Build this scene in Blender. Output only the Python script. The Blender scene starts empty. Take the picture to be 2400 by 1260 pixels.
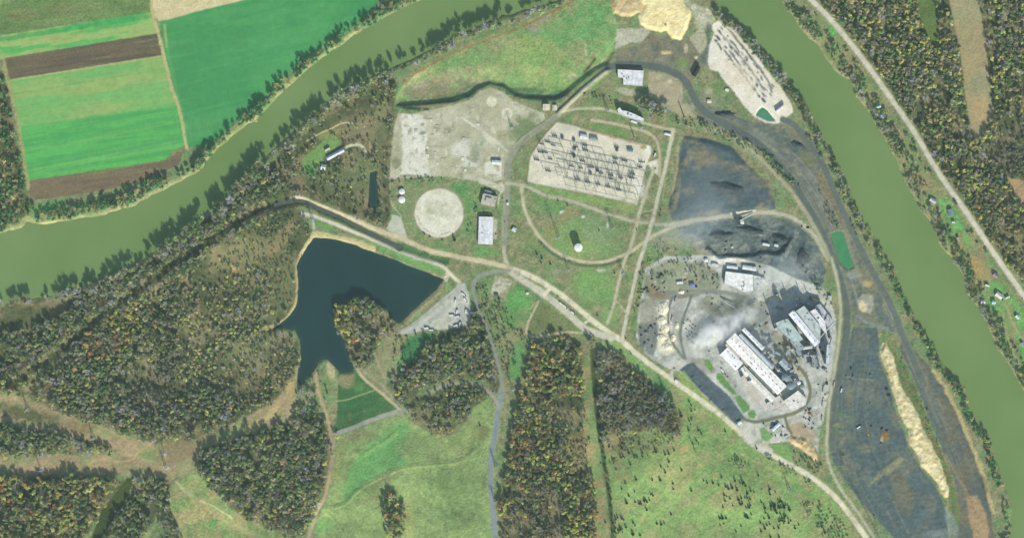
import bpy, math, random
import numpy as np
from math import radians, sin, cos, pi

random.seed(11)
rng = np.random.default_rng(11)
sc = bpy.context.scene
COL = sc.collection

# ---------------------------------------------------------------- camera, sky, sun, exposure
CAM_H = 6000.0
cam_data = bpy.data.cameras.new("camera")
cam_data.sensor_width = 36.0
cam_data.lens = 36.0 * CAM_H / 2400.0
cam_data.clip_start = 10.0
cam_data.clip_end = 60000.0
cam = bpy.data.objects.new("camera", cam_data)
COL.objects.link(cam)
cam.location = (0, 0, CAM_H)
cam.rotation_euler = (0, 0, 0)
sc.camera = cam

SUN_EL = radians(33)
SUN_FROM = (0.33, -0.94)                      # horizontal direction towards the sun
az = math.atan2(SUN_FROM[0], SUN_FROM[1])     # clockwise from +Y
world = bpy.data.worlds.new("World")
sc.world = world
world.use_nodes = True
wn = world.node_tree.nodes
wl = world.node_tree.links
wn.clear()
w_out = wn.new("ShaderNodeOutputWorld")
w_bg = wn.new("ShaderNodeBackground")
w_sky = wn.new("ShaderNodeTexSky")
w_sky.sky_type = 'NISHITA'
w_sky.sun_disc = False
w_sky.sun_elevation = SUN_EL
w_sky.sun_rotation = az
w_bg.inputs["Strength"].default_value = 0.12
wl.new(w_sky.outputs[0], w_bg.inputs[0])
wl.new(w_bg.outputs[0], w_out.inputs[0])

sun_d = bpy.data.lights.new("sun", 'SUN')
sun_d.energy = 4.75
sun_d.angle = radians(0.5)
sun_d.color = (1.0, 0.955, 0.86)
sun = bpy.data.objects.new("sun", sun_d)
COL.objects.link(sun)
import mathutils
hv = mathutils.Vector((SUN_FROM[0], SUN_FROM[1], 0)).normalized()
tosun = mathutils.Vector((hv.x * cos(SUN_EL), hv.y * cos(SUN_EL), sin(SUN_EL)))
sun.rotation_euler = tosun.to_track_quat('Z', 'Y').to_euler()

sc.view_settings.view_transform = 'Standard'
sc.view_settings.look = 'None'
sc.view_settings.exposure = 0.35
sc.view_settings.gamma = 1.0
sc.view_settings.use_curve_mapping = False
HAZE_DENSITY = 0.9e-5
sc.cycles.volume_bounces = 8

# ---------------------------------------------------------------- colour helper
# a colour as the sunlit surface looks in the photograph -> the base colour of that surface
KK = (1.25, 1.21, 1.22)
HZ = (0.030, 0.039, 0.047)
def A(c):
    out = []
    for v, h, kk in zip(c, HZ, KK):
        v = v / 255.0
        l = v / 12.92 if v <= 0.04045 else ((v + 0.055) / 1.055) ** 2.4
        out.append(min(0.82, max(0.008, (l - h) / kk)))
    return out

def P(px, py):
    return (px - 1200.0, 630.0 - py)

# ---------------------------------------------------------------- noise
_tab = rng.random((256, 256))
def vnoise(x, y, seed=0):
    x = x + seed * 37.17; y = y + seed * 91.73
    xi = np.floor(x).astype(int); yi = np.floor(y).astype(int)
    xf = x - xi; yf = y - yi
    u = xf * xf * (3 - 2 * xf); v = yf * yf * (3 - 2 * yf)
    x0 = xi & 255; x1 = (xi + 1) & 255; y0 = yi & 255; y1 = (yi + 1) & 255
    a = _tab[y0, x0]; b = _tab[y0, x1]; c = _tab[y1, x0]; d = _tab[y1, x1]
    return (a * (1 - u) + b * u) * (1 - v) + (c * (1 - u) + d * u) * v
def fbm(x, y, seed=0, octv=4):
    s = 0; a = 0.5; n = 0
    for k in range(octv):
        s = s + a * vnoise(x * 2 ** k, y * 2 ** k, seed + k * 7); n += a; a *= 0.55
    return s / n
def sstep(a, b, x):
    t = np.clip((x - a) / (b - a), 0, 1)
    return t * t * (3 - 2 * t)

# ---------------------------------------------------------------- grid (fine in view, growing beyond it)
STEP = 2.2
def axis(half):
    core = np.arange(-half, half + STEP, STEP)
    ext = []; d = STEP; p = core[-1]
    while p < 9000:
        d *= 1.22; p += d; ext.append(p)
    ext = np.array(ext)
    return np.concatenate([core[0] - (ext[::-1] - core[-1]), core, ext])
GX = axis(1212.0); GY = axis(650.0)
NX, NY = len(GX), len(GY)
PXc = GX + 1200.0            # photo coordinates of the grid lines
PYc = 630.0 - GY             # decreasing with index
XX, YY = np.meshgrid(PXc, PYc)
WX = (fbm(XX / 14, YY / 14, 3, 3) - 0.5)      # edge wobble fields
WY = (fbm(XX / 14, YY / 14, 9, 3) - 0.5)
N_LO = fbm(XX / 120, YY / 120, 21, 4)
N_MD = fbm(XX / 34, YY / 34, 22, 4)
N_HI = fbm(XX / 9, YY / 9, 23, 3)
N_PX = rng.random(XX.shape)

def window(x0, y0, x1, y1):
    ix0 = max(0, np.searchsorted(PXc, x0) - 1); ix1 = min(NX, np.searchsorted(PXc, x1) + 1)
    yr = PYc[::-1]
    j0 = NY - min(NY, np.searchsorted(yr, y1) + 1); j1 = NY - max(0, np.searchsorted(yr, y0) - 1)
    return slice(max(0, j0), min(NY, j1)), slice(ix0, ix1)

def seg_dist(X, Y, pts, closed=False):
    d2 = np.full(X.shape, 1e18)
    n = len(pts)
    for i in range(n if closed else n - 1):
        ax, ay = pts[i]; bx, by = pts[(i + 1) % n]
        dx, dy = bx - ax, by - ay
        L = dx * dx + dy * dy + 1e-9
        t = np.clip(((X - ax) * dx + (Y - ay) * dy) / L, 0, 1)
        q = (X - ax - t * dx) ** 2 + (Y - ay - t * dy) ** 2
        np.minimum(d2, q, out=d2)
    return np.sqrt(d2)
def inside(X, Y, pts):
    r = np.zeros(X.shape, bool)
    n = len(pts)
    for i in range(n):
        x1, y1 = pts[i]; x2, y2 = pts[(i + 1) % n]
        if y1 == y2: continue
        c = ((y1 > Y) != (y2 > Y)) & (X < (x2 - x1) * (Y - y1) / (y2 - y1) + x1)
        r ^= c
    return r
def smooth(pts, closed=False, it=2):
    for _ in range(it):
        q = []
        n = len(pts)
        rngi = range(n) if closed else range(n - 1)
        if not closed: q.append(pts[0])
        for i in rngi:
            a = pts[i]; b = pts[(i + 1) % n]
            q.append((a[0] * .75 + b[0] * .25, a[1] * .75 + b[1] * .25))
            q.append((a[0] * .25 + b[0] * .75, a[1] * .25 + b[1] * .75))
        if not closed: q.append(pts[-1])
        pts = q
    return pts

def sdf_poly(pts, warp=0, pad=40, rnd=0):
    if rnd: pts = smooth(pts, True, rnd)
    xs = [p[0] for p in pts]; ys = [p[1] for p in pts]
    w = window(min(xs) - pad, min(ys) - pad, max(xs) + pad, max(ys) + pad)
    X = XX[w] + WX[w] * warp; Y = YY[w] + WY[w] * warp
    d = seg_dist(X, Y, pts, True)
    d[inside(X, Y, pts)] *= -1
    return w, d
def sdf_line(pts, width, warp=0, pad=40, rnd=2):
    if rnd: pts = smooth(pts, False, rnd)
    xs = [p[0] for p in pts]; ys = [p[1] for p in pts]
    w = window(min(xs) - pad, min(ys) - pad, max(xs) + pad, max(ys) + pad)
    X = XX[w] + WX[w] * warp; Y = YY[w] + WY[w] * warp
    return w, seg_dist(X, Y, pts) - width / 2

ALB = np.zeros((NY, NX, 3))
CLS = np.zeros((NY, NX), int)

classes = []          # (name, label, category, material key)
def cls(name, label, cat, mat):
    for i, c in enumerate(classes):
        if c[1] == label: return i
    classes.append((name, label, cat, mat)); return len(classes) - 1

def mixcol(w, c, c2=None, s2=None, amp=0.10, contrast=(0.42, 0.62), seed=0, stretch=None):
    """a mottled colour field over window w: c with patches of c2 of size s2 metres"""
    c = np.array(A(c))
    f = np.ones(XX[w].shape + (3,)) * c
    if c2 is not None:
        x, y = XX[w], YY[w]
        if stretch:
            a, k = stretch
            a = radians(a)
            x, y = (x * cos(a) + y * sin(a)) / k, (-x * sin(a) + y * cos(a))
        m = sstep(contrast[0], contrast[1], fbm(x / s2, y / s2, 50 + seed, 4))[..., None]
        f = f * (1 - m) + np.array(A(c2)) * m
    f = f * (1 + amp * 2.0 * (N_MD[w] - 0.5) + amp * 3.8 * (N_HI[w] - 0.5) + amp * 2.0 * (N_PX[w] - 0.5))[..., None]
    return f

def blend(w, d, soft, colf, cid=None, strength=1.0):
    a = np.clip(0.5 - d / soft, 0, 1) * strength
    sub = ALB[w]
    sub[...] = sub * (1 - a[..., None]) + colf * a[..., None]
    if cid is not None:
        s = CLS[w]; s[a > 0.5] = cid
def poly(name, label, cat, mat, pts, c, warp=5, soft=3.0, rnd=0, **k):
    w, d = sdf_poly(pts, warp, rnd=rnd)
    blend(w, d, soft, mixcol(w, c, **k), cls(name, label, cat, mat))
def road(name, label, cat, mat, pts, width, c, warp=2.5, soft=2.2, verge=None, **k):
    if verge:
        w, d = sdf_line(pts, width + 7, warp * 2)
        blend(w, d, 6, mixcol(w, verge), None, 0.55)
    w, d = sdf_line(pts, width + 2.2, warp)
    blend(w, d, soft, mixcol(w, c, **k), cls(name, label, cat, mat))
def stain_or_shade(x, y, rx, ry, c, s=0.8, ang=0, edge=0.5, warp=0.5, seed=0):
    """a patch of differently coloured ground or painted shade: no class of its own"""
    R = max(rx, ry) * 1.6
    w = window(x - R, y - R, x + R, y + R)
    a = radians(ang)
    dx, dy = XX[w] - x, YY[w] - y
    u = (dx * cos(a) + dy * sin(a)) / rx; v = (-dx * sin(a) + dy * cos(a)) / ry
    d = np.sqrt(u * u + v * v) + warp * (WX[w] + (N_HI[w] - .5)) 
    m = (1 - sstep(1 - edge, 1 + edge * .5, d)) * s
    sub = ALB[w]
    sub[...] = sub * (1 - m[..., None]) + mixcol(w, c) * m[..., None]
def tint_line(pts, width, c, s=0.7, warp=2, soft=2):
    w, d = sdf_line(pts, width, warp)
    blend(w, d, soft, mixcol(w, c), None, s)
def stain_poly(pts, c, s=0.8, warp=8, soft=6, **k):
    w, d = sdf_poly(pts, warp)
    blend(w, d, soft, mixcol(w, c, **k), None, s)

# ---------------------------------------------------------------- heights
HH = np.zeros((NY, NX))
FOR = dict()   # forest maps
F_den = np.zeros((NY, NX), np.float32)
F_pal = np.zeros((NY, NX), int)
F_hgt = np.zeros((NY, NX), np.float32)
zones = []
def forest(zone, pts, den, pal, hgt, warp=26, rnd=0, soft=0):
    if zone not in zones: zones.append(zone)
    w, d = sdf_poly(pts, warp, rnd=rnd)
    m = d < 0
    F_den[w][m] = den
    F_pal[w][m] = pal * 16 + zones.index(zone)
    F_hgt[w][m] = hgt
def forest_line(zone, pts, width, den, pal, hgt, warp=8):
    if zone not in zones: zones.append(zone)
    w, d = sdf_line(pts, width, warp)
    m = d < 0
    F_den[w][m] = den
    F_pal[w][m] = pal * 16 + zones.index(zone)
    F_hgt[w][m] = hgt
def clear_poly(pts, warp=4, grow=0):
    w, d = sdf_poly(pts, warp)
    F_den[w][d < grow] = 0
def clear_line(pts, width, warp=3):
    w, d = sdf_line(pts, width, warp)
    F_den[w][d < 0] = 0

# ================================================================ SHAPES IN THE PLACE
north_bank = [(-9000, 1500), (-600, 690), (-60, 560), (0, 547), (50, 536), (62, 520), (100, 527), (143, 519), (200, 511), (247, 504), (277, 494), (317, 481), (353, 459), (387, 444), (433, 421), (473, 396), (505, 353), (547, 317), (580, 292), (600, 283), (637, 242), (677, 203), (710, 173), (740, 147), (780, 120), (833, 83), (877, 57), (917, 33), (960, 13), (990, 0), (1080, -60), (1250, -140), (1450, -190), (1650, -180), (1780, -90), (1833, 3)]
east_bank = [(1833, 3), (1860, 43), (1883, 77), (1917, 107), (1933, 133), (1963, 173), (1993, 190), (2007, 227), (2033, 260), (2053, 293), (2080, 337), (2100, 373), (2120, 424), (2143, 463), (2163, 497), (2190, 533), (2200, 570), (2233, 607), (2257, 647), (2267, 690), (2293, 720), (2320, 773), (2340, 820), (2363, 850), (2387, 893), (2400, 917), (2450, 990), (2520, 1150), (2560, 1400), (2900, 9000)]
west_bank = [(2700, 9000), (2380, 1400), (2368, 1300), (2370, 1240), (2373, 1190), (2360, 1147), (2347, 1107), (2332, 1067), (2320, 1023), (2293, 993), (2276, 957), (2263, 907), (2230, 883), (2205, 842), (2197, 827), (2177, 793), (2163, 767), (2140, 730), (2127, 697), (2103, 653), (2095, 620), (2073, 593), (2060, 567), (2032, 533), (2017, 497), (1997, 457), (1982, 420), (1964, 383), (1948, 347), (1928, 317), (1913, 287), (1895, 253), (1868, 217), (1848, 187), (1820, 157), (1800, 130), (1783, 108), (1753, 78), (1720, 45), (1692, 27), (1680, 0)]
south_bank = [(1680, 0), (1650, -50), (1560, -90), (1450, -70), (1350, -22), (1300, 3), (1230, 22), (1167, 42), (1117, 60), (1067, 82), (987, 127), (920, 157), (863, 182), (800, 213), (733, 266), (670, 322), (600, 385), (533, 457), (500, 484), (467, 507), (427, 547), (383, 575), (350, 597), (317, 617), (283, 637), (220, 660), (160, 679), (117, 690), (50, 697), (0, 703), (-60, 712), (-600, 850), (-9000, 1800)]
river_poly = north_bank + east_bank + west_bank + south_bank
lake_poly = [(737, 557), (787, 562), (833, 575), (877, 593), (933, 613), (983, 633), (1040, 655), (1023, 677), (993, 703), (967, 727), (936, 757), (918, 748), (905, 725), (880, 707), (856, 690), (833, 695), (787, 712), (779, 742), (790, 773), (807, 803), (818, 840), (829, 862), (818, 872), (797, 872), (778, 852), (768, 842), (756, 840), (745, 848), (735, 867), (722, 882), (706, 903), (698, 893), (700, 865), (706, 840), (703, 795), (690, 772), (665, 768), (640, 770), (655, 760), (683, 737), (697, 713), (700, 660), (697, 620), (703, 607), (720, 580)]
canal_pts = [(560, 520), (610, 492), (650, 476), (690, 469), (720, 474), (743, 486), (800, 510), (850, 537), (900, 560), (935, 578)]
creek_pts = [(690, 469), (650, 476), (610, 492), (560, 520), (480, 572), (430, 602), (380, 640), (310, 690), (230, 748), (170, 800), (100, 850), (20, 905)]
green_pond = [(1949, 548), (1962, 543), (1975, 544), (1984, 575), (1991, 598), (2001, 624), (1987, 631), (1970, 615), (1958, 585)]
teal_pond = [(1787, 253), (1796, 259), (1816, 282), (1800, 282), (1773, 269), (1780, 258)]
small_pond = [(868, 405), (880, 402), (884, 440), (887, 480), (876, 486), (864, 482), (866, 440)]

# --- terrain
w, d = sdf_poly(river_poly, 6, pad=9000)
HH[w] += -11.0 * (1 - sstep(-12, 12, d))
RIV_D = np.full(XX.shape, 1e3); RIV_D[w] = d
w, d = sdf_poly(lake_poly, 4); HH[w] += -6.0 * (1 - sstep(-8, 8, d)); LAKE_D = np.full(XX.shape, 1e3); LAKE_D[w] = d
w, d = sdf_line(canal_pts, 11, 2); HH[w] += -6.0 * (1 - sstep(-5, 7, d)); CAN_D = np.full(XX.shape, 1e3); CAN_D[w] = d
w, d = sdf_line([(935, 578), (985, 598), (1045, 612)], 10, 2); HH[w] += -3.5 * (1 - sstep(-4, 6, d))
w, d = sdf_line(creek_pts, 12, 5); HH[w] = np.minimum(HH[w], -5.5 * (1 - sstep(-5, 12, d))); CRK_D = np.full(XX.shape, 1e3); CRK_D[w] = d
def pond_dip(pts, dep):
    w, d = sdf_poly(pts, 1); HH[w] += -dep * (1 - sstep(-3, 4, d)); D = np.full(XX.shape, 1e3); D[w] = d; return D
GP_D = pond_dip(green_pond, 4); TP_D = pond_dip(teal_pond, 4); SP_D = pond_dip(small_pond, 4)
# the low ash field north of the works, below a steep bank
ash_poly = [(925, 250), (928, 225), (950, 190), (1000, 150), (1060, 115), (1130, 90), (1200, 65), (1300, 18), (1345, -5), (1400, -30), (1440, -20), (1437, 35), (1450, 60), (1445, 120), (1428, 152), (1398, 167), (1360, 196), (1322, 228), (1300, 236), (1230, 232), (1205, 226), (1180, 206), (1150, 198), (1122, 209), (1100, 228), (1060, 240), (1000, 246), (950, 250)]
w, d = sdf_poly(ash_poly, 1)
south_w = sstep(150, 205, YY[w] + np.clip(XX[w] - 1320, 0, 120) * 0.55)
HH[w] -= 8.0 * ((1 - sstep(-13, 1, d)) * south_w)
# berm along its south-east edge
w, d = sdf_line([(1308, 266), (1340, 236), (1370, 208), (1400, 184), (1425, 165)], 3, 0); HH[w] += 4.5 * (1 - sstep(0, 7, d))
# wooded hills in the south-west
hill = fbm(XX / 230, YY / 230, 77, 3)
hw = np.zeros(XX.shape); w, d = sdf_poly([(-400, 700), (300, 660), (560, 520), (690, 560), (660, 760), (690, 900), (1130, 960), (1170, 1300), (1250, 860), (1560, 900), (1760, 1070), (1980, 1240), (1990, 2000), (-400, 2000)], 0, pad=400)
hw[w] = 1 - sstep(-90, 20, d)
HH += hw * (hill - 0.5) * 50 * sstep(0, 60, LAKE_D) * sstep(0, 30, CRK_D)
HH += hw * (fbm(XX / 60, YY / 60, 78, 3) - 0.5) * 4 * sstep(0, 60, LAKE_D)
ew = sstep(0, 200, (XX - 1860) - (YY) * 0.72)
HH += ew * (fbm(XX / 160, YY / 160, 79, 3) - 0.5) * 22 * (RIV_D > 0) * sstep(0, 60, RIV_D)
# heaps and rough ground built into the terrain
sand_strip = [(2071, 804), (2062, 825), (2070, 845), (2083, 880), (2093, 920), (2106, 960), (2114, 985), (2129, 1005), (2133, 1040), (2150, 1065), (2159, 1090), (2180, 1110), (2194, 1127), (2204, 1150), (2212, 1166), (2222, 1165), (2225, 1150), (2216, 1120), (2208, 1095), (2197, 1070), (2186, 1045), (2167, 1010), (2152, 975), (2136, 945), (2119, 920), (2106, 890), (2100, 860), (2090, 830), (2079, 806)]
sand_north = [(1545, -60), (1500, -30), (1497, -5), (1510, 12), (1503, 22), (1497, 40), (1500, 58), (1515, 68), (1532, 72), (1560, 76), (1572, 88), (1590, 96), (1600, 94), (1606, 80), (1612, 62), (1620, 48), (1622, 30), (1605, 12), (1590, -20), (1585, -60)]
sand_tan = [(1440, -60), (1433, 5), (1435, 32), (1455, 38), (1480, 40), (1500, 30), (1512, 8), (1500, -30), (1545, -60)]
sand_small = [(1850, 1022), (1870, 1018), (1895, 1028), (1905, 1045), (1912, 1062), (1917, 1078), (1905, 1078), (1890, 1062), (1872, 1048), (1855, 1040)]
def heap(pts, top, rough, seed, warp=6):
    w, d = sdf_poly(pts, warp)
    HH[w] += (1 - sstep(-9, 1, d)) * (top * 0.6 + rough * (fbm(XX[w] / 9, YY[w] / 9, seed, 3)) * 1.2 + top * 0.5 * fbm(XX[w] / 30, YY[w] / 30, seed + 3, 2))
heap(sand_strip, 4, 4.5, 31); heap(sand_north, 3, 1.6, 33); heap(sand_tan, 3, 3, 35); heap(sand_small, 3, 4, 37)
# long coal stockpiles and scarps
w, d = sdf_line([(1660, 585), (1677, 602), (1690, 608), (1713, 603), (1755, 608), (1777, 598), (1800, 597), (1833, 600), (1853, 565)], 3, 6)
HH[w] += 6.5 * (1 - sstep(-2, 9, d))
coal_n = [(1604, 318), (1660, 326), (1715, 345), (1760, 392), (1800, 432), (1818, 470), (1818, 492), (1740, 500), (1640, 508), (1575, 516), (1566, 480), (1580, 440), (1590, 385), (1596, 345)]
w, d = sdf_poly(coal_n, 5); HH[w] += 5 * (1 - sstep(-14, 2, d)) + (fbm(XX[w] / 16, YY[w] / 16, 41, 3) - .5) * 2.2 * (1 - sstep(-16, -6, d))
w, d = sdf_poly([(1640, 545), (1700, 520), (1800, 508), (1870, 530), (1918, 582), (1925, 640), (1880, 640), (1850, 612), (1790, 620), (1700, 615), (1655, 590)], 5)
HH[w] += (fbm(XX[w] / 13, YY[w] / 13, 42, 3) - .35) * 5.0 * (1 - sstep(-14, 0, d))
# field terraces
for pts in ([(745, 1187), (763, 1190), (807, 1183), (840, 1143), (883, 1120), (933, 1097), (967, 1090), (1067, 1083), (1095, 1072), (1110, 1055)], [(857, 1062), (895, 1040), (930, 1012)]):
    w, d = sdf_line(pts, 2, 1); HH[w] += 1.4 * (1 - sstep(0, 6, d))
slag_se = [(2000, 765), (2055, 768), (2062, 800), (2058, 830), (2080, 890), (2105, 985), (2120, 1012), (2128, 1045), (2150, 1085), (2190, 1135), (2215, 1190), (2225, 1270), (2240, 1400), (2130, 1400), (2105, 1270), (2040, 1200), (1990, 1140), (1952, 1080), (1942, 1035), (1952, 950), (1968, 870), (1985, 810)]
w, d = sdf_poly(slag_se, 4); HH[w] += (fbm(XX[w] / 24, YY[w] / 24, 43, 4) - .45) * 2.8 * (1 - sstep(-22, 0, d))
HH += (fbm(XX / 20, YY / 20, 44, 3) - .5) * 0.7

def Hxy(x, y):
    """ground height at world x, y"""
    ix = int(np.clip(np.searchsorted(GX, x) - 1, 0, NX - 2)); iy = int(np.clip(np.searchsorted(GY, y) - 1, 0, NY - 2))
    u = (x - GX[ix]) / (GX[ix + 1] - GX[ix]); v = (y - GY[iy]) / (GY[iy + 1] - GY[iy])
    return float((HH[iy, ix] * (1 - u) + HH[iy, ix + 1] * u) * (1 - v) + (HH[iy + 1, ix] * (1 - u) + HH[iy + 1, ix + 1] * u) * v)

# ================================================================ GROUND COVER
full = (slice(0, NY), slice(0, NX))
classes.append(("ground", "rough grass and brown weeds between the roads and yards", "ground", "grass"))
ALB[...] = mixcol(full, (122, 144, 104), c2=(144, 144, 112), s2=22, amp=0.22, contrast=(0.36, 0.60))
m = sstep(0.55, 0.75, N_MD)[..., None] * 0.5
ALB[...] = ALB * (1 - m) + np.array(A((105, 125, 90))) * m

FL = (96, 104, 82)
FL2 = (134, 128, 102)
wood_west = [(-80, 712), (0, 712), (117, 700), (200, 682), (290, 642), (383, 583), (430, 555), (505, 495), (540, 465), (620, 395), (690, 335), (740, 285), (800, 235), (850, 205), (915, 175), (932, 195), (925, 250), (922, 300), (915, 420), (920, 490), (905, 530), (860, 520), (760, 475), (700, 458), (706, 500), (735, 540), (715, 580), (695, 620), (696, 700), (680, 738), (640, 762), (700, 795), (700, 840), (692, 890), (640, 950), (560, 980), (480, 1022), (370, 1038), (250, 998), (130, 962), (60, 928), (-80, 915)]
wood_wedge = [(-80, 992), (0, 992), (120, 1012), (200, 1022), (270, 1050), (250, 1062), (130, 1065), (-80, 1072)]
wood_sw = [(-80, 1118), (100, 1118), (200, 1112), (280, 1120), (300, 1125), (240, 1195), (190, 1280), (190, 1350), (-80, 1350)]
wood_sw2 = [(318, 1118), (395, 1122), (400, 1160), (398, 1190), (360, 1215), (330, 1270), (300, 1350), (215, 1350), (230, 1270), (280, 1195)]
wood_knoll = [(382, 1195), (400, 1190), (418, 1225), (430, 1265), (440, 1350), (385, 1350)]
wood_mid = [(462, 1052), (520, 1040), (600, 1010), (690, 985), (745, 975), (768, 1000), (778, 1050), (775, 1095), (765, 1140), (745, 1185), (720, 1250), (690, 1262), (640, 1240), (560, 1205), (520, 1170), (480, 1120), (462, 1100)]
wood_pen = [(787, 705), (820, 690), (860, 682), (880, 700), (905, 722), (925, 750), (935, 778), (910, 790), (880, 800), (880, 850), (855, 862), (835, 858), (820, 838), (806, 800), (788, 768), (780, 740)]
wood_c = [(905, 900), (940, 880), (985, 830), (1020, 790), (1060, 772), (1105, 765), (1112, 700), (1135, 745), (1152, 790), (1168, 845), (1178, 880), (1180, 930), (1160, 915), (1130, 890), (1090, 885), (1040, 890), (1000, 908), (970, 930), (940, 950), (930, 920)]
wood_arc = [(948, 950), (975, 930), (1008, 925), (1050, 905), (1090, 902), (1125, 908), (1148, 925), (1130, 945), (1105, 955), (1095, 985), (1065, 1015), (1030, 1022), (1000, 1010), (968, 985)]
wood_s1 = [(1245, 800), (1290, 788), (1330, 790), (1375, 800), (1365, 840), (1370, 900), (1368, 1000), (1385, 1100), (1400, 1200), (1410, 1350), (1175, 1350), (1170, 1260), (1172, 1180), (1190, 1080), (1195, 1010), (1215, 940), (1235, 860)]
wood_s2 = [(1395, 822), (1430, 822), (1465, 845), (1510, 880), (1560, 930), (1595, 965), (1598, 1000), (1585, 1020), (1540, 1005), (1480, 1010), (1440, 1020), (1405, 1040), (1402, 960), (1395, 900)]
wood_isle = [(905, 1160), (925, 1155), (940, 1170), (948, 1210), (945, 1255), (925, 1262), (908, 1250), (903, 1210)]
wood_east = [(1905, -60), (2060, -60), (2500, -60), (2500, 800), (2420, 690), (2330, 575), (2270, 485), (2210, 400), (2160, 320), (2110, 240), (2050, 160), (2000, 92), (1940, 28)]
wood_nw = [(-80, 165), (0, 165), (15, 190), (25, 250), (40, 330), (52, 400), (60, 450), (80, 475), (75, 500), (40, 520), (0, 535), (-80, 555)]
for lab, pts in (("leaf litter under the wooded hills west of the lake", wood_west), ("leaf litter under the wooded wedge between two cleared corridors", wood_wedge),
                 ("leaf litter under the yellow wood in the south-west corner", wood_sw), ("leaf litter under the narrow wood by the pale meadow", wood_sw2),
                 ("leaf litter under the knoll of trees in the pale meadow", wood_knoll), ("leaf litter under the wood below the earth dam", wood_mid),
                 ("leaf litter under the autumn trees of the lake peninsula", wood_pen), ("leaf litter under the wood beside the curved lane", wood_c),
                 ("leaf litter under the trees inside the curved lane", wood_arc), ("leaf litter under the large autumn wood south of the roads", wood_s1),
                 ("leaf litter under the grey wood above the dotted pasture", wood_s2), ("leaf litter under the tree island in the pasture", wood_isle),
                 ("leaf litter under the autumn forest east of the river road", wood_east), ("leaf litter under the trees west of the crop fields", wood_nw)):
    poly("forest_floor", lab, "forest floor", "soil", pts, FL, warp=16, soft=8, c2=FL2, s2=40, amp=0.2)
# scrub on the west side of the lake
stain_or_shade(560, 600, 70, 45, (146, 140, 108), .75, -30); stain_or_shade(640, 640, 60, 60, (140, 138, 104), .7, -40); stain_or_shade(548, 628, 14, 12, (205, 175, 130), .9)
stain_or_shade(660, 560, 60, 20, (152, 142, 108), .75, -55); stain_or_shade(600, 690, 60, 12, (120, 150, 100), .7, -50); stain_or_shade(640, 700, 60, 40, (132, 132, 100), .6, -40)
stain_or_shade(520, 700, 90, 40, (125, 122, 92), .6, -45); stain_or_shade(830, 300, 70, 40, (150, 136, 110), .55, -20); stain_or_shade(860, 400, 40, 60, (118, 132, 98), .6); stain_or_shade(800, 420, 60, 40, (120, 130, 98), .6); stain_or_shade(890, 300, 20, 60, (128, 136, 104), .5)
stain_or_shade(540, 870, 60, 10, (150, 144, 104), .8, -60); stain_or_shade(590, 820, 70, 40, (132, 136, 104), .7, -30); stain_or_shade(430, 880, 40, 30, (124, 130, 100), .5); stain_or_shade(310, 1010, 50, 10, (140, 140, 106), .6, 15); stain_or_shade(80, 690, 120, 12, (120, 135, 92), .7, -5)

# --- crop fields in the north-west
poly("pasture", "dull olive pasture at the top above the striped crop band", "pasture", "grass", [(-9000, -9000), (340, -9000), (353, 0), (357, 29), (0, 84), (-200, 112), (-9000, 900)], (133, 150, 103), c2=(112, 138, 92), s2=40, amp=.14, warp=2, stretch=(-8, 5))
stain_or_shade(150, 20, 60, 18, (138, 136, 100), .4); stain_or_shade(55, 35, 40, 16, (140, 128, 95), .4)
poly("crop_field", "streaky green and straw crop band above the dark ploughed strip", "field", "crop", [(-400, 146), (0, 84), (357, 29), (367, 79), (5, 138), (-400, 205)], (100, 178, 104), c2=(158, 182, 116), s2=9, amp=.07, warp=2, stretch=(-9, 12), contrast=(.4, .6))
stain_or_shade(60, 84, 120, 7, (84, 165, 98), .8, -9); stain_or_shade(260, 52, 110, 9, (82, 163, 98), .85, -9); stain_or_shade(150, 88, 60, 6, (176, 168, 112), .6, -9)
poly("ploughed_field", "long dark brown ploughed strip between green crops", "field", "soil", [(5, 138), (367, 79), (382, 130), (15, 188)], (118, 108, 92), c2=(106, 100, 90), s2=8, amp=.06, warp=1.5, stretch=(-9, 14))
poly("crop_field", "pale yellow-green crop field below the ploughed strip", "field", "crop", [(16, 190), (383, 131), (413, 243), (47, 297)], (124, 178, 110), c2=(150, 176, 112), s2=14, amp=.07, warp=1.5, stretch=(-9, 9), contrast=(.4, .65))
poly("crop_field", "fresh green crop field by the river above the brown headland", "field", "crop", [(47, 297), (413, 243), (436, 338), (405, 355), (386, 374), (63, 423)], (88, 166, 100), c2=(100, 178, 102), s2=10, amp=.05, warp=1.5, stretch=(-9, 14))
stain_or_shade(230, 395, 190, 9, (104, 190, 96), .5, -9); stain_or_shade(240, 372, 190, 4, (110, 186, 104), .4, -9)
poly("ploughed_field", "brown bare headland under the shade of the riverside trees", "field", "soil", [(63, 424), (386, 375), (430, 352), (420, 385), (330, 425), (250, 445), (150, 460), (85, 468), (68, 455)], (130, 117, 98), c2=(120, 109, 94), s2=8, amp=.07, warp=2, stretch=(-9, 8))
poly("stubble_field", "pale tan stubble field at the top edge", "field", "soil", [(350, -9000), (353, 0), (362, 40), (372, 50), (390, 48), (460, 28), (600, -6), (800, -60), (9000, -9000)], (206, 190, 150), c2=(214, 200, 158), s2=20, amp=.05, warp=2)
poly("crop_field", "large deep green crop field along the tree lined river bank", "field", "crop", [(374, 50), (390, 48), (460, 28), (600, -6), (700, -40), (880, -40), (884, 12), (850, 45), (805, 80), (752, 112), (690, 160), (640, 208), (580, 262), (520, 318), (478, 345), (440, 345), (428, 290), (404, 200), (386, 130)], (80, 150, 98), c2=(88, 158, 102), s2=30, amp=.05, warp=2, stretch=(-12, 6))
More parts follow.
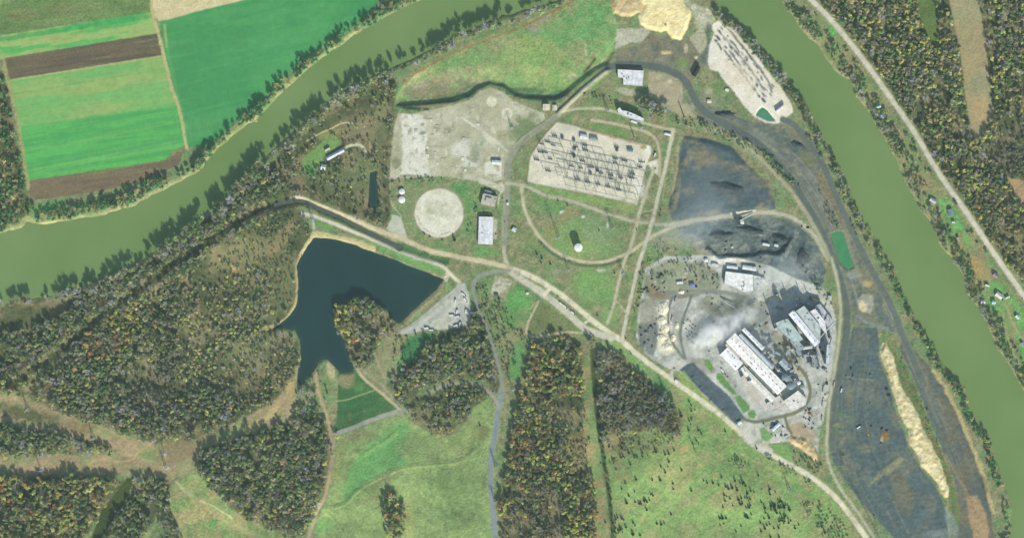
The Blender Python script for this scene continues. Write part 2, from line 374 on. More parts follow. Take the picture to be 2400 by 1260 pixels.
stain_or_shade(480, 255, 120, 4, (98, 170, 110), .35, -14); stain_or_shade(460, 300, 60, 22, (100, 162, 104), .4, -10); stain_or_shade(620, 120, 110, 40, (90, 164, 108), .4, -15); stain_or_shade(760, 30, 60, 26, (98, 168, 104), .35, -20)
for k in range(60):
    x = random.uniform(400, 860); y = 60 + random.uniform(0, 250); stain_or_shade(x, y, random.uniform(20, 90), random.uniform(1, 3), random.choice([(98, 168, 108), (72, 150, 92), (90, 164, 100)]), .3, -13)
for k in range(70):
    x = random.uniform(30, 410); y = random.uniform(60, 410); stain_or_shade(x, y, random.uniform(20, 80), random.uniform(1, 2.4), random.choice([(132, 180, 112), (100, 164, 96), (150, 176, 112)]), .22, -9)
tint_line([(386, 60), (392, 120), (410, 200), (436, 300)], 6, (118, 178, 112), .35, 3, 5)
road("farm_track", "straw coloured farm track between the crop fields", "track", "soil", [(352, -300), (353, 0), (360, 48), (372, 80), (386, 140), (402, 205), (418, 245), (428, 295), (438, 348)], 5, (190, 180, 132), warp=4)
tint_line([(386, 60), (391, 110)], 5, (186, 176, 122), .6, 3, 3)
tint_line([(16, 190), (150, 168), (383, 131)], 3.5, (178, 178, 122), .9, 1)
tint_line([(8, 140), (18, 190), (30, 240), (45, 300), (60, 400), (66, 440)], 8, (168, 164, 118), .85, 4, 4)
tint_line([(412, 244), (230, 270), (48, 296)], 3, (140, 180, 112), .5, 1)
# river margins
tint_line(north_bank[3:26], 7, (180, 180, 132), .7, 22, 7)
tint_line([(x - 4, y - 10) for x, y in north_bank[3:26]], 14, (150, 162, 112), .6, 22, 8)
tint_line(south_bank[4:30], 9, (150, 140, 112), .6, 14, 5)
tint_line(east_bank[0:26], 11, (182, 166, 128), .75, 18, 6)
tint_line([(x + 16, y - 6) for x, y in east_bank[0:26]], 22, (140, 160, 108), .6, 22, 10)
tint_line(west_bank[3:42], 8, (142, 138, 104), .7, 18, 6)
stain_or_shade(110, 490, 50, 15, (120, 180, 104), .6, -8); stain_or_shade(220, 478, 50, 12, (110, 172, 100), .6, -8); stain_or_shade(300, 460, 50, 14, (176, 160, 118), .7, -20)
stain_or_shade(120, 522, 30, 5, (200, 190, 140), .8, -3)

# --- low ash field
poly("ash_field", "low grassy ash field below the embankment and sand piles", "field", "grass", ash_poly, (126, 158, 106), c2=(150, 156, 114), s2=30, amp=.2, warp=3, soft=4)
stain_or_shade(1010, 205, 70, 26, (150, 142, 118), .75, -12); stain_or_shade(985, 200, 22, 12, (172, 160, 140), .5); stain_or_shade(1060, 175, 50, 18, (160, 150, 122), .6, -15)
stain_or_shade(1085, 205, 16, 26, (120, 128, 112), .6); stain_or_shade(1160, 150, 40, 34, (152, 172, 116), .5); stain_or_shade(1255, 130, 70, 50, (150, 176, 110), .6)
stain_or_shade(1350, 60, 90, 40, (110, 164, 104), .7, -20); stain_or_shade(1300, 190, 110, 20, (140, 168, 108), .6); stain_or_shade(1190, 168, 30, 14, (120, 150, 104), .5)
stain_or_shade(1340, 180, 14, 5, (205, 195, 168), .6, -20); stain_or_shade(1270, 45, 24, 6, (150, 150, 140), .7, -30); stain_or_shade(1250, 70, 18, 6, (160, 158, 150), .7, 20)
stain_or_shade(1120, 205, 24, 16, (130, 132, 112), .6); stain_or_shade(1230, 215, 60, 10, (80, 120, 92), .7); stain_or_shade(1060, 225, 60, 8, (92, 118, 88), .6, -6); stain_or_shade(1305, 222, 40, 8, (70, 112, 84), .7, -15)
tint_line([(945, 200), (965, 178), (1010, 150), (1075, 118), (1140, 95), (1215, 68), (1300, 24), (1345, 2)], 5, (150, 118, 92), .85, 5, 4)
tint_line([(1208, 100), (1205, 140), (1212, 180)], 2, (108, 130, 92), .7, 2); tint_line([(1290, 100), (1300, 150), (1325, 185)], 3, (160, 146, 108), .6, 6)
tint_line([(1372, 105), (1374, 130)], 6, (176, 176, 150), .7, 2); tint_line([(1400, 118), (1385, 140), (1370, 165)], 5, (150, 142, 112), .8, 4); tint_line([(1395, 138), (1380, 158), (1370, 168)], 6, (84, 84, 74), .8, 3)
poly("drain_channel", "dark water channel at the foot of the works embankment", "channel", "soil", [(925, 246), (960, 244), (1030, 236), (1085, 232), (1105, 216), (1120, 204), (1150, 193), (1182, 199), (1206, 219), (1240, 226), (1320, 220), (1332, 224), (1300, 238), (1230, 234), (1205, 227), (1180, 207), (1150, 199), (1122, 210), (1100, 229), (1060, 241), (1000, 247), (930, 252)], (88, 106, 92), warp=4, soft=6, amp=.14)
tint_line([(945, 252), (980, 255), (1003, 256)], 7, (58, 84, 74), .9, 2, 4)

# --- cleared concrete site
site = [(934, 266), (965, 268), (1000, 259), (1060, 247), (1100, 235), (1124, 214), (1150, 206), (1176, 214), (1200, 235), (1236, 250), (1275, 266), (1278, 280), (1245, 300), (1212, 326), (1196, 352), (1184, 385), (1180, 420), (1150, 428), (1080, 420), (1040, 413), (1000, 414), (940, 418), (914, 422), (914, 380), (920, 330), (926, 290)]
poly("demolished_site", "cleared tan demolition site with pale foundation slabs", "yard", "gravel", site, (192, 188, 164), c2=(176, 174, 146), s2=24, amp=.10, warp=3, contrast=(.38, .62))
stain_poly([(940, 268), (985, 268), (1000, 284), (1002, 322), (998, 350), (1010, 412), (938, 408), (944, 360), (942, 320)], (222, 219, 204), .85, 4, 4)
stain_or_shade(1010, 300, 26, 20, (206, 200, 176), .5); stain_or_shade(1075, 350, 22, 20, (222, 220, 206), .7); stain_or_shade(1095, 360, 14, 26, (218, 216, 200), .7); stain_or_shade(1092, 330, 12, 8, (204, 210, 198), .7)
stain_or_shade(1112, 358, 14, 24, (150, 158, 136), .75); stain_or_shade(1125, 330, 14, 12, (160, 168, 146), .6); stain_or_shade(1100, 386, 20, 6, (220, 220, 204), .8); stain_or_shade(1062, 388, 10, 10, (164, 160, 136), .7)
stain_or_shade(1030, 385, 34, 22, (190, 186, 160), .4); stain_or_shade(960, 412, 24, 3.5, (150, 144, 124), .8); stain_or_shade(929, 383, 10, 14, (140, 144, 112), .8); stain_or_shade(934, 350, 7, 10, (158, 160, 134), .7)
stain_or_shade(1130, 300, 60, 18, (182, 180, 150), .6); stain_or_shade(1225, 302, 40, 26, (112, 132, 96), .85, -35); stain_or_shade(1180, 320, 26, 18, (158, 158, 126), .6); stain_or_shade(1175, 345, 22, 9, (166, 168, 148), .6)
stain_or_shade(1060, 282, 60, 16, (196, 192, 168), .5, -15); stain_or_shade(1145, 325, 40, 8, (214, 208, 186), .6, 50); stain_or_shade(1100, 288, 30, 3, (224, 220, 204), .8, 35); stain_or_shade(1160, 330, 50, 4, (216, 212, 190), .6, 40)
stain_or_shade(1024, 302, 7, 9, (150, 152, 124), .8); stain_or_shade(990, 292, 6, 5, (160, 150, 120), .8); stain_or_shade(991, 313, 9, 5, (120, 130, 118), .8); stain_or_shade(999, 352, 3, 7, (128, 126, 96), .9); stain_or_shade(1000, 278, 18, 2.5, (156, 154, 126), .8); stain_or_shade(1020, 343, 26, 2, (160, 158, 134), .7)
for sx, sy, r in ((1152, 238, 13), (1189, 266, 14)):
    stain_or_shade(sx, sy, r, r, (216, 210, 184), .95, edge=.15, warp=.15)
stain_poly([(1136, 382), (1155, 376), (1176, 378), (1174, 414), (1136, 413)], (226, 222, 204), .9, 2, 3)
stain_or_shade(1167, 395, 3, 8, (150, 148, 130), .7); stain_or_shade(1155, 411, 18, 3, (160, 160, 132), .7)
for _ in range(90):
    x = random.uniform(930, 1240); y = random.uniform(250, 415)
    stain_or_shade(x, y, random.uniform(2, 8), random.uniform(1.5, 5), random.choice([(150, 148, 120), (216, 212, 192), (166, 150, 128), (128, 136, 108)]), .55, random.choice([0, 90, 12]))

# --- round pad, tank farm area, canal side
stain_or_shade(1030, 500, 90, 80, (116, 156, 100), .6); stain_or_shade(1070, 450, 30, 18, (90, 150, 92), .7); stain_or_shade(960, 480, 30, 40, (140, 144, 112), .5)
th = np.linspace(0, 2 * pi, 60)[:-1]
poly("round_gravel_pad", "round pale gravel pad with a weedy centre", "pad", "gravel", [(1029 + 63 * cos(t), 499 + 62 * sin(t)) for t in th], (150, 146, 118), warp=5, soft=5, amp=.15)
poly("round_gravel_pad", "round pale gravel pad with a weedy centre", "pad", "gravel", [(1029 + 57 * cos(t), 499 + 57 * sin(t)) for t in th], (222, 219, 198), c2=(212, 206, 184), s2=12, warp=3.5, soft=2.5, amp=.08)
stain_or_shade(1025, 492, 28, 18, (190, 192, 164), .7, warp=1.2); stain_or_shade(1010, 495, 10, 8, (176, 178, 150), .5)
for a_ in range(0, 26):
    t = radians(60 + a_ * 4.5); stain_or_shade(1029 + 50 * cos(t), 499 + 50 * sin(t), 2.6, 1.6, (150, 136, 100), .7 * random.random() + .2)
poly("gravel_apron", "grey wedge of gravel opening onto the canal road", "pad", "gravel", [(921, 503), (940, 508), (946, 530), (955, 560), (930, 550), (906, 536)], (192, 192, 174), warp=2)
poly("dry_bank", "straw coloured dam bank along the north shore of the lake", "bank", "grass", [(735, 540), (780, 548), (835, 560), (880, 575), (880, 593), (830, 575), (785, 562), (737, 558), (705, 605), (700, 598), (715, 572)], (196, 184, 140), warp=5, soft=4)
stain_or_shade(930, 592, 70, 10, (120, 168, 102), .8, 22); stain_or_shade(1000, 620, 60, 11, (122, 172, 104), .8, 20); stain_or_shade(755, 530, 40, 8, (120, 160, 102), .7, 15)
poly("canal_bank", "grassy drain banks continuing the dark canal eastward", "bank", "grass", [(930, 566), (1000, 588), (1060, 604), (1045, 616), (985, 606), (932, 584)], (84, 116, 84), warp=3)
tint_line(creek_pts, 10, (78, 88, 68), .7, 14, 6)
tint_line([(705, 603), (697, 622), (699, 700), (683, 738), (655, 760), (612, 772)], 9, (182, 168, 128), .9, 4, 4)
tint_line([(1040, 655), (1023, 677), (993, 703), (950, 742)], 12, (178, 160, 122), .8, 4, 5)
tint_line([(1043, 640), (1030, 690), (990, 722), (955, 750)], 8, (170, 156, 124), .7, 4, 5)

# --- substation
sub = [(1307, 287), (1360, 300), (1440, 322), (1524, 342), (1526, 361), (1515, 389), (1506, 427), (1493, 481), (1395, 457), (1255, 431), (1236, 425), (1243, 368), (1255, 347), (1278, 314), (1295, 296)]
poly("substation_yard", "pale gravel yard of the electrical substation", "yard", "gravel", sub, (224, 216, 194), c2=(212, 206, 184), s2=18, amp=.06, warp=1.5)
poly("substation_yard", "pale gravel yard of the electrical substation", "yard", "gravel", [(1512, 384), (1545, 371), (1546, 400), (1552, 416), (1532, 404), (1520, 388)], (222, 214, 196), warp=2)
stain_or_shade(1500, 440, 14, 34, (228, 226, 216), .6, -20); stain_or_shade(1330, 300, 30, 10, (206, 200, 182), .7, 10); stain_or_shade(1520, 352, 8, 10, (232, 228, 220), .8)
tint_line([(1362, 302), (1440, 323), (1512, 342)], 4, (182, 156, 122), .8, 2); stain_or_shade(1508, 346, 9, 4, (170, 140, 80), .8, 12)
tint_line([(1234, 425), (1233, 408), (1241, 368), (1256, 344), (1276, 314), (1297, 294)], 4, (138, 128, 100), .8, 2)
stain_poly([(1250, 432), (1395, 460), (1492, 484), (1488, 500), (1400, 480), (1290, 458), (1255, 442)], (140, 168, 108), .8, 4, 4)
stain_or_shade(1450, 345, 3, 3, (90, 140, 90), .1)

# --- meadows between the roads
stain_or_shade(1360, 560, 95, 60, (136, 166, 108), .7); stain_or_shade(1400, 540, 40, 40, (140, 158, 128), .4); stain_or_shade(1290, 545, 20, 30, (146, 142, 102), .5); stain_or_shade(1352, 572, 26, 32, (140, 158, 96), .6)
stain_or_shade(1290, 480, 40, 30, (110, 160, 100), .5); stain_or_shade(1330, 502, 24, 8, (160, 146, 110), .6, -40); stain_or_shade(1390, 670, 60, 50, (126, 168, 104), .75, 40); stain_or_shade(1430, 730, 22, 40, (124, 166, 104), .7, 15)
stain_or_shade(1540, 700, 8, 90, (124, 160, 98), .7, 15); stain_or_shade(1440, 260, 60, 14, (118, 150, 92), .6); stain_or_shade(1430, 305, 60, 10, (104, 152, 90), .6, 12); stain_or_shade(1180, 480, 8, 40, (130, 150, 100), .5)
stain_or_shade(1470, 480, 40, 14, (150, 158, 110), .5, 12); stain_or_shade(1240, 560, 30, 30, (126, 146, 100), .5, 40); stain_or_shade(1305, 635, 14, 8, (205, 205, 185), .2)
stain_or_shade(1410, 633, 14, 5, (196, 200, 176), .7); stain_or_shade(1316, 497, 7, 4, (214, 216, 206), .9, -20); stain_or_shade(1367, 508, 5, 4, (220, 220, 206), .9); stain_or_shade(1424, 530, 3, 9, (208, 208, 196), .8)
poly("brown_meadow", "dull brown-green triangular meadow south of the twin roads", "meadow", "grass", [(1262, 705), (1300, 728), (1340, 752), (1378, 776), (1300, 782), (1240, 785), (1232, 770), (1245, 738)], (112, 122, 92), warp=3, c2=(124, 134, 96), s2=30)
stain_or_shade(1215, 705, 34, 34, (104, 168, 98), .8); stain_or_shade(1200, 745, 34, 30, (100, 150, 92), .6); stain_or_shade(1300, 800, 90, 12, (124, 142, 96), .6); stain_or_shade(1210, 850, 16, 50, (104, 158, 100), .8, 10)
poly("weedy_lot", "weedy rectangular lot with worn foundations beside the grey lane", "yard", "soil", [(1160, 645), (1200, 655), (1185, 700), (1150, 688)], (158, 156, 128), warp=2, c2=(186, 184, 160), s2=8)
stain_poly([(960, 790), (1010, 780), (1015, 800), (975, 840), (940, 870), (920, 860), (930, 830)], (72, 128, 90), .9, 6, 8)
stain_poly([(905, 790), (955, 785), (935, 850), (925, 900), (900, 880), (885, 840)], (150, 150, 116), .7, 6, 8)
stain_or_shade(935, 845, 14, 12, (140, 176, 116), .5)
poly("truck_yard", "pale grey gravel truck yard beside the lake", "yard", "gravel", [(1076, 666), (1090, 662), (1098, 690), (1102, 715), (1101, 760), (1075, 766), (1045, 772), (1000, 772), (960, 782), (932, 782), (960, 764), (1010, 722)], (198, 195, 178), warp=3, c2=(178, 180, 170), s2=18)
stain_or_shade(1030, 735, 50, 6, (160, 164, 160), .6, -38)
# dam field
poly("dam_face", "dark green mown face of the earth dam below the lake", "bank", "grass", [(793, 870), (830, 868), (850, 885), (880, 913), (935, 957), (785, 1012), (790, 960), (792, 915)], (86, 122, 84), c2=(74, 112, 80), s2=20, warp=2, stretch=(-14, 5))
stain_or_shade(812, 890, 22, 22, (150, 144, 112), .9); stain_or_shade(840, 905, 14, 14, (104, 140, 92), .6); tint_line([(760, 940), (800, 940), (830, 930), (877, 914)], 4, (150, 160, 120), .8, 2); 
stain_or_shade(775, 865, 10, 28, (200, 188, 144), .8, -10); stain_or_shade(765, 905, 24, 30, (120, 146, 98), .6)
# cleared corridors
row = [(-400, 905), (60, 930), (130, 965), (250, 1000), (330, 1030), (370, 1040), (480, 1025), (560, 985), (640, 945), (690, 890), (700, 862), (708, 900), (692, 940), (686, 985), (600, 1003), (540, 1028), (470, 1052), (463, 1095), (420, 1118), (300, 1114), (200, 1108), (100, 1112), (-400, 1114), (-400, 1074), (130, 1065), (250, 1065), (277, 1055), (240, 1035), (120, 1015), (0, 990), (-400, 960)]
poly("cleared_corridor", "reddish brown cleared corridor under the power lines", "corridor", "soil", row, (146, 148, 112), c2=(166, 150, 120), s2=26, amp=.15, warp=6, soft=5)
stain_or_shade(420, 1060, 46, 28, (160, 142, 112), .8, -10); stain_or_shade(560, 1005, 70, 12, (138, 164, 106), .8, -22); stain_or_shade(600, 990, 50, 7, (190, 172, 126), .7, -25); stain_or_shade(270, 1015, 50, 12, (136, 152, 106), .7, 12)
stain_or_shade(345, 1065, 24, 16, (128, 156, 100), .7); stain_or_shade(300, 1075, 20, 9, (140, 126, 104), .7); stain_or_shade(60, 970, 90, 18, (74, 92, 66), .75, 14); stain_or_shade(180, 1000, 40, 14, (150, 130, 100), .7, 14)  # dark patch near the west edge: valley shade painted into the ground
stain_or_shade(640, 960, 40, 8, (196, 172, 128), .7, -50); stain_or_shade(680, 910, 10, 30, (190, 166, 122), .7, 10)
tint_line([(195, 1098), (215, 1080), (240, 1075), (275, 1082), (315, 1078), (322, 1060), (345, 1045), (365, 1030)], 4, (186, 160, 122), .8, 3)
tint_line([(100, 955), (170, 978), (260, 1005), (320, 1048), (330, 1060)], 4, (184, 154, 118), .7, 4)
tint_line([(-60, 1092), (100, 1090), (240, 1090), (420, 1096)], 6, (176, 152, 116), .6, 4, 5)
tint_line([(360, 945), (372, 975), (378, 1000), (385, 1050), (383, 1090)], 5, (176, 158, 118), .6, 4)
stain_or_shade(95, 1100, 5, 6, (226, 220, 210), .9); stain_or_shade(390, 1095, 8, 5, (226, 222, 210), .9); stain_or_shade(388, 1062, 4, 8, (206, 206, 180), .7)
poly("corridor_strip", "narrow shaded grass strip slanting between the south-west woods", "corridor", "grass", [(298, 1118), (320, 1118), (282, 1190), (230, 1270), (205, 1340), (185, 1340), (238, 1195)], (78, 92, 68), warp=5)  # shade between the woods is painted into the grass colour
# meadows and pastures in the south
poly("pale_meadow", "pale worn meadow with bare streaks south of the corridor crossing", "meadow", "grass", [(400, 1140), (425, 1128), (458, 1100), (480, 1122), (520, 1172), (560, 1207), (640, 1242), (690, 1264), (730, 1290), (730, 1400), (430, 1400), (430, 1265), (418, 1225), (400, 1190), (372, 1200), (350, 1260), (325, 1400), (290, 1400), (330, 1265), (380, 1205), (400, 1180)], (140, 160, 108), c2=(164, 158, 116), s2=26, amp=.18, warp=6)
tint_line([(470, 1170), (500, 1185), (530, 1202), (545, 1215)], 4, (208, 196, 156), .8, 4); stain_or_shade(500, 1225, 16, 8, (92, 158, 98), .7, -40); stain_or_shade(440, 1150, 16, 8, (192, 184, 142), .6, 30); stain_or_shade(560, 1235, 60, 8, (176, 176, 124), .6, 25)
tint_line([(415, 1128), (430, 1145), (445, 1160)], 4, (206, 190, 146), .7, 4)
past1 = [(788, 1022), (850, 1000), (938, 966), (960, 985), (1000, 1012), (1045, 1025), (1070, 1015), (1098, 985), (1108, 955), (1145, 930), (1160, 950), (1158, 1000), (1143, 1075), (1146, 1160), (1152, 1210), (1154, 1400), (720, 1400), (735, 1262), (752, 1200), (768, 1160), (782, 1100)]
poly("hill_pasture", "large terraced hill pasture below the dam road", "pasture", "grass", past1, (144, 164, 112), c2=(132, 152, 104), s2=44, amp=.15, warp=3, stretch=(30, 2))
stain_poly([(870, 1035), (935, 985), (960, 1000), (930, 1060), (960, 1085), (900, 1105), (850, 1140), (810, 1175), (800, 1150), (830, 1080)], (110, 166, 104), .75, 14, 14)
stain_or_shade(830, 1020, 40, 12, (146, 142, 110), .7, -20); stain_or_shade(1090, 1040, 12, 60, (162, 172, 116), .6, 20); stain_or_shade(900, 1125, 50, 10, (134, 136, 104), .6, -25); stain_or_shade(870, 1170, 40, 16, (150, 158, 108), .4, -30); stain_or_shade(1050, 1140, 60, 30, (116, 144, 96), .4)
stain_or_shade(1040, 1200, 60, 22, (118, 142, 98), .4); stain_or_shade(960, 1215, 12, 60, (168, 174, 116), .6); stain_or_shade(1132, 1010, 14, 26, (122, 122, 92), .7, -20); stain_or_shade(1045, 1055, 60, 14, (146, 156, 110), .5); stain_or_shade(790, 1080, 14, 60, (158, 158, 110), .5, 15)
stain_or_shade(740, 1230, 40, 20, (110, 166, 104), .6); stain_or_shade(1119, 966, 7, 5, (116, 130, 88), .5); tint_line([(770, 1200), (800, 1235), (815, 1262)], 3, (110, 130, 90), .6, 2)
tint_line([(745, 1188), (763, 1191), (807, 1184), (840, 1144), (883, 1121), (933, 1098), (967, 1091), (1067, 1084), (1095, 1073)], 2.5, (104, 134, 88), .7, 1)
tint_line([(840, 1139), (883, 1116), (933, 1093), (967, 1086), (1067, 1079), (1095, 1068)], 2.5, (184, 182, 134), .7, 1); tint_line([(857, 1060), (895, 1038), (930, 1010)], 2.5, (178, 184, 126), .7, 1)
tint_line([(948, 1170), (953, 1200), (950, 1245)], 3, (190, 178, 120), .8, 2)
past3 = [(1396, 800), (1440, 800), (1470, 815), (1520, 852), (1600, 912), (1640, 942), (1700, 990), (1750, 1040), (1800, 1072), (1850, 1096), (1900, 1125), (1940, 1158), (1975, 1200), (2010, 1250), (2080, 1400), (1440, 1400), (1436, 1230), (1425, 1130), (1410, 1040), (1440, 1020), (1480, 1008), (1540, 1006), (1585, 1022), (1600, 1000), (1596, 965), (1560, 928), (1510, 878), (1465, 843), (1430, 820)]
poly("dotted_pasture", "sloping green pasture dotted with dark cedars", "pasture", "grass", past3, (138, 166, 108), c2=(154, 160, 114), s2=34, amp=.16, warp=3)
stain_or_shade(1500, 850, 20, 50, (118, 168, 106), .6, -50); stain_or_shade(1550, 905, 12, 40, (96, 150, 98), .7, -40); stain_or_shade(1470, 1040, 70, 24, (142, 142, 106), .7, -10); stain_or_shade(1440, 1035, 30, 24, (160, 144, 110), .7); stain_or_shade(1560, 1045, 50, 16, (146, 142, 106), .6); stain_or_shade(1560, 1090, 60, 40, (168, 176, 118), .6, -40)
tint_line([(1670, 1130), (1630, 1155), (1590, 1190), (1550, 1225), (1510, 1262)], 7, (152, 156, 116), .8, 4, 4); tint_line([(1540, 1120), (1525, 1160), (1500, 1230)], 5, (172, 176, 118), .6, 5)
tint_line([(1735, 1060), (1780, 1085), (1830, 1110), (1860, 1130)], 6, (180, 182, 130), .7, 3, 4); stain_or_shade(1880, 1150, 40, 10, (112, 158, 96), .7, 30); stain_or_shade(1800, 1200, 80, 40, (150, 182, 116), .6); stain_or_shade(1850, 1147, 5, 5, (206, 200, 176), .9)
stain_or_shade(1605, 1050, 14, 8, (192, 164, 122), .7, -30); stain_or_shade(1460, 1115, 22, 12, (166, 154, 112), .6); stain_or_shade(1675, 1113, 6, 5, (190, 140, 90), .7)
poly("corridor_strip", "straw coloured strip between the two southern woods", "corridor", "grass", [(1362, 860), (1382, 860), (1398, 1000), (1412, 1110), (1425, 1240), (1430, 1400), (1404, 1400), (1398, 1240), (1385, 1130), (1365, 1000)], (158, 150, 112), c2=(130, 152, 104), s2=20, warp=4)
tint_line([(1388, 820), (1392, 900), (1402, 1000), (1416, 1080), (1430, 1180), (1440, 1300)], 10, (72, 86, 64), .85, 4, 4)  # tree shade painted as a dark line along the straw strip
stain_or_shade(1365, 1050, 24, 50, (156, 138, 104), .5); stain_or_shade(1340, 1040, 20, 30, (160, 140, 100), .4)

# --- lime pad in the north-east
lime = [(1668, 58), (1673, 78), (1663, 108), (1659, 145), (1664, 164), (1684, 168), (1700, 190), (1720, 214), (1742, 246), (1768, 274), (1800, 291), (1822, 292), (1860, 263), (1856, 246), (1838, 216), (1800, 166), (1762, 118), (1732, 84), (1704, 60), (1682, 48)]
poly("lime_pad", "bright whitish tongue of lime spoil beside the river", "yard", "gravel", lime, (232, 224, 206), c2=(222, 212, 190), s2=20, amp=.05, warp=4)
for k in range(130):
    t = random.random(); lane = random.choice([0, 0, 1, 1, 2, 3, 4])
    x = 1678 + t * 122 + lane * 6 - 8; y = 74 + t * 150 - lane * 8 + 14
    if (x - 1660) * 1.0 > (y - 60) * 0.3 - 10:
        stain_or_shade(x + random.uniform(-3, 3), y + random.uniform(-3, 3), random.uniform(3, 9), random.uniform(1.2, 2.6), random.choice([(78, 92, 104), (104, 116, 124), (64, 76, 88)]), .85, 52 + random.uniform(-8, 8))
tint_line([(1712, 75), (1750, 122), (1790, 172), (1808, 208)], 5, (74, 88, 100), .75, 5); tint_line([(1690, 80), (1725, 120), (1765, 170), (1790, 212)], 4, (90, 104, 112), .6, 6)
stain_or_shade(1740, 180, 18, 40, (224, 212, 186), .7, -40); tint_line([(1690, 178), (1740, 235), (1790, 268)], 3, (240, 232, 222), .6, 3)
tint_line([(1660, 110), (1655, 140), (1640, 165)], 8, (140, 148, 146), .8, 3, 4)
# --- sand ground
poly("sand_heap", "tan lumpy sand heap at the top edge", "sand heap", "sand", sand_tan, (196, 172, 128), warp=7, amp=.12, c2=(210, 190, 146), s2=14)
stain_poly([(1590, -60), (1620, 10), (1660, 20), (1680, 40), (1665, 60), (1640, 75), (1630, 60), (1625, 30), (1600, 0)], (206, 198, 176), .9, 6, 5, c2=(176, 176, 150), s2=12)
stain_poly([(1655, 55), (1668, 58), (1662, 100), (1655, 150), (1640, 170), (1628, 178), (1640, 140), (1652, 105)], (104, 112, 110), .75, 4, 4)
stain_poly([(1445, 68), (1520, 66), (1525, 90), (1500, 100), (1480, 100), (1440, 115)], (196, 192, 172), .8, 5, 4); stain_poly([(1640, 64), (1655, 80), (1656, 110), (1640, 130), (1625, 120), (1618, 90)], (186, 180, 154), .8, 6, 5)
poly("dirt_yard", "brown-grey dirt yard south of the sand heaps", "yard", "soil", [(1520, 78), (1560, 84), (1600, 100), (1620, 95), (1640, 130), (1650, 165), (1620, 180), (1560, 158), (1500, 148), (1440, 150), (1445, 120), (1500, 105)], (134, 132, 112), c2=(118, 124, 110), s2=18, amp=.14, warp=5)
stain_or_shade(1600, 150, 14, 16, (132, 156, 96), .7); stain_or_shade(1560, 122, 16, 3, (212, 180, 128), .9); stain_or_shade(1560, 126, 14, 2, (220, 206, 160), .9); stain_or_shade(1608, 115, 5, 12, (206, 196, 160), .8); stain_or_shade(1632, 135, 5, 4, (222, 210, 180), .9)
stain_or_shade(1545, 142, 14, 8, (158, 152, 130), .7)
poly("sand_heap", "bright cream sand heap at the top edge", "sand heap", "sand", sand_north, (244, 228, 176), warp=8, amp=.05, c2=(236, 216, 162), s2=10)
poly("foundation_slab", "tan ruled concrete slab east of the white warehouse", "slab", "gravel", [(1520, 168), (1560, 172), (1600, 190), (1600, 240), (1560, 240), (1520, 226)], (178, 168, 142), warp=1.5, c2=(164, 156, 130), s2=6, stretch=(0, 8))
stain_poly([(1525, 232), (1595, 240), (1628, 248), (1622, 275), (1600, 274), (1560, 252)], (176, 168, 140), .85, 3, 4)
stain_or_shade(1570, 190, 7, 5, (210, 202, 174), .9); stain_or_shade(1545, 180, 10, 8, (184, 182, 152), .7); stain_or_shade(1470, 215, 30, 9, (200, 192, 170), .6, 12); stain_or_shade(1660, 215, 12, 12, (204, 190, 160), .5); stain_or_shade(1655, 235, 40, 26, (138, 142, 120), .6, 30)
stain_or_shade(1555, 152, 34, 8, (120, 128, 118), .7); stain_or_shade(1460, 150, 24, 7, (124, 130, 120), .6)
# --- dark coal and slag ground
CO = (90, 106, 110); CO2 = (112, 118, 112)
poly("haul_yard", "grey cindery band of sidings curving along the coal yard", "yard", "coal", [(1640, 240), (1700, 262), (1760, 285), (1840, 292), (1880, 320), (1940, 420), (1975, 500), (2003, 560), (2034, 625), (2070, 680), (2100, 740), (2120, 790), (2080, 770), (2050, 765), (2000, 762), (1990, 700), (1965, 640), (1930, 545), (1890, 480), (1850, 420), (1790, 350), (1720, 310), (1650, 290)], (128, 130, 112), c2=(106, 116, 110), s2=18, amp=.12, warp=4)
stain_poly([(1800, 345), (1870, 360), (1920, 400), (1945, 450), (1965, 520), (1950, 540), (1910, 480), (1870, 420)], (112, 118, 116), .7, 8, 8, c2=(134, 134, 122), s2=14)
stain_or_shade(1790, 335, 50, 22, (150, 156, 146), .5, 35); stain_or_shade(1870, 350, 26, 16, (86, 98, 106), .6, 30); stain_or_shade(1935, 440, 16, 50, (132, 120, 94), .8, -22); stain_or_shade(1960, 520, 14, 40, (134, 122, 98), .6, -20); stain_or_shade(1890, 370, 14, 30, (124, 130, 98), .7, -40); stain_or_shade(2010, 640, 10, 30, (150, 140, 108), .7, -20); stain_or_shade(1985, 560, 8, 30, (150, 146, 118), .6, -15); stain_or_shade(1950, 450, 12, 40, (134, 118, 98), .4, -20); stain_or_shade(1965, 500, 12, 26, (120, 110, 92), .6, -15)
poly("coal_yard", "blue-grey coal pad with a dry grassy north edge", "coal yard", "coal", coal_n, CO, c2=(138, 134, 114), s2=34, amp=.12, warp=4, contrast=(.5, .7))
stain_or_shade(1650, 365, 36, 20, (138, 134, 114), .6, 20); stain_or_shade(1690, 385, 50, 14, (132, 130, 110), .5, 20); stain_or_shade(1600, 350, 12, 20, (104, 118, 124), .6); stain_or_shade(1735, 440, 70, 40, (92, 106, 112), .8, 20); stain_or_shade(1640, 470, 60, 26, (96, 110, 114), .6)
stain_or_shade(1585, 450, 10, 50, (164, 158, 128), .6, 8)
poly("coal_yard", "dark coal stockpile yard with churned heaps", "coal yard", "coal", [(1585, 535), (1640, 520), (1700, 512), (1800, 506), (1868, 524), (1915, 575), (1935, 640), (1925, 672), (1880, 660), (1850, 648), (1800, 622), (1700, 606), (1650, 596), (1625, 565)], (98, 112, 115), c2=(128, 136, 128), s2=16, amp=.2, warp=5)
tint_line([(1658, 575), (1677, 592), (1690, 599), (1713, 594), (1755, 599), (1777, 589), (1800, 588), (1833, 591), (1850, 556)], 7, (70, 84, 92), .8, 5, 4)  # scarp shadow painted as a dark band into the coal colour
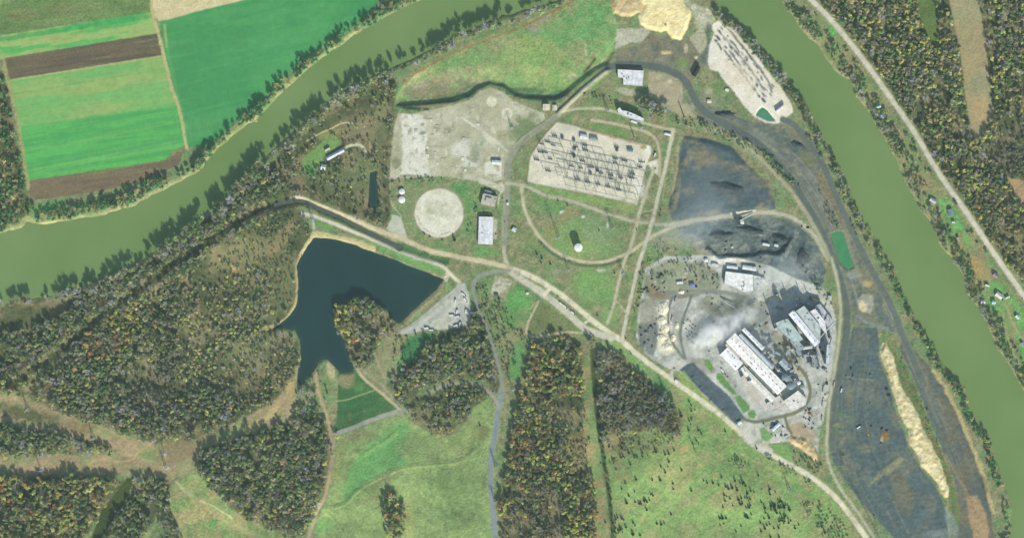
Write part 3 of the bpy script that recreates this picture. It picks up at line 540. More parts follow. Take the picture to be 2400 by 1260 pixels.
stain_or_shade(1715, 575, 40, 14, (136, 144, 136), .5); stain_or_shade(1720, 607, 30, 5, (172, 158, 124), .7); stain_or_shade(1830, 560, 40, 26, (78, 90, 96), .6); stain_or_shade(1860, 625, 34, 30, (130, 138, 138), .6); stain_or_shade(1840, 520, 40, 10, (96, 104, 100), .6, 10)
stain_or_shade(1605, 560, 40, 20, (140, 146, 132), .7, 20); stain_or_shade(1640, 575, 14, 26, (186, 176, 150), .6, -35); stain_or_shade(1580, 570, 22, 14, (152, 156, 104), .6, 10)
poly("slag_field", "broad blue-grey slag field east of the perimeter road", "slag field", "coal", slag_se, (94, 109, 110), c2=(112, 119, 111), s2=40, amp=.13, warp=5, contrast=(.5, .7))
slag_e = [(2108, 790), (2150, 828), (2188, 868), (2222, 925), (2252, 990), (2282, 1060), (2305, 1130), (2322, 1200), (2335, 1280), (2345, 1400), (2240, 1400), (2232, 1300), (2250, 1200), (2235, 1120), (2205, 1040), (2170, 950), (2140, 870), (2112, 830)]
poly("slag_field", "long grey slag terrace between the brush strip and the river", "slag field", "coal", slag_e, (100, 109, 104), c2=(118, 116, 100), s2=34, amp=.12, warp=6)
poly("brush_strip", "brushy strip of weeds east of the cream sand ridge", "scrub", "grass", [(2080, 800), (2110, 840), (2135, 880), (2165, 960), (2200, 1045), (2232, 1120), (2250, 1200), (2238, 1300), (2228, 1260), (2222, 1165), (2205, 1095), (2185, 1045), (2150, 970), (2118, 915), (2103, 870), (2090, 830)], (122, 122, 92), c2=(104, 130, 88), s2=12, amp=.2, warp=6)
tint_line([(2135, 862), (2160, 920), (2190, 1000), (2225, 1075), (2250, 1140)], 9, (100, 116, 116), .8, 3, 4)
tint_line([(2190, 870), (2225, 925), (2255, 985), (2285, 1055), (2310, 1130), (2330, 1200)], 9, (196, 178, 132), .85, 10, 5)
tint_line([(2150, 850), (2175, 905), (2210, 960)], 8, (150, 140, 116), .6, 8, 5)
stain_poly([(2262, 1165), (2290, 1160), (2310, 1200), (2320, 1280), (2290, 1290), (2275, 1230)], (178, 152, 118), .85, 8, 6); tint_line([(2215, 1065), (2240, 1110), (2265, 1150), (2285, 1200)], 6, (158, 132, 104), .7, 5)
stain_poly([(2030, 1145), (2060, 1105), (2110, 1070), (2122, 1075), (2100, 1098), (2060, 1120)], (150, 148, 118), .8, 4, 4)
stain_poly([(2085, 1110), (2120, 1100), (2145, 1170), (2130, 1205), (2100, 1190)], (124, 122, 102), .6, 6, 10, c2=(134, 124, 100), s2=10); stain_or_shade(2075, 1022, 11, 14, (162, 124, 72), .85); stain_or_shade(2067, 1028, 3, 8, (230, 214, 176), .9)
stain_or_shade(2020, 910, 60, 30, (122, 128, 120), .5); stain_or_shade(1990, 930, 8, 34, (134, 126, 100), .6); stain_or_shade(1985, 985, 24, 14, (128, 134, 120), .6); stain_or_shade(2030, 1050, 22, 12, (142, 142, 116), .6); stain_or_shade(2120, 1100, 14, 14, (128, 132, 120), .6)
stain_or_shade(2040, 830, 14, 30, (92, 108, 114), .6); tint_line([(1975, 880), (2010, 888), (2050, 890)], 3, (150, 150, 132), .6, 3); tint_line([(2075, 925), (2090, 960), (2100, 985)], 3, (138, 130, 106), .7, 3); tint_line([(2030, 1170), (2060, 1130), (2100, 1105)], 3, (84, 98, 98), .5, 4)
tint_line([(2030, 1190), (2080, 1215), (2150, 1240), (2200, 1238)], 4, (84, 98, 100), .5, 5); stain_or_shade(2230, 1225, 12, 34, (150, 166, 166), .5, -20); stain_or_shade(2310, 1140, 6, 24, (70, 80, 78), .4, -14); stain_or_shade(2200, 1250, 40, 14, (140, 152, 148), .4)
def along(pts, n, spread, width, cols, s0=.35, sh=.6):
    P_ = smooth(pts, False, 2)
    for _ in range(n):
        i0 = random.randrange(0, max(1, len(P_) - 6)); i1 = min(len(P_), i0 + random.randint(5, max(6, int(len(P_) * sh))))
        o1 = random.uniform(-spread, spread); o2 = o1 + random.uniform(-4, 4); q = []
        for j in range(i0, i1):
            a_, b_ = P_[max(0, j - 1)], P_[min(len(P_) - 1, j + 1)]; L = math.hypot(b_[0] - a_[0], b_[1] - a_[1]) + 1e-6
            o_ = o1 + (o2 - o1) * (j - i0) / (i1 - i0); q.append((P_[j][0] + (b_[1] - a_[1]) / L * o_, P_[j][1] - (b_[0] - a_[0]) / L * o_))
        if len(q) > 1: 
            w_, d_ = sdf_line(q, width * random.uniform(.5, 1.4), 1.5, rnd=0); blend(w_, d_, 2.5, mixcol(w_, random.choice(cols)), None, s0 * random.uniform(.5, 1.5))
GC = [(84, 98, 100), (148, 152, 140), (104, 116, 112), (160, 160, 144)]
along([(1600, 190), (1640, 250), (1700, 285), (1780, 320), (1850, 370), (1910, 450), (1950, 530), (1985, 620), (2010, 700)], 60, 24, 2, GC)
along([(1860, 300), (1925, 390), (1965, 480), (2010, 570), (2060, 665), (2110, 780), (2160, 890), (2220, 1020)], 40, 12, 2, GC)
along([(2010, 780), (1995, 880), (1985, 980), (2010, 1080), (2070, 1190), (2110, 1270)], 60, 45, 2.2, [(78, 94, 96), (118, 130, 124), (98, 112, 108), (134, 134, 114)])
along([(1610, 560), (1700, 530), (1800, 525), (1880, 570), (1920, 640)], 50, 36, 2.2, [(74, 90, 96), (136, 144, 136), (110, 122, 120)])
along([(1590, 500), (1680, 480), (1760, 450), (1800, 470)], 30, 60, 2, [(80, 98, 104), (110, 122, 120)])
along([(2130, 820), (2190, 920), (2240, 1040), (2290, 1180)], 40, 22, 2, [(90, 104, 102), (136, 134, 116), (118, 126, 116)])
for _ in range(80):
    x = random.uniform(1965, 2140); y = random.uniform(800, 1230)
    stain_or_shade(x, y, random.uniform(8, 40), random.uniform(1.2, 3), random.choice([(116, 126, 122), (84, 98, 98), (132, 128, 110)]), .4, random.choice([70, 80, 62, -50, 0]) + random.uniform(-10, 10))
stain_poly([(2020, 690), (2045, 690), (2048, 715), (2040, 735), (2020, 728), (2008, 705)], (164, 164, 146), .9, 4, 4)
stain_or_shade(2022, 718, 10, 14, (222, 206, 166), .9, -30); stain_or_shade(2033, 665, 14, 9, (200, 176, 124), .7); stain_or_shade(2000, 645, 16, 9, (148, 156, 154), .7)
tint_line([(2010, 740), (2040, 762), (2080, 770)], 8, (138, 146, 142), .8, 3); stain_or_shade(2090, 805, 14, 20, (130, 132, 92), .5)
poly("sand_ridge", "long narrow cream sand ridge across the slag field", "sand heap", "sand", sand_strip, (232, 220, 176), warp=8, amp=.07, c2=(214, 196, 148), s2=8)
stain_or_shade(2120, 950, 10, 30, (216, 192, 150), .5, -30)
# --- works ground
plant = [(1512, 628), (1560, 600), (1640, 598), (1700, 600), (1800, 620), (1860, 650), (1930, 672), (1945, 700), (1958, 740), (1960, 800), (1952, 880), (1932, 960), (1920, 1020), (1918, 1060), (1900, 1035), (1880, 1020), (1855, 1018), (1830, 1035), (1800, 1032), (1790, 1060), (1760, 1040), (1742, 1018), (1745, 1000), (1722, 995), (1590, 868), (1565, 864), (1512, 830), (1492, 790), (1496, 740), (1503, 690)]
poly("works_yard", "pale dusty yard around the smelting works", "yard", "gravel", plant, (198, 198, 188), c2=(172, 175, 166), s2=30, amp=.13, warp=4)
stain_poly([(1505, 640), (1560, 610), (1640, 615), (1690, 640), (1690, 690), (1640, 680), (1560, 690), (1510, 690)], (138, 144, 112), .75, 6, 8, c2=(112, 122, 96), s2=14)
stain_poly([(1515, 690), (1560, 682), (1640, 678), (1640, 692), (1600, 700), (1530, 705)], (130, 118, 100), .8, 5, 5); stain_or_shade(1528, 672, 8, 8, (176, 126, 84), .7); stain_or_shade(1545, 690, 22, 6, (150, 116, 92), .6)
stain_poly([(1494, 760), (1540, 745), (1545, 800), (1530, 835), (1500, 812)], (118, 126, 122), .85, 6, 5, c2=(98, 108, 108), s2=12); stain_poly([(1500, 700), (1540, 700), (1540, 760), (1498, 760)], (150, 146, 130), .7, 6, 6)
stain_poly([(1548, 715), (1565, 700), (1572, 740), (1572, 790), (1585, 822), (1560, 832), (1540, 815), (1545, 770)], (226, 216, 188), .95, 8, 5)
stain_poly([(1580, 700), (1610, 700), (1598, 745), (1592, 800), (1580, 800), (1574, 745)], (156, 158, 150), .7, 4, 4); stain_or_shade(1595, 682, 8, 6, (214, 204, 168), .8); stain_or_shade(1582, 795, 8, 26, (206, 194, 164), .7)
stain_poly([(1640, 690), (1760, 690), (1800, 720), (1800, 770), (1760, 780), (1700, 760), (1640, 720)], (172, 170, 150), .7, 8, 8, c2=(132, 136, 118), s2=10); stain_or_shade(1660, 715, 24, 12, (134, 132, 110), .6, 30)
stain_or_shade(1780, 740, 14, 26, (120, 134, 134), .6, -20); stain_or_shade(1800, 790, 30, 40, (118, 128, 122), .5, -40); stain_or_shade(1830, 800, 16, 30, (158, 150, 116), .6, -40)
stain_poly([(1738, 876), (1760, 900), (1790, 935), (1780, 950), (1750, 920), (1738, 895)], (196, 164, 132), .8, 4, 5); stain_poly([(1600, 840), (1650, 838), (1680, 870), (1640, 880)], (140, 138, 122), .6, 6, 8)
stain_poly([(1840, 1000), (1880, 985), (1905, 1015), (1915, 1040), (1895, 1030), (1855, 1018)], (178, 158, 130), .8, 5, 5)
tint_line([(1945, 760), (1945, 850), (1935, 930), (1922, 990)], 12, (196, 194, 182), .7, 3, 5)
stain_or_shade(1865, 860, 20, 30, (190, 178, 154), .6, -40); stain_or_shade(1900, 860, 14, 30, (196, 186, 168), .6); stain_or_shade(1850, 800, 8, 20, (200, 176, 138), .6, -30)
stain_poly([(1690, 770), (1740, 760), (1850, 850), (1900, 930), (1860, 965), (1800, 970), (1730, 900), (1680, 830)], (206, 206, 200), .6, 8, 10)
stain_poly([(1840, 700), (1910, 700), (1955, 750), (1950, 850), (1900, 880), (1870, 820), (1810, 770)], (182, 188, 190), .6, 8, 10)
for _ in range(170):
    x = random.uniform(1500, 1950); y = random.uniform(630, 1010)
    if 1600 < x < 1740 and y > 860 + (x - 1600) * .9: continue
    stain_or_shade(x, y, random.uniform(2, 8), random.uniform(1.5, 4), random.choice([(90, 96, 92), (216, 206, 180), (150, 134, 110), (70, 80, 80), (228, 226, 220)]), .5, random.choice([45, -45, 0]) + random.uniform(-12, 12))
poly("slag_apron", "long dark cinder apron beside the works approach road", "yard", "coal", [(1593, 866), (1608, 854), (1625, 848), (1651, 874), (1674, 897), (1704, 922), (1724, 947), (1750, 982), (1737, 992), (1722, 994), (1674, 946), (1631, 905)], (88, 102, 110), warp=2, c2=(98, 112, 118), s2=10, amp=.08)
for sx, sy in ((1622, 881), (1640, 905), (1664, 935), (1695, 958)): stain_or_shade(sx, sy, 6, 2.4, (58, 68, 76), .8, -35)
for i_, pts in enumerate(([(1650, 841), (1662, 842), (1674, 862), (1664, 868), (1652, 856)], [(1680, 873), (1690, 874), (1727, 922), (1716, 923), (1690, 900), (1678, 885)], [(1722, 928), (1734, 925), (1757, 950), (1757, 960), (1742, 968), (1730, 948)], [(1752, 966), (1764, 958), (1773, 968), (1768, 980), (1755, 978)])):
    poly("lawn", ("small clipped lawn at the north end of the lawn row by the white building", "long clipped green lawn strip west of the long roofs", "clipped green lawn strip near the works gate", "rounded green lawn inside the gate turning loop")[i_], "lawn", "grass", pts, (112, 152, 96), warp=1.5, amp=.08)
stain_poly([(1603, 868), (1640, 915), (1680, 958), (1720, 1000), (1745, 1015), (1735, 1020), (1700, 1002), (1650, 955), (1610, 910), (1585, 878)], (150, 172, 106), .8, 3, 3)
poly("lawn", "round-cornered green lawn east of the gate island", "lawn", "grass", [(1800, 1050), (1820, 1040), (1845, 1042), (1855, 1060), (1862, 1085), (1850, 1090), (1815, 1072)], (124, 162, 104), warp=3)
poly("lawn", "weedy green triangle above the gate lawn", "lawn", "grass", [(1780, 1002), (1792, 1002), (1812, 1020), (1800, 1035), (1785, 1030)], (126, 160, 108), warp=2)
poly("sand_heap", "peach coloured sand heap at the works south corner", "sand heap", "sand", sand_small, (226, 196, 154), warp=5, amp=.08)
# --- east bank gardens, fields, lanes
stain_poly([(1920, 30), (1980, 100), (2040, 190), (2100, 290), (2160, 380), (2210, 450), (2270, 540), (2330, 630), (2390, 700), (2380, 800), (2300, 720), (2260, 650), (2230, 600), (2190, 530), (2140, 440), (2090, 340), (2030, 250), (1960, 150), (1900, 60)], (132, 152, 104), .7, 10, 14, c2=(160, 148, 112), s2=30)
G2 = (112, 168, 102)
for lab, pts in (("bright green riverside lawn around the grey roofed house", [(2196, 470), (2215, 455), (2230, 470), (2248, 495), (2262, 515), (2262, 540), (2235, 545), (2222, 520), (2205, 500)]),
                 ("bright green lawn around the pale roofed house", [(2312, 665), (2345, 655), (2375, 690), (2385, 705), (2360, 715), (2350, 740), (2330, 745), (2320, 720), (2310, 690)]),
                 ("bright green lawn along the lane at the east edge", [(2375, 705), (2420, 735), (2420, 900), (2400, 860), (2385, 800), (2370, 750)]),
                 ("small green lawn by the north bend of the river road", [(1935, 45), (1950, 60), (1968, 85), (1955, 92), (1940, 75)])):
    poly("lawn", lab, "lawn", "grass", pts, G2, warp=10, c2=(130, 152, 104), s2=9, amp=.2)
stain_or_shade(2250, 470, 16, 10, (98, 160, 92), .5); stain_or_shade(2265, 560, 10, 16, (110, 170, 100), .7, -20); stain_or_shade(2290, 625, 18, 30, (182, 158, 112), .8, -30); stain_or_shade(2245, 580, 16, 20, (180, 154, 112), .6, -30); stain_or_shade(2330, 740, 30, 14, (140, 150, 100), .5)
tint_line([(2352, 735), (2350, 760), (2365, 800), (2385, 850), (2400, 870)], 4, (164, 172, 126), .8, 2); tint_line([(2361, 718), (2368, 745), (2384, 775), (2398, 795)], 5, (178, 158, 122), .8, 3)
fld = [(2200, -9000), (2225, 0), (2240, 67), (2247, 93), (2257, 167), (2263, 233), (2273, 283), (2281, 318), (2297, 333), (2301, 312), (2317, 290), (2335, 264), (2324, 233), (2314, 133), (2310, 73), (2300, 33), (2290, 0), (2270, -9000)]
poly("tan_field", "long tan harvested strip in the eastern forest", "field", "soil", fld, (170, 156, 122), c2=(158, 156, 124), s2=60, warp=3, amp=.06)
stain_or_shade(2265, 60, 24, 50, (158, 154, 118), .7, 0); stain_or_shade(2300, 250, 24, 40, (186, 160, 118), .5)
poly("tan_field", "tan bare field cut off by the east edge", "field", "soil", [(2362, 416), (2420, 425), (2420, 500), (2392, 478)], (176, 152, 120), warp=4)
poly("green_glade", "shaded green glade inside the eastern forest", "glade", "grass", [(2135, -60), (2190, -60), (2190, 0), (2196, 60), (2202, 112), (2178, 95), (2155, 45)], (104, 124, 82), warp=8, soft=6)

# --- roads (top of the stack)
LT = (222, 213, 186); LT2 = (192, 188, 168)
river_road = [(1700, -400), (1888, -12), (1912, 10), (1940, 38), (1990, 96), (2040, 162), (2075, 212), (2120, 275), (2150, 320), (2182, 376), (2215, 428), (2262, 492), (2310, 565), (2345, 615), (2380, 665), (2420, 722), (2800, 1300)]
road("river_road", "straight pale road running along the east bank of the river", "road", "road", river_road, 9, (210, 202, 184), warp=1.2, verge=(170, 176, 130))
main_road = [(1193, 627), (1250, 648), (1290, 673), (1333, 703), (1383, 747), (1433, 783), (1460, 800), (1500, 836), (1567, 884), (1633, 930), (1700, 980), (1750, 1026), (1800, 1060), (1843, 1084), (1887, 1107), (1933, 1140), (1967, 1173), (2000, 1217), (2040, 1272), (2300, 1800)]
road("main_road", "pale main road running south-east from the works junction", "road", "road", main_road, 9, LT, verge=(170, 180, 130))
tint_line([(1740, 1010), (1765, 1035), (1800, 1058)], 24, (206, 200, 184), .85, 4, 4); road("gate_road", "pale teardrop road loop at the works gate", "road", "road", [(1752, 1000), (1757, 1015), (1765, 1030), (1775, 1028), (1778, 1012), (1770, 1000), (1755, 998)], 5, (204, 200, 188))
tint_line([(1790, 1038), (1820, 1034), (1850, 1030)], 7, (206, 198, 182), .8)
road("south_carriageway", "broad pale lower carriageway of the twin roads", "road", "road", [(1195, 634), (1222, 655), (1243, 667), (1277, 690), (1327, 730), (1355, 757), (1378, 775), (1433, 792)], 13, (202, 196, 176), verge=(150, 168, 118))
road("link_road", "short pale link between the twin carriageways", "road", "road", [(1275, 690), (1290, 675)], 7, LT); tint_line([(1372, 755), (1385, 750)], 6, LT, .9)
road("meadow_track", "thin pale track along the triangular meadow", "track", "road", [(1262, 706), (1248, 735), (1234, 762), (1234, 785), (1260, 788), (1305, 780), (1340, 778), (1378, 779)], 3, (190, 180, 148))
tint_line([(1243, 788), (1290, 790), (1300, 788)], 4, (208, 200, 180), .7)
road("plateau_road", "pale road curving around the works plateau to the junction", "road", "road", [(1193, 627), (1183, 605), (1180, 570), (1181, 520), (1186, 465), (1186, 420), (1190, 380), (1200, 350), (1232, 320), (1275, 292), (1312, 264), (1340, 237), (1370, 208), (1400, 183), (1430, 160)], 6, (186, 182, 158), verge=(142, 144, 118))
road("grey_lane", "wide grey asphalt lane swinging past the demolished site", "road", "asphalt", [(1183, 570), (1186, 500), (1190, 440), (1191, 385), (1204, 352), (1240, 318), (1285, 288), (1308, 272)], 9, (150, 152, 134), verge=(136, 148, 112))
tint_line([(1207, 425), (1206, 380), (1220, 340), (1240, 318)], 3, (128, 124, 98), .7); tint_line([(1216, 425), (1222, 375), (1240, 335), (1268, 305)], 3, (150, 144, 116), .6)
road("canal_road", "pale embankment road along the north side of the canal", "road", "road", [(690, 462), (710, 466), (773, 493), (833, 515), (883, 538), (950, 562), (1000, 586), (1067, 601), (1130, 612), (1167, 620), (1193, 628)], 8, (204, 192, 160), verge=(176, 168, 128))
road("dam_road", "narrow whitish road along the south side of the canal", "road", "road", [(708, 500), (725, 503), (767, 517), (833, 545), (900, 572), (967, 601), (1015, 614), (1040, 625), (1055, 642), (1078, 662)], 5, (214, 206, 184), verge=(176, 176, 130))
tint_line([(1078, 662), (1060, 690), (1020, 722), (975, 755), (935, 780)], 6, (170, 170, 160), .7); tint_line([(1050, 640), (1045, 655)], 10, (212, 204, 182), .8); tint_line([(733, 505), (736, 535)], 5, (200, 204, 196), .7)
road("valley_lane", "thin grey lane winding south through the valley wood", "road", "asphalt", [(1193, 634), (1150, 638), (1122, 645), (1108, 662), (1110, 695), (1128, 738), (1150, 788), (1164, 840), (1176, 883), (1176, 920), (1168, 955)], 6, (146, 150, 138), verge=(130, 142, 106))
road("hill_lane", "wide blue-grey lane down the east side of the hill pasture", "road", "asphalt", [(1176, 915), (1168, 955), (1162, 1010), (1150, 1070), (1149, 1120), (1151, 1160), (1157, 1207), (1160, 1262), (1165, 1500)], 10, (140, 148, 150), verge=(160, 172, 120))
road("arc_lane", "pale grey lane curving round the wooded knoll", "road", "asphalt", [(1168, 955), (1160, 935), (1146, 918), (1122, 902), (1090, 895), (1050, 900), (1020, 912), (1003, 922)], 5, (160, 158, 140))
road("dam_toe_road", "pale grey road along the toe of the earth dam", "road", "road", [(783, 1017), (830, 1000), (880, 980), (935, 962)], 8, (168, 168, 154)); stain_or_shade(940, 962, 10, 9, (160, 156, 140), .9)
tint_line([(783, 1017), (781, 1045), (781, 1072)], 7, (170, 168, 156), .9)
road("crest_track", "pale track down the dam crest to its toe", "track", "road", [(836, 862), (850, 885), (880, 910), (905, 930), (935, 957)], 4, (192, 178, 146)); tint_line([(846, 863), (880, 890), (905, 910), (920, 935)], 6, (170, 160, 136), .7, 4); tint_line([(875, 820), (890, 860), (905, 895)], 6, (172, 158, 132), .7, 4)
road("west_track", "dusty track down the west abutment to the pasture corner", "track", "road", [(738, 862), (742, 900), (748, 925), (760, 955), (768, 985), (777, 1025), (778, 1080), (770, 1130), (758, 1175), (745, 1188), (728, 1240), (715, 1280)], 5, (176, 162, 132), verge=(160, 146, 112)); stain_or_shade(748, 1183, 9, 6, (206, 194, 176), .9)
loop = [(1222, 440), (1226, 480), (1238, 515), (1262, 555), (1290, 583), (1325, 603), (1365, 614), (1410, 615), (1450, 604), (1478, 590), (1505, 570), (1535, 550), (1575, 532), (1620, 520)]
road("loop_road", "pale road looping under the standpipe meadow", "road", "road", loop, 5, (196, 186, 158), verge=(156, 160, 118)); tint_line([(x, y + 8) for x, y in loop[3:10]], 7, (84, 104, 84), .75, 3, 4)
road("cross_road", "grey road crossing south of the substation", "road", "road", [(1188, 430), (1215, 432), (1240, 438), (1262, 450), (1282, 460), (1340, 470), (1400, 493), (1450, 510), (1495, 521), (1573, 528)], 5, (182, 176, 156), verge=(150, 160, 116))
road("coal_road", "smoky pale road between the two coal yards", "road", "road", [(1560, 528), (1600, 520), (1680, 510), (1740, 503), (1800, 497), (1850, 505), (1885, 525), (1915, 560), (1935, 600), (1942, 608)], 6, (186, 182, 162), verge=(166, 160, 130)); tint_line([(1715, 500), (1770, 494)], 5, (216, 208, 180), .8)
road("east_avenue", "long straight pale avenue from the substation to the junction", "road", "road", [(1578, 306), (1570, 345), (1560, 390), (1547, 440), (1536, 490), (1522, 543), (1507, 587), (1490, 647), (1473, 720), (1461, 780), (1458, 800)], 6, (200, 194, 172), verge=(150, 158, 116))
road("west_avenue", "pale avenue parallel to the long straight one", "road", "road", [(1533, 395), (1523, 420), (1507, 473), (1493, 520), (1480, 577), (1462, 612), (1452, 655), (1441, 705), (1423, 757)], 5, (188, 182, 156), verge=(150, 158, 116))
tint_line([(1443, 703), (1455, 716), (1468, 732)], 4, (186, 178, 150), .8); tint_line([(1507, 497), (1530, 492)], 3, (186, 178, 150), .8); tint_line([(1495, 665), (1485, 720), (1472, 780)], 3, (172, 160, 116), .6, 2); tint_line([(1560, 420), (1553, 470)], 3, (178, 170, 136), .7); tint_line([(1590, 345), (1585, 400), (1575, 450)], 6, (178, 166, 132), .7, 4)
road("north_loop", "pale lane looping over the north of the substation", "road", "road", [(1318, 262), (1340, 257), (1362, 254), (1407, 254), (1447, 263), (1500, 287), (1550, 300), (1580, 304)], 4, (188, 182, 152)); road("inner_lane", "narrow tan lane hugging the substation north edge", "road", "road", [(1387, 282), (1430, 288), (1467, 297), (1515, 308), (1536, 322), (1545, 345), (1547, 385), (1546, 412)], 4, (188, 178, 150), verge=(140, 150, 108))
road("haul_road", "dark grey haul road curving from the sand heaps down the east side", "road", "asphalt", [(1425, 158), (1460, 150), (1500, 151), (1555, 160), (1597, 178), (1614, 200), (1628, 235), (1650, 262), (1690, 287), (1740, 312), (1790, 345), (1825, 385), (1855, 425), (1890, 478), (1920, 530), (1945, 590), (1966, 645), (1982, 700), (1986, 755), (1980, 815), (1966, 875), (1954, 940), (1949, 1000), (1949, 1050)], 14, (102, 112, 108), verge=(130, 134, 116))
road("perimeter_road", "pale perimeter road east of the works running south", "road", "road", [(1948, 605), (1962, 650), (1970, 700), (1970, 760), (1962, 830), (1950, 900), (1941, 960), (1937, 1040), (1941, 1088), (1966, 1140), (2000, 1185), (2030, 1230), (2056, 1272)], 4.5, (182, 178, 154), verge=(140, 152, 108))
road("riverside_road", "dark grey road through the sidings along the river side", "road", "asphalt", [(1835, 280), (1868, 295), (1900, 340), (1930, 385), (1945, 425), (1967, 477), (2000, 547), (2033, 617), (2067, 675), (2093, 725), (2117, 790), (2140, 840), (2165, 900)], 12, (108, 117, 112), verge=(144, 140, 112))
road("diagonal_track", "pale gravel siding road on the inner side of the haul road", "road", "road", [(1650, 300), (1700, 310), (1760, 350), (1810, 400), (1850, 440), (1890, 500), (1925, 560), (1942, 604)], 6, (170, 164, 140), verge=(150, 156, 122))
stain_or_shade(1740, 345, 60, 8, (140, 158, 120), .6, 38); stain_or_shade(1830, 440, 30, 6, (120, 160, 110), .6, 45)
road("works_ring_road", "dark worn ring road round the east end of the works", "road", "asphalt", [(1748, 983), (1771, 989), (1814, 979), (1860, 969), (1887, 953), (1899, 930), (1898, 902), (1887, 876), (1865, 851), (1844, 831), (1812, 802)], 6, (122, 126, 108), warp=3)
for lab, pts in (("outer dark siding loop west of the works", [(1590, 688), (1574, 695), (1565, 730), (1567, 780), (1583, 817), (1602, 838)]), ("inner dark siding loop west of the works", [(1622, 690), (1604, 737), (1594, 770), (1597, 805), (1606, 840)])):
    road("siding", lab, "road", "asphalt", pts, 4, (124, 130, 122))
road("works_lane", "grey lane past the white machine shop", "road", "asphalt", [(1560, 690), (1620, 685), (1680, 682), (1720, 688), (1745, 700), (1780, 706)], 8, (138, 144, 136), warp=4); road("works_back_lane", "pale dusty lane behind the furnace buildings", "road", "road", [(1780, 700), (1830, 695), (1880, 695), (1940, 705)], 5, (196, 190, 164))
road("approach_spur", "pale spur linking the main road with the works west gate", "road", "road", [(1572, 880), (1576, 868), (1590, 856), (1602, 846)], 5, (196, 190, 168)); tint_line([(1740, 985), (1748, 1000)], 6, (190, 186, 168), .8)
road("scrap_lane", "dark worn lane south of the works ring", "road", "asphalt", [(1840, 975), (1846, 1000), (1855, 1015)], 5, (124, 120, 104))
tint_line([(720, 330), (745, 315), (780, 300), (800, 288), (828, 288)], 3.5, (206, 192, 150), .9, 3); road("farm_drive", "pale drive to the riverside farmstead", "track", "road", [(775, 368), (800, 350), (830, 337), (848, 342), (856, 355)], 4, (206, 202, 176))
stain_or_shade(845, 300, 60, 16, (150, 148, 116), .4, -10)
stain_poly([(720, 360), (760, 325), (790, 318), (800, 335), (760, 370), (740, 395), (715, 400), (708, 380)], (122, 160, 98), .85, 8, 6); stain_or_shade(730, 400, 26, 14, (92, 144, 92), .6); stain_or_shade(770, 315, 30, 10, (150, 156, 100), .7, -20)
stain_or_shade(868, 350, 3, 22, (190, 158, 118), .8, -5); tint_line([(914, 430), (914, 470), (925, 490), (940, 505)], 3, (190, 186, 160), .7, 2); stain_or_shade(1120, 450, 10, 34, (130, 160, 106), .5); stain_or_shade(1145, 500, 6, 50, (140, 146, 116), .4)
stain_or_shade(1140, 590, 34, 12, (112, 164, 100), .7); stain_or_shade(1100, 470, 16, 50, (108, 156, 98), .5); stain_or_shade(1175, 440, 8, 14, (214, 208, 186), .8); tint_line([(1130, 425), (1150, 432), (1172, 440)], 12, (208, 202, 180), .85, 3, 4); tint_line([(1172, 440), (1168, 480)], 5, (196, 190, 168), .7)
stain_poly([(1155, 512), (1166, 515), (1164, 560), (1157, 560)], (200, 194, 172), .7, 2, 3)
for k in range(260):
    x = random.uniform(1420, 2000); y = random.uniform(960, 1262); stain_or_shade(x, y, random.uniform(4, 18), random.uniform(2, 7), random.choice([(120, 140, 96), (160, 158, 114), (108, 134, 92), (150, 146, 108)]), .35, random.uniform(-60, 60))
for k in range(160):
    x = random.uniform(960, 1430); y = random.uniform(20, 225); stain_or_shade(x, y, random.uniform(4, 22), random.uniform(2, 7), random.choice([(112, 140, 96), (156, 148, 114), (104, 150, 96), (160, 162, 118)]), .35, random.uniform(-40, 10))
for k in range(8):
    tint_line([(380 + k * 62, 40 - k * 12), (440 + k * 55, 340 - k * 34)], 1.6, (100, 166, 108), .3, 1)
along([(40, 200), (200, 175), (390, 145)], 40, 0, 1, [(110, 168, 104)], .0)
for k in range(26):
    o_ = random.uniform(0, 230); tint_line([(20 + o_ * .14, 192 + o_), (384 + o_ * .14, 134 + o_ * .93)], 1.3, random.choice([(140, 178, 116), (92, 156, 94)]), .35, 1)
# slim damp/dirt speckle everywhere
for k in range(300):
    x = random.uniform(1190, 1560); y = random.uniform(430, 790)
    stain_or_shade(x, y, random.uniform(2, 9), random.uniform(2, 5), random.choice([(104, 130, 90), (158, 156, 120), (116, 148, 98), (146, 142, 110)]), .35, random.uniform(0, 180))
for k in range(220):
    x = random.uniform(760, 1990); y = random.uniform(960, 1262)
    stain_or_shade(x, y, random.uniform(3, 14), random.uniform(2, 8), random.choice([(124, 146, 98), (170, 170, 122), (118, 158, 102), (158, 148, 112)]), .25, random.uniform(0, 180))
# water beds
for D, c in ((RIV_D, (90, 110, 80)), (LAKE_D, (50, 70, 66)), (GP_D, (60, 110, 80)), (SP_D, (50, 74, 66)), (TP_D, (70, 120, 90)), (CAN_D, (52, 70, 62))):
    m = sstep(3, -6, D)[..., None]
    ALB[...] = ALB * (1 - m) + np.array(A(c)) * m

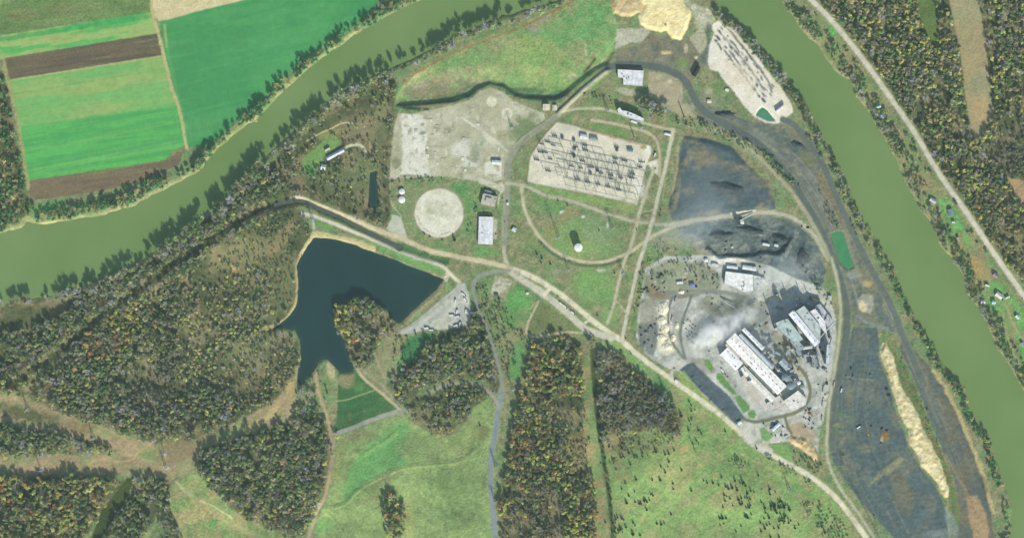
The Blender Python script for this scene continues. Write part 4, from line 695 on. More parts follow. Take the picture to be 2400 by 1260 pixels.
# ================================================================ MATERIALS
def node_mat(name):
    m = bpy.data.materials.new(name); m.use_nodes = True
    nt = m.node_tree; nt.nodes.clear()
    out = nt.nodes.new("ShaderNodeOutputMaterial"); b = nt.nodes.new("ShaderNodeBsdfPrincipled")
    nt.links.new(b.outputs[0], out.inputs[0])
    return m, nt, b, out
def N(nt, t, **kw):
    n = nt.nodes.new(t)
    for k, v in kw.items():
        if k.startswith("i_"): n.inputs[k[2:].replace("_", " ")].default_value = v
        else: setattr(n, k, v)
    return n
def ground_mat(name, rough, scale, amp, bump, row=None):
    m, nt, b, out = node_mat(name)
    at = N(nt, "ShaderNodeAttribute", attribute_name="cover")
    geo = N(nt, "ShaderNodeNewGeometry")
    no = N(nt, "ShaderNodeTexNoise"); no.inputs["Scale"].default_value = scale; no.inputs["Detail"].default_value = 6
    nt.links.new(geo.outputs["Position"], no.inputs["Vector"])
    mr = N(nt, "ShaderNodeMapRange"); mr.inputs["From Min"].default_value = .25; mr.inputs["From Max"].default_value = .75
    mr.inputs["To Min"].default_value = 1 - amp; mr.inputs["To Max"].default_value = 1 + amp
    nt.links.new(no.outputs["Fac"], mr.inputs["Value"])
    fac = mr.outputs[0]
    if row:
        mp = N(nt, "ShaderNodeMapping"); mp.inputs["Rotation"].default_value = (0, 0, radians(row[0]))
        nt.links.new(geo.outputs["Position"], mp.inputs["Vector"])
        wv = N(nt, "ShaderNodeTexWave"); wv.bands_direction = 'Y'; wv.inputs["Scale"].default_value = row[1]; wv.inputs["Distortion"].default_value = 1.2
        wv.inputs["Detail"].default_value = 2; wv.inputs["Detail Scale"].default_value = .05
        nt.links.new(mp.outputs[0], wv.inputs["Vector"])
        m2 = N(nt, "ShaderNodeMapRange"); m2.inputs["To Min"].default_value = 1 - row[2]; m2.inputs["To Max"].default_value = 1 + row[2]
        nt.links.new(wv.outputs["Fac"], m2.inputs["Value"])
        mm = N(nt, "ShaderNodeMath", operation='MULTIPLY'); nt.links.new(fac, mm.inputs[0]); nt.links.new(m2.outputs[0], mm.inputs[1]); fac = mm.outputs[0]
    vm = N(nt, "ShaderNodeVectorMath", operation='SCALE')
    nt.links.new(at.outputs["Color"], vm.inputs[0]); nt.links.new(fac, vm.inputs["Scale"])
    nt.links.new(vm.outputs[0], b.inputs["Base Color"])
    b.inputs["Roughness"].default_value = rough
    b.inputs["Specular IOR Level"].default_value = 0.15
    bp = N(nt, "ShaderNodeBump"); bp.inputs["Strength"].default_value = 1.0; bp.inputs["Distance"].default_value = bump
    nt.links.new(no.outputs["Fac"], bp.inputs["Height"]); nt.links.new(bp.outputs[0], b.inputs["Normal"])
    return m
MAT = {
    "grass": ground_mat("grass_ground", .95, .2, .26, 1.4),
    "crop": ground_mat("crop_rows", .95, .10, .05, .4, (9, .11, .035)),
    "soil": ground_mat("bare_soil", .95, .2, .2, 1.2, (9, .13, .02)),
    "gravel": ground_mat("pale_gravel", .9, .25, .14, .6),
    "road": ground_mat("worn_road", .9, .2, .06, .2),
    "asphalt": ground_mat("grey_asphalt", .85, .15, .08, .2),
    "coal": ground_mat("coal_slag", .8, .12, .18, 1.8),
    "sand": ground_mat("loose_sand", .95, .2, .08, 1.4),
}
def water_mat(name, c, c2, rough=.25, scale=.01):
    m, nt, b, out = node_mat(name)
    geo = N(nt, "ShaderNodeNewGeometry")
    no = N(nt, "ShaderNodeTexNoise"); no.inputs["Scale"].default_value = scale; no.inputs["Detail"].default_value = 5
    nt.links.new(geo.outputs["Position"], no.inputs["Vector"])
    mx = N(nt, "ShaderNodeMix", data_type='RGBA'); mx.inputs[6].default_value = A(c) + [1]; mx.inputs[7].default_value = A(c2) + [1]
    mr = N(nt, "ShaderNodeMapRange"); mr.inputs["From Min"].default_value = .35; mr.inputs["From Max"].default_value = .65
    nt.links.new(no.outputs["Fac"], mr.inputs["Value"]); nt.links.new(mr.outputs[0], mx.inputs[0])
    sh = N(nt, "ShaderNodeAttribute", attribute_name="shore"); n3 = N(nt, "ShaderNodeTexNoise"); n3.inputs["Scale"].default_value = .05; n3.inputs["Detail"].default_value = 5; nt.links.new(geo.outputs["Position"], n3.inputs["Vector"])
    ad = N(nt, "ShaderNodeMath", operation='MULTIPLY_ADD'); nt.links.new(n3.outputs["Fac"], ad.inputs[0]); ad.inputs[1].default_value = 16; nt.links.new(sh.outputs["Fac"], ad.inputs[2])
    ms = N(nt, "ShaderNodeMapRange"); ms.inputs["From Min"].default_value = -2; ms.inputs["From Max"].default_value = 12; ms.inputs["To Max"].default_value = .45; nt.links.new(ad.outputs[0], ms.inputs["Value"])
    m4 = N(nt, "ShaderNodeMix", data_type='RGBA'); m4.inputs[7].default_value = A([v * .75 + w_ * .25 for v, w_ in zip(c, (170, 160, 120))]) + [1]; nt.links.new(ms.outputs[0], m4.inputs[0]); nt.links.new(mx.outputs[2], m4.inputs[6])
    nt.links.new(m4.outputs[2], b.inputs["Base Color"])
    b.inputs["Roughness"].default_value = rough; b.inputs["IOR"].default_value = 1.33; b.inputs["Specular IOR Level"].default_value = .3
    n2 = N(nt, "ShaderNodeTexNoise"); n2.inputs["Scale"].default_value = .35; n2.inputs["Detail"].default_value = 4
    nt.links.new(geo.outputs["Position"], n2.inputs["Vector"])
    bp = N(nt, "ShaderNodeBump"); bp.inputs["Strength"].default_value = .5; bp.inputs["Distance"].default_value = .25
    nt.links.new(n2.outputs["Fac"], bp.inputs["Height"]); nt.links.new(bp.outputs[0], b.inputs["Normal"])
    return m
MAT["river"] = water_mat("river_water", (114, 140, 93), (126, 149, 103), .3, .004)
MAT["lake"] = water_mat("lake_water", (44, 76, 78), (48, 80, 84), .25, .01)
MAT["greenpond"] = water_mat("green_pond_water", (74, 138, 98), (88, 146, 108), .3, .05)
MAT["tealpond"] = water_mat("teal_pond_water", (78, 136, 108), (92, 146, 120), .3, .05)
MAT["canal"] = water_mat("canal_water", (86, 98, 94), (96, 106, 100), .3, .05)
_paint = {}
def flat(rgb, rough=.6, metal=0, noise=.12, scale=.3, ribs=0):
    key = (tuple(rgb), rough, metal, noise, scale, ribs)
    if key in _paint: return _paint[key]
    m, nt, b, out = node_mat("painted_%02x%02x%02x" % tuple(int(v) for v in rgb))
    tc = N(nt, "ShaderNodeTexCoord")
    no = N(nt, "ShaderNodeTexNoise"); no.inputs["Scale"].default_value = scale; no.inputs["Detail"].default_value = 5
    nt.links.new(tc.outputs["Object"], no.inputs["Vector"])
    base = np.array(A(rgb))
    mx = N(nt, "ShaderNodeMix", data_type='RGBA')
    mx.inputs[6].default_value = list(np.clip(base * (1 - noise * 1.5), 0, 1)) + [1]; mx.inputs[7].default_value = list(np.clip(base * (1 + noise), 0, .85)) + [1]
    mr = N(nt, "ShaderNodeMapRange"); mr.inputs["From Min"].default_value = .35; mr.inputs["From Max"].default_value = .65
    nt.links.new(no.outputs["Fac"], mr.inputs["Value"]); nt.links.new(mr.outputs[0], mx.inputs[0])
    nt.links.new(mx.outputs[2], b.inputs["Base Color"])
    b.inputs["Roughness"].default_value = rough; b.inputs["Metallic"].default_value = metal
    b.inputs["Specular IOR Level"].default_value = .25
    if ribs:
        wv = N(nt, "ShaderNodeTexWave"); wv.bands_direction = 'X'; wv.inputs["Scale"].default_value = ribs
        nt.links.new(tc.outputs["Object"], wv.inputs["Vector"])
        bp = N(nt, "ShaderNodeBump"); bp.inputs["Strength"].default_value = .6; bp.inputs["Distance"].default_value = .15
        nt.links.new(wv.outputs["Fac"], bp.inputs["Height"]); nt.links.new(bp.outputs[0], b.inputs["Normal"])
    _paint[key] = m; return m

# ================================================================ BUILD THE GROUND
def tag(o, label, cat, group=None, kind=None):
    o["label"] = label; o["category"] = cat
    if group: o["group"] = group
    if kind: o["kind"] = kind
    return o
cell_cls = CLS[:-1, :-1]
vid = np.arange(NX * NY).reshape(NY, NX)
GXX, GYY = np.meshgrid(GX, GY)
allco = np.stack([GXX, GYY, HH], -1).reshape(-1, 3)
allcol = np.concatenate([np.clip(ALB, .004, .85), np.ones((NY, NX, 1))], -1).reshape(-1, 4)
def grid_mesh(name, mask, mat, zfix=None, color=True, shore=None):
    j, i = np.nonzero(mask)
    q = np.stack([vid[j, i], vid[j, i + 1], vid[j + 1, i + 1], vid[j + 1, i]], -1)
    u, inv = np.unique(q.ravel(), return_inverse=True)
    me = bpy.data.meshes.new(name)
    co = allco[u].copy()
    if zfix is not None: co[:, 2] = zfix
    me.vertices.add(len(u)); me.vertices.foreach_set("co", co.ravel().astype(np.float32))
    n = len(q)
    me.loops.add(n * 4); me.loops.foreach_set("vertex_index", inv.astype(np.int32).ravel())
    me.polygons.add(n); me.polygons.foreach_set("loop_start", (np.arange(n) * 4).astype(np.int32))
    me.polygons.foreach_set("loop_total", np.full(n, 4, np.int32))
    me.update(calc_edges=True)
    if color:
        a = me.color_attributes.new("cover", 'FLOAT_COLOR', 'POINT')
        a.data.foreach_set("color", allcol[u].ravel().astype(np.float32))
        me.polygons.foreach_set("use_smooth", np.ones(n, bool))
    me.materials.append(mat)
    if not color:
        a = me.attributes.new("shore", 'FLOAT', 'POINT'); a.data.foreach_set("value", np.minimum(shore, 60).ravel()[u].astype(np.float32))
    o = bpy.data.objects.new(name, me); COL.objects.link(o)
    return o
for i, (name, label, cat, mk) in enumerate(classes):
    mask = cell_cls == i
    if mask.any():
        tag(grid_mesh(name, mask, MAT[mk]), label, cat, kind="structure")
def c4(a): return np.minimum(np.minimum(a[:-1, :-1], a[1:, :-1]), np.minimum(a[:-1, 1:], a[1:, 1:]))
for D, pad, z, nm, mk, lab, cat in ((RIV_D, 9, -5.0, "river", "river", "broad olive green river looping around the works", "river"),
                          (LAKE_D, 5, -2.4, "lake", "lake", "dark teal forked lake behind the earth dam", "lake"),
                          (GP_D, 2.5, -1.4, "settling_pond", "greenpond", "narrow bright green settling pond beside the haul road", "pond"),
                          (SP_D, 2.5, -1.6, "pond", "lake", "small narrow dark pond in the scrub", "pond"),
                          (TP_D, 2.5, -1.4, "settling_pond", "tealpond", "triangular teal pond on the lime pad", "pond")):
    tag(grid_mesh(nm, c4(D) < pad, MAT[mk], z, False, D), lab, cat, kind="structure")
w = (c4(np.minimum(CAN_D, CRK_D)) < 2) & (XX[:-1, :-1] > 640)
tag(grid_mesh("canal", w, MAT["canal"], -4.6, False, CAN_D), "dark straight canal between two embankment roads", "canal", kind="structure")

# ================================================================ MESH HELPERS
class MB:
    def __init__(s): s.v = []; s.f = []
    def add(s, vs, fs):
        o = len(s.v); s.v += [tuple(v) for v in vs]; s.f += [tuple(i + o for i in f) for f in fs]; return s
    def box(s, x0, y0, z0, x1, y1, z1):
        return s.add([(x0, y0, z0), (x1, y0, z0), (x1, y1, z0), (x0, y1, z0), (x0, y0, z1), (x1, y0, z1), (x1, y1, z1), (x0, y1, z1)],
                     [(0, 3, 2, 1), (4, 5, 6, 7), (0, 1, 5, 4), (1, 2, 6, 5), (2, 3, 7, 6), (3, 0, 4, 7)])
    def cyl(s, x, y, z0, z1, r0, r1=None, n=14, cap=True):
        r1 = r0 if r1 is None else r1
        vs = [(x + r0 * cos(2 * pi * k / n), y + r0 * sin(2 * pi * k / n), z0) for k in range(n)] + [(x + r1 * cos(2 * pi * k / n), y + r1 * sin(2 * pi * k / n), z1) for k in range(n)]
        fs = [(k, (k + 1) % n, n + (k + 1) % n, n + k) for k in range(n)]
        if cap: fs += [tuple(range(n - 1, -1, -1)), tuple(range(n, 2 * n))]
        return s.add(vs, fs)
    def bar(s, a, b, t):
        a = mathutils.Vector(a); b = mathutils.Vector(b); d = (b - a).normalized()
        u = d.orthogonal().normalized() * t / 2; v = d.cross(u).normalized() * t / 2
        vs = [a + u + v, a - u + v, a - u - v, a + u - v, b + u + v, b - u + v, b - u - v, b + u - v]
        return s.add(vs, [(0, 1, 2, 3), (7, 6, 5, 4), (0, 4, 5, 1), (1, 5, 6, 2), (2, 6, 7, 3), (3, 7, 4, 0)])
    def build(s, name, mat, parent=None, smooth_=False):
        me = bpy.data.meshes.new(name); me.from_pydata(s.v, [], s.f)
        if smooth_: me.polygons.foreach_set("use_smooth", [True] * len(me.polygons))
        me.materials.append(mat); me.update()
        o = bpy.data.objects.new(name, me); COL.objects.link(o)
        if parent: o.parent = parent
        return o
def thing(name, px, py, label, cat, group=None, rot=0, z=None):
    x, y = P(px, py)
    o = bpy.data.objects.new(name, None); COL.objects.link(o)
    o.location = (x, y, Hxy(x, y) if z is None else z); o.rotation_euler = (0, 0, rot)
    o.empty_display_size = 2
    return tag(o, label, cat, group)
def dup(root, px, py, label, rot=None, scale=None, name=None):
    x, y = P(px, py)
    r = root.copy(); COL.objects.link(r); r.location = (x, y, Hxy(x, y)); r["label"] = label
    if rot is not None: r.rotation_euler = (0, 0, rot)
    if scale: r.scale = scale if hasattr(scale, '__len__') else (scale,) * 3
    for ch in root.children:
        c = ch.copy(); COL.objects.link(c); c.parent = r
        for g in ch.children:
            d = g.copy(); COL.objects.link(d); d.parent = c
    return r

# ================================================================ BUILDINGS
WHITE = (226, 226, 228); PALE = (206, 204, 204); GREY = (166, 174, 176); DARK = (92, 96, 98)
def shed(px, py, L, W, h, ang, label, roofc=WHITE, wallc=(176, 172, 160), pitch=.12, name="shed", cat="building", group=None, vents=0, units=0, monitor=False, flatroof=False, doors=1, seed=0):
    """ang: image degrees clockwise from the horizontal of the long side"""
    rr = random.Random(seed + int(px * 7 + py))
    t = thing(name, px, py, label, cat, group, -radians(ang))
    a, b = L / 2, W / 2
    wb = MB().box(-a, -b, -3, a, b, h)
    rise = 0 if flatroof else W * pitch
    e = .5
    if not flatroof:
        wb = MB().add([(-a, -b, -3), (a, -b, -3), (a, b, -3), (-a, b, -3), (-a, -b, h), (a, -b, h), (a, b, h), (-a, b, h), (-a, 0, h + rise * .96), (a, 0, h + rise * .96)],
                      [(0, 1, 5, 4), (1, 2, 6, 9, 5), (2, 3, 7, 6), (3, 0, 4, 8, 7), (0, 3, 2, 1)])
    wall = wb.build("wall", flat(wallc, .8), t)
    if flatroof:
        r = MB().box(-a - .15, -b - .15, h + .003, a + .15, b + .15, h + .35)
        for q in ((-a - .2, -b - .2, a + .2, -b + .25), (-a - .2, b - .25, a + .2, b + .2), (-a - .2, -b + .26, -a + .25, b - .26), (a - .25, -b + .26, a + .2, b - .26)):
            r.box(q[0], q[1], h + .36, q[2], q[3], h + 1.0)
    else:
        r = MB().add([(-a - e, -b - e, h - .05), (a + e, -b - e, h - .05), (a + e, 0, h + rise + .1), (-a - e, 0, h + rise + .1), (a + e, b + e, h - .05), (-a - e, b + e, h - .05),
                      (-a - e, -b - e, h - .35), (a + e, -b - e, h - .35), (a + e, b + e, h - .35), (-a - e, b + e, h - .35)],
                     [(0, 1, 2, 3), (3, 2, 4, 5), (6, 7, 1, 0), (8, 9, 5, 4), (7, 8, 4, 2, 1), (9, 6, 0, 3, 5)])
    roof = r.build("roof", flat(roofc, .55, 0, .15, .16, .5), t)
    top = h + rise
    if monitor:
        MB().box(-a * .92, -W * .09, top - .3, a * .92, W * .09, top + 2.2).build("roof_monitor", flat((150, 156, 158), .7), roof)
    for k in range(vents):
        x = -a + (k + .5) * L / vents
        MB().cyl(x, 0, top - .5, top + 1.6, .9, 1.1, 10).build("roof_vent", flat((120, 126, 128), .6), roof)
    for k in range(units):
        x = rr.uniform(-a * .8, a * .8); y = rr.choice([-1, 1]) * W * .25
        z = h + (rise * .5 if not flatroof else .36)
        MB().box(x - 1.2, y - 1, z - .6, x + 1.2, y + 1, z + 1.4).build("roof_unit", flat((140, 144, 142), .6), roof)
    for k in range(doors):
        x = (k + .5) * L / max(1, doors) - a
        dr = MB().box(x - 1.9, -b - .12, 0, x + 1.9, -b - .02, min(4, h * .7)).build("door", flat((110, 118, 122), .6), t)
        MB().box(x - .15, -b - .2, 1.0, x + .15, -b - .13, 1.2).build("handle", flat((60, 60, 60), .4), dr)
    nw = max(1, int(L / 7))
    for k in range(min(nw, 10)):
        x = (k + .5) * L / min(nw, 10) - a
        MB().box(x - 1.1, b + .02, h * .45, x + 1.1, b + .12, h * .45 + 1.1).build("window", flat((70, 82, 92), .2), t)
    return t

def polybld(pts, h, label, roofc=PALE, wallc=(160, 158, 150), name="warehouse", cat="building", units=3):
    """flat roofed building on an arbitrary footprint given in photo pixels"""
    cx = sum(p[0] for p in pts) / len(pts); cy = sum(p[1] for p in pts) / len(pts)
    t = thing(name, cx, cy, label, cat)
    lp = [(p[0] - cx, cy - p[1]) for p in pts]
    if sum(lp[i][0] * lp[(i + 1) % len(lp)][1] - lp[(i + 1) % len(lp)][0] * lp[i][1] for i in range(len(lp))) < 0: lp.reverse()
    n = len(lp)
    MB().add([(x, y, -3) for x, y in lp] + [(x, y, h) for x, y in lp], [(k, (k + 1) % n, n + (k + 1) % n, n + k) for k in range(n)] + [tuple(range(n - 1, -1, -1))]).build("wall", flat(wallc, .8), t)
    s = 1.008
    r = MB().add([(x * s, y * s, h + .004) for x, y in lp] + [(x * s, y * s, h + .5) for x, y in lp], [(k, (k + 1) % n, n + (k + 1) % n, n + k) for k in range(n)] + [tuple(range(n - 1, -1, -1)), tuple(range(n, 2 * n))])
    roof = r.build("roof", flat(roofc, .6, 0, .15, .13), t)
    pr = MB()
    for k in range(n):
        a_, b_ = lp[k], lp[(k + 1) % n]
        pr.bar((a_[0], a_[1], h + .75), (b_[0], b_[1], h + .75), .5)
    pr.build("parapet", flat(roofc, .6, 0, .1, .1), roof)
    rr = random.Random(int(cx))
    k = 0
    while k < units:
        u = [rr.random() for _ in lp]; s_ = sum(u); x = sum(u[i] * lp[i][0] for i in range(n)) / s_; y = sum(u[i] * lp[i][1] for i in range(n)) / s_
        MB().box(x - 1.3, y - 1, h + .51, x + 1.3, y + 1, h + 1.9).build("roof_unit", flat((130, 136, 136), .6), roof); k += 1
    for k in range(n):
        a_, b_ = mathutils.Vector(lp[k]), mathutils.Vector(lp[(k + 1) % n]); Lk = (b_ - a_).length
        if Lk < 8: continue
        dvec = (b_ - a_).normalized(); nrm = mathutils.Vector((dvec.y, -dvec.x)); c = (a_ + b_) / 2 + nrm * .07
        MB().bar((c.x - dvec.x * 1.5, c.y - dvec.y * 1.5, 1.6), (c.x + dvec.x * 1.5, c.y + dvec.y * 1.5, 1.6), .12).build("window", flat((70, 82, 92), .2), t)
    return t

polybld([(1447.5, 164), (1508, 167), (1505, 202), (1461, 199), (1460, 184), (1448, 182)], 9, "white roofed warehouse beside the haul road at the north", (226, 226, 226), units=4)
shed(1138.5, 540, 63, 33, 8, 92, "long white roofed store between the round pad and the plateau road", (228, 228, 230), name="warehouse", pitch=.04, units=2)
t = shed(1146, 470, 34, 26, 9, 14, "square tan roofed office block with a raised roof box", (196, 190, 176), name="office_block", flatroof=True, units=2)
MB().box(-8, -5, 9.36, 6, 6, 13).build("penthouse", flat((188, 182, 170), .7), t)
shed(1144, 452, 18, 10, 5, 14, "low grey annex north of the tan office block", (150, 152, 150), name="annex", flatroof=True)
# white stepped power house
polybld([(1447, 257), (1452, 253), (1457, 260), (1470, 262), (1485, 268), (1508, 279), (1507, 287), (1480, 279), (1462, 272), (1448, 266)], 15, "white stepped boiler house north of the substation", WHITE, units=5, name="boiler_house")
shed(1486, 286, 14, 4, 5, 20, "small white lean-to south of the boiler house", WHITE, name="lean_to")
shed(1280, 252, 14, 15, 6, 90, "small cream roofed shed west of the plateau berm", (226, 218, 196), name="shed"); shed(1300, 253, 12, 10, 4, 90, "low cream hut beside the plateau berm", (212, 206, 186), name="hut")
shed(1164, 381, 21, 9, 6, 3, "white roofed pump house on the demolished site", WHITE, name="pump_house")
shed(1368, 321, 16, 10, 6, 12, "white control house in the substation yard", WHITE, name="control_house"); shed(1392, 327, 17, 9, 6, 12, "grey control house in the substation yard", (166, 176, 172), name="control_house")
shed(1477, 352, 12, 7, 5, 5, "blue-grey relay house in the substation yard", (112, 132, 144), name="relay_house"); shed(1565, 315, 15, 5, 4, 12, "tiny white roofed gatehouse by the long avenue", WHITE, name="gatehouse")
shed(1828, 255, 24, 5, 8, -38, "slim white loading shed on the lime pad", (236, 234, 230), name="loading_shed")
# machine shop group
polybld([(1700, 636), (1764, 644), (1764, 681), (1745, 685), (1723, 673), (1697, 664)], 10, "large white roofed machine shop north of the smoke", (238, 238, 232), units=5, name="machine_shop")
polybld([(1765, 645), (1782, 648), (1780, 672), (1766, 674)], 8, "pale east bay of the machine shop", (202, 206, 202), name="annex", units=2)
shed(1716, 626, 25, 6, 5, 6, "slim white shed behind the machine shop", WHITE); shed(1756, 628, 32, 9, 6, 8, "longer white shed behind the machine shop", WHITE)
shed(1655, 610, 7, 6, 4, 5, "tiny bright white hut on the coal yard edge", (242, 242, 242), name="hut"); shed(1676, 620, 14, 6, 4, 12, "pale trailer hut near the machine shop", (206, 214, 216), name="hut")
shed(1622, 668, 11, 8, 5, -5, "blue roofed shed near the siding fork", (130, 140, 190)); shed(1593, 662, 14, 5, 4, -4, "white roofed trailer in the scrap yard", WHITE, name="trailer")
shed(1786, 655, 14, 9, 6, 8, "pale box shed at the machine shop east end", (206, 210, 208)); 
# long smelter halls
ANG = 45.7
def on(u, v):       # along / across the smelter axis from its north-west end, photo pixels
    c, s = cos(radians(ANG)), sin(radians(ANG))
    return 1722 + u * c - v * s, 783 + u * s + v * c
x, y = on(83, 13); shed(x, y, 172, 29, 19, ANG, "longest white smelter hall with the smoking north end", (252, 246, 240), vents=14, units=6, name="smelter_hall", pitch=.05, doors=6)
x, y = on(35, 46); shed(x, y, 52, 24, 15, ANG, "broad bright white hall west of the longest smelter hall", (252, 252, 252), name="casting_hall", pitch=.05, units=5)
x, y = on(24, 31); shed(x, y, 44, 6, 14, ANG, "tan roofed bay joining the two white halls", (204, 196, 184), name="annex")
x, y = on(120, 43); shed(x, y, 106, 14, 7, ANG, "low pale strip roof southwest of the longest hall", (236, 232, 224), name="storage_shed", doors=4)
x, y = on(118, 29.5); shed(x, y, 76, 5, 6, ANG, "narrow grey pipe gallery in the gap between the halls", (128, 138, 140), name="pipe_gallery")
x, y = on(62, -7.5); shed(x, y, 110, 7, 23, ANG, "narrow blue-grey duct gallery along the longest hall", (186, 198, 204), name="duct_gallery", doors=3)
x, y = on(36, -22); shed(x, y, 66, 8, 27, ANG, "tall narrow white filter house east of the longest hall", (248, 250, 250), name="filter_house", vents=5)
x, y = on(96, -12); shed(x, y, 44, 6, 16, ANG, "pale conveyor gallery beside the filter house", (186, 192, 194), name="conveyor_gallery")
polybld([(1836, 938), (1869, 914), (1890, 934), (1886, 948), (1852, 964)], 13, "pale blocky hall at the south-east end of the works", (228, 224, 216), units=4, name="furnace_hall")
polybld([(1795, 945), (1826, 925), (1842, 946), (1812, 962)], 5, "low dusty roof beside the south-east hall", (200, 194, 184), units=2, name="store_shed")
x, y = on(170, -14); shed(x, y, 30, 13, 15, ANG + 6, "grey crane bay between the hall and the silos", (160, 168, 170), name="crane_bay")
shed(1838, 853, 26, 15, 14, 48, "grey twin ridged crusher house amid the yard", (164, 180, 182), name="crusher_house", pitch=.2); shed(1813, 845, 16, 9, 8, 46, "tan roofed switch room amid the yard", (178, 174, 154), name="switch_room")
# east furnace group
def rect(px, py, L, W, h, a_, lab, c, **k): shed(px, py, L, W, h, a_, lab, c, **k)
E = 51
rect(1881, 768, 96, 15, 36, E, "tall white ridge roof of the east furnace building", (240, 242, 246), name="furnace_building", pitch=.12, vents=5)
polybld([(1862, 728), (1881, 716), (1919, 764), (1918, 800)], 33, "broad grey-green roof of the east furnace building", (192, 200, 196), name="furnace_building", units=6)
polybld([(1895, 730), (1907, 722), (1930, 752), (1935, 783), (1925, 772)], 27, "pale wedge roofed bay east of the furnaces", (232, 230, 230), name="furnace_bay", units=3)
polybld([(1908, 717), (1921, 712), (1953, 753), (1949, 782), (1936, 760)], 10, "low grey roof at the east perimeter of the furnaces", (194, 196, 200), name="charging_shed", units=3)
polybld([(1811, 757), (1828, 750), (1842, 746), (1862, 772), (1878, 794), (1860, 803), (1846, 792), (1828, 776)], 38, "rough grey-green roof of the tall west furnace block", (184, 200, 196), name="furnace_block", units=9)
rect(1866, 806, 34, 16, 22, E, "grey stepped roof below the west furnace block", (160, 172, 176), name="furnace_annex", flatroof=True, units=4)
rect(1937, 829, 45, 8, 34, 93, "tall slim white bin house beside the perimeter road", (206, 214, 222), name="bin_house", flatroof=True, units=3)
rect(1886, 814, 30, 6, 20, -8, "white conveyor bridge crossing the furnace yard", (208, 212, 216), name="conveyor_bridge")
rect(1908, 845, 28, 13, 14, 90, "grey flat store between bin house and yard", (150, 158, 162), name="store_shed", flatroof=True, units=3)
rect(1871, 826, 18, 9, 12, 60, "bluish grey motor house south of the furnaces", (150, 164, 170), name="motor_house", flatroof=True)
rect(1826, 722, 16, 6, 4, 20, "small pale hut in the shade north of the furnaces", (150, 160, 160), name="hut"); rect(1908, 700, 24, 7, 6, 14, "dark roofed shed north of the furnaces", (96, 100, 92), name="shed"); rect(1944, 698, 10, 8, 5, 90, "pale hut by the perimeter road bend", (190, 192, 184), name="hut")
rect(1631, 168, 25, 9, 9, -62, "dark roofed shed added in place of a shadow at the foot of the lime pad", (58, 66, 72), name="shadow_shed")  # added shed, its dark roof stands in for a shadow on the ground
def process_unit(px, py, sc_, rot, label, c):
    t = thing("process_unit", px, py, label, "plant unit", "process units packed between the works buildings", rot)
    rr = random.Random(int(px * 31 + py))
    L, W, h = rr.uniform(4, 7) * sc_, rr.uniform(2.5, 4) * sc_, rr.uniform(7, 17)
    MB().box(-L, -W, -1, L, W, h).build("casing", flat(c, .6), t)
    MB().box(-L * .5, -W * .6, h + .01, L * .3, W * .5, h + rr.uniform(2, 4)).build("penthouse", flat((196, 202, 202), .6), t)
    MB().bar((L * .6, 0, h + .4), (L * 1.9, W * .5, h * .5), 1.3).bar((-L * .3, W, h * .6), (-L * .6, W * 2.4, h * .8), 1.1).build("duct", flat((150, 160, 164), .5), t)
    MB().cyl(L * .6, -W * .5, h, h + 6, .8, .6, 8).build("stack", flat((120, 128, 130), .6), t)
UC = [((204, 210, 210), "pale"), ((150, 164, 170), "blue-grey"), ((116, 128, 132), "dark grey"), ((226, 228, 226), "white"), ((178, 172, 150), "tan")]
for k, (px, py, sc_) in enumerate(((1762, 790, .8), (1778, 802, 1), (1790, 812, .9), (1788, 828, 1), (1800, 824, .7), (1808, 832, 1), (1812, 858, .9), (1822, 842, .7), (1798, 852, 1), (1806, 868, .8), (1824, 866, .8), (1850, 880, .7), (1862, 888, .8), (1848, 862, .7), (1860, 842, .7), (1868, 852, .6), (1756, 776, .7), (1738, 880, .6), (1756, 892, .6), (1846, 812, 1), (1856, 818, .8), (1886, 836, .9), (1893, 826, .7), (1902, 834, .8), (1872, 838, .7), (1896, 850, .6), (1926, 800, .7), (1944, 790, .6), (1914, 808, .8), (1830, 770, .6), (1818, 768, .6), (1848, 758, .5), (1820, 690, .6), (1866, 716, .6), (1880, 708, .7), (1894, 712, .6))):
    c, cn = UC[k % 5]
    lab = "%s process unit %s" % (cn, ("at the filter house foot", "east of the filter house", "in the shaded central yard", "beside the filter house south end", "north of the tan switch room", "west of the crusher house", "south of the tan switch room", "at the crusher house north corner", "between duct gallery and switch room", "west of the silo row", "north of the silo row", "east of the second silo", "north of the white silo", "north-east of the crusher house", "inside the ring road bend", "on the ring road shoulder", "at the smoking hall end", "in the slot between the halls", "lower in the slot between the halls", "under the furnace annex", "beside the furnace annex", "south of the conveyor bridge", "under the conveyor bridge", "east of the conveyor bridge", "by the motor house", "by the flat store", "in the east furnace yard", "near the perimeter road above the bin house", "at the east end of the conveyor bridge", "on the furnace block middle", "on the furnace block west end", "on the furnace block north edge", "in the shade north of the furnaces", "at the north tip of the ridge roof", "north of the broad furnace roof", "north of the wedge bay")[k])
    process_unit(px, py, sc_, random.choice([.8, -.8, .75]), lab, c)
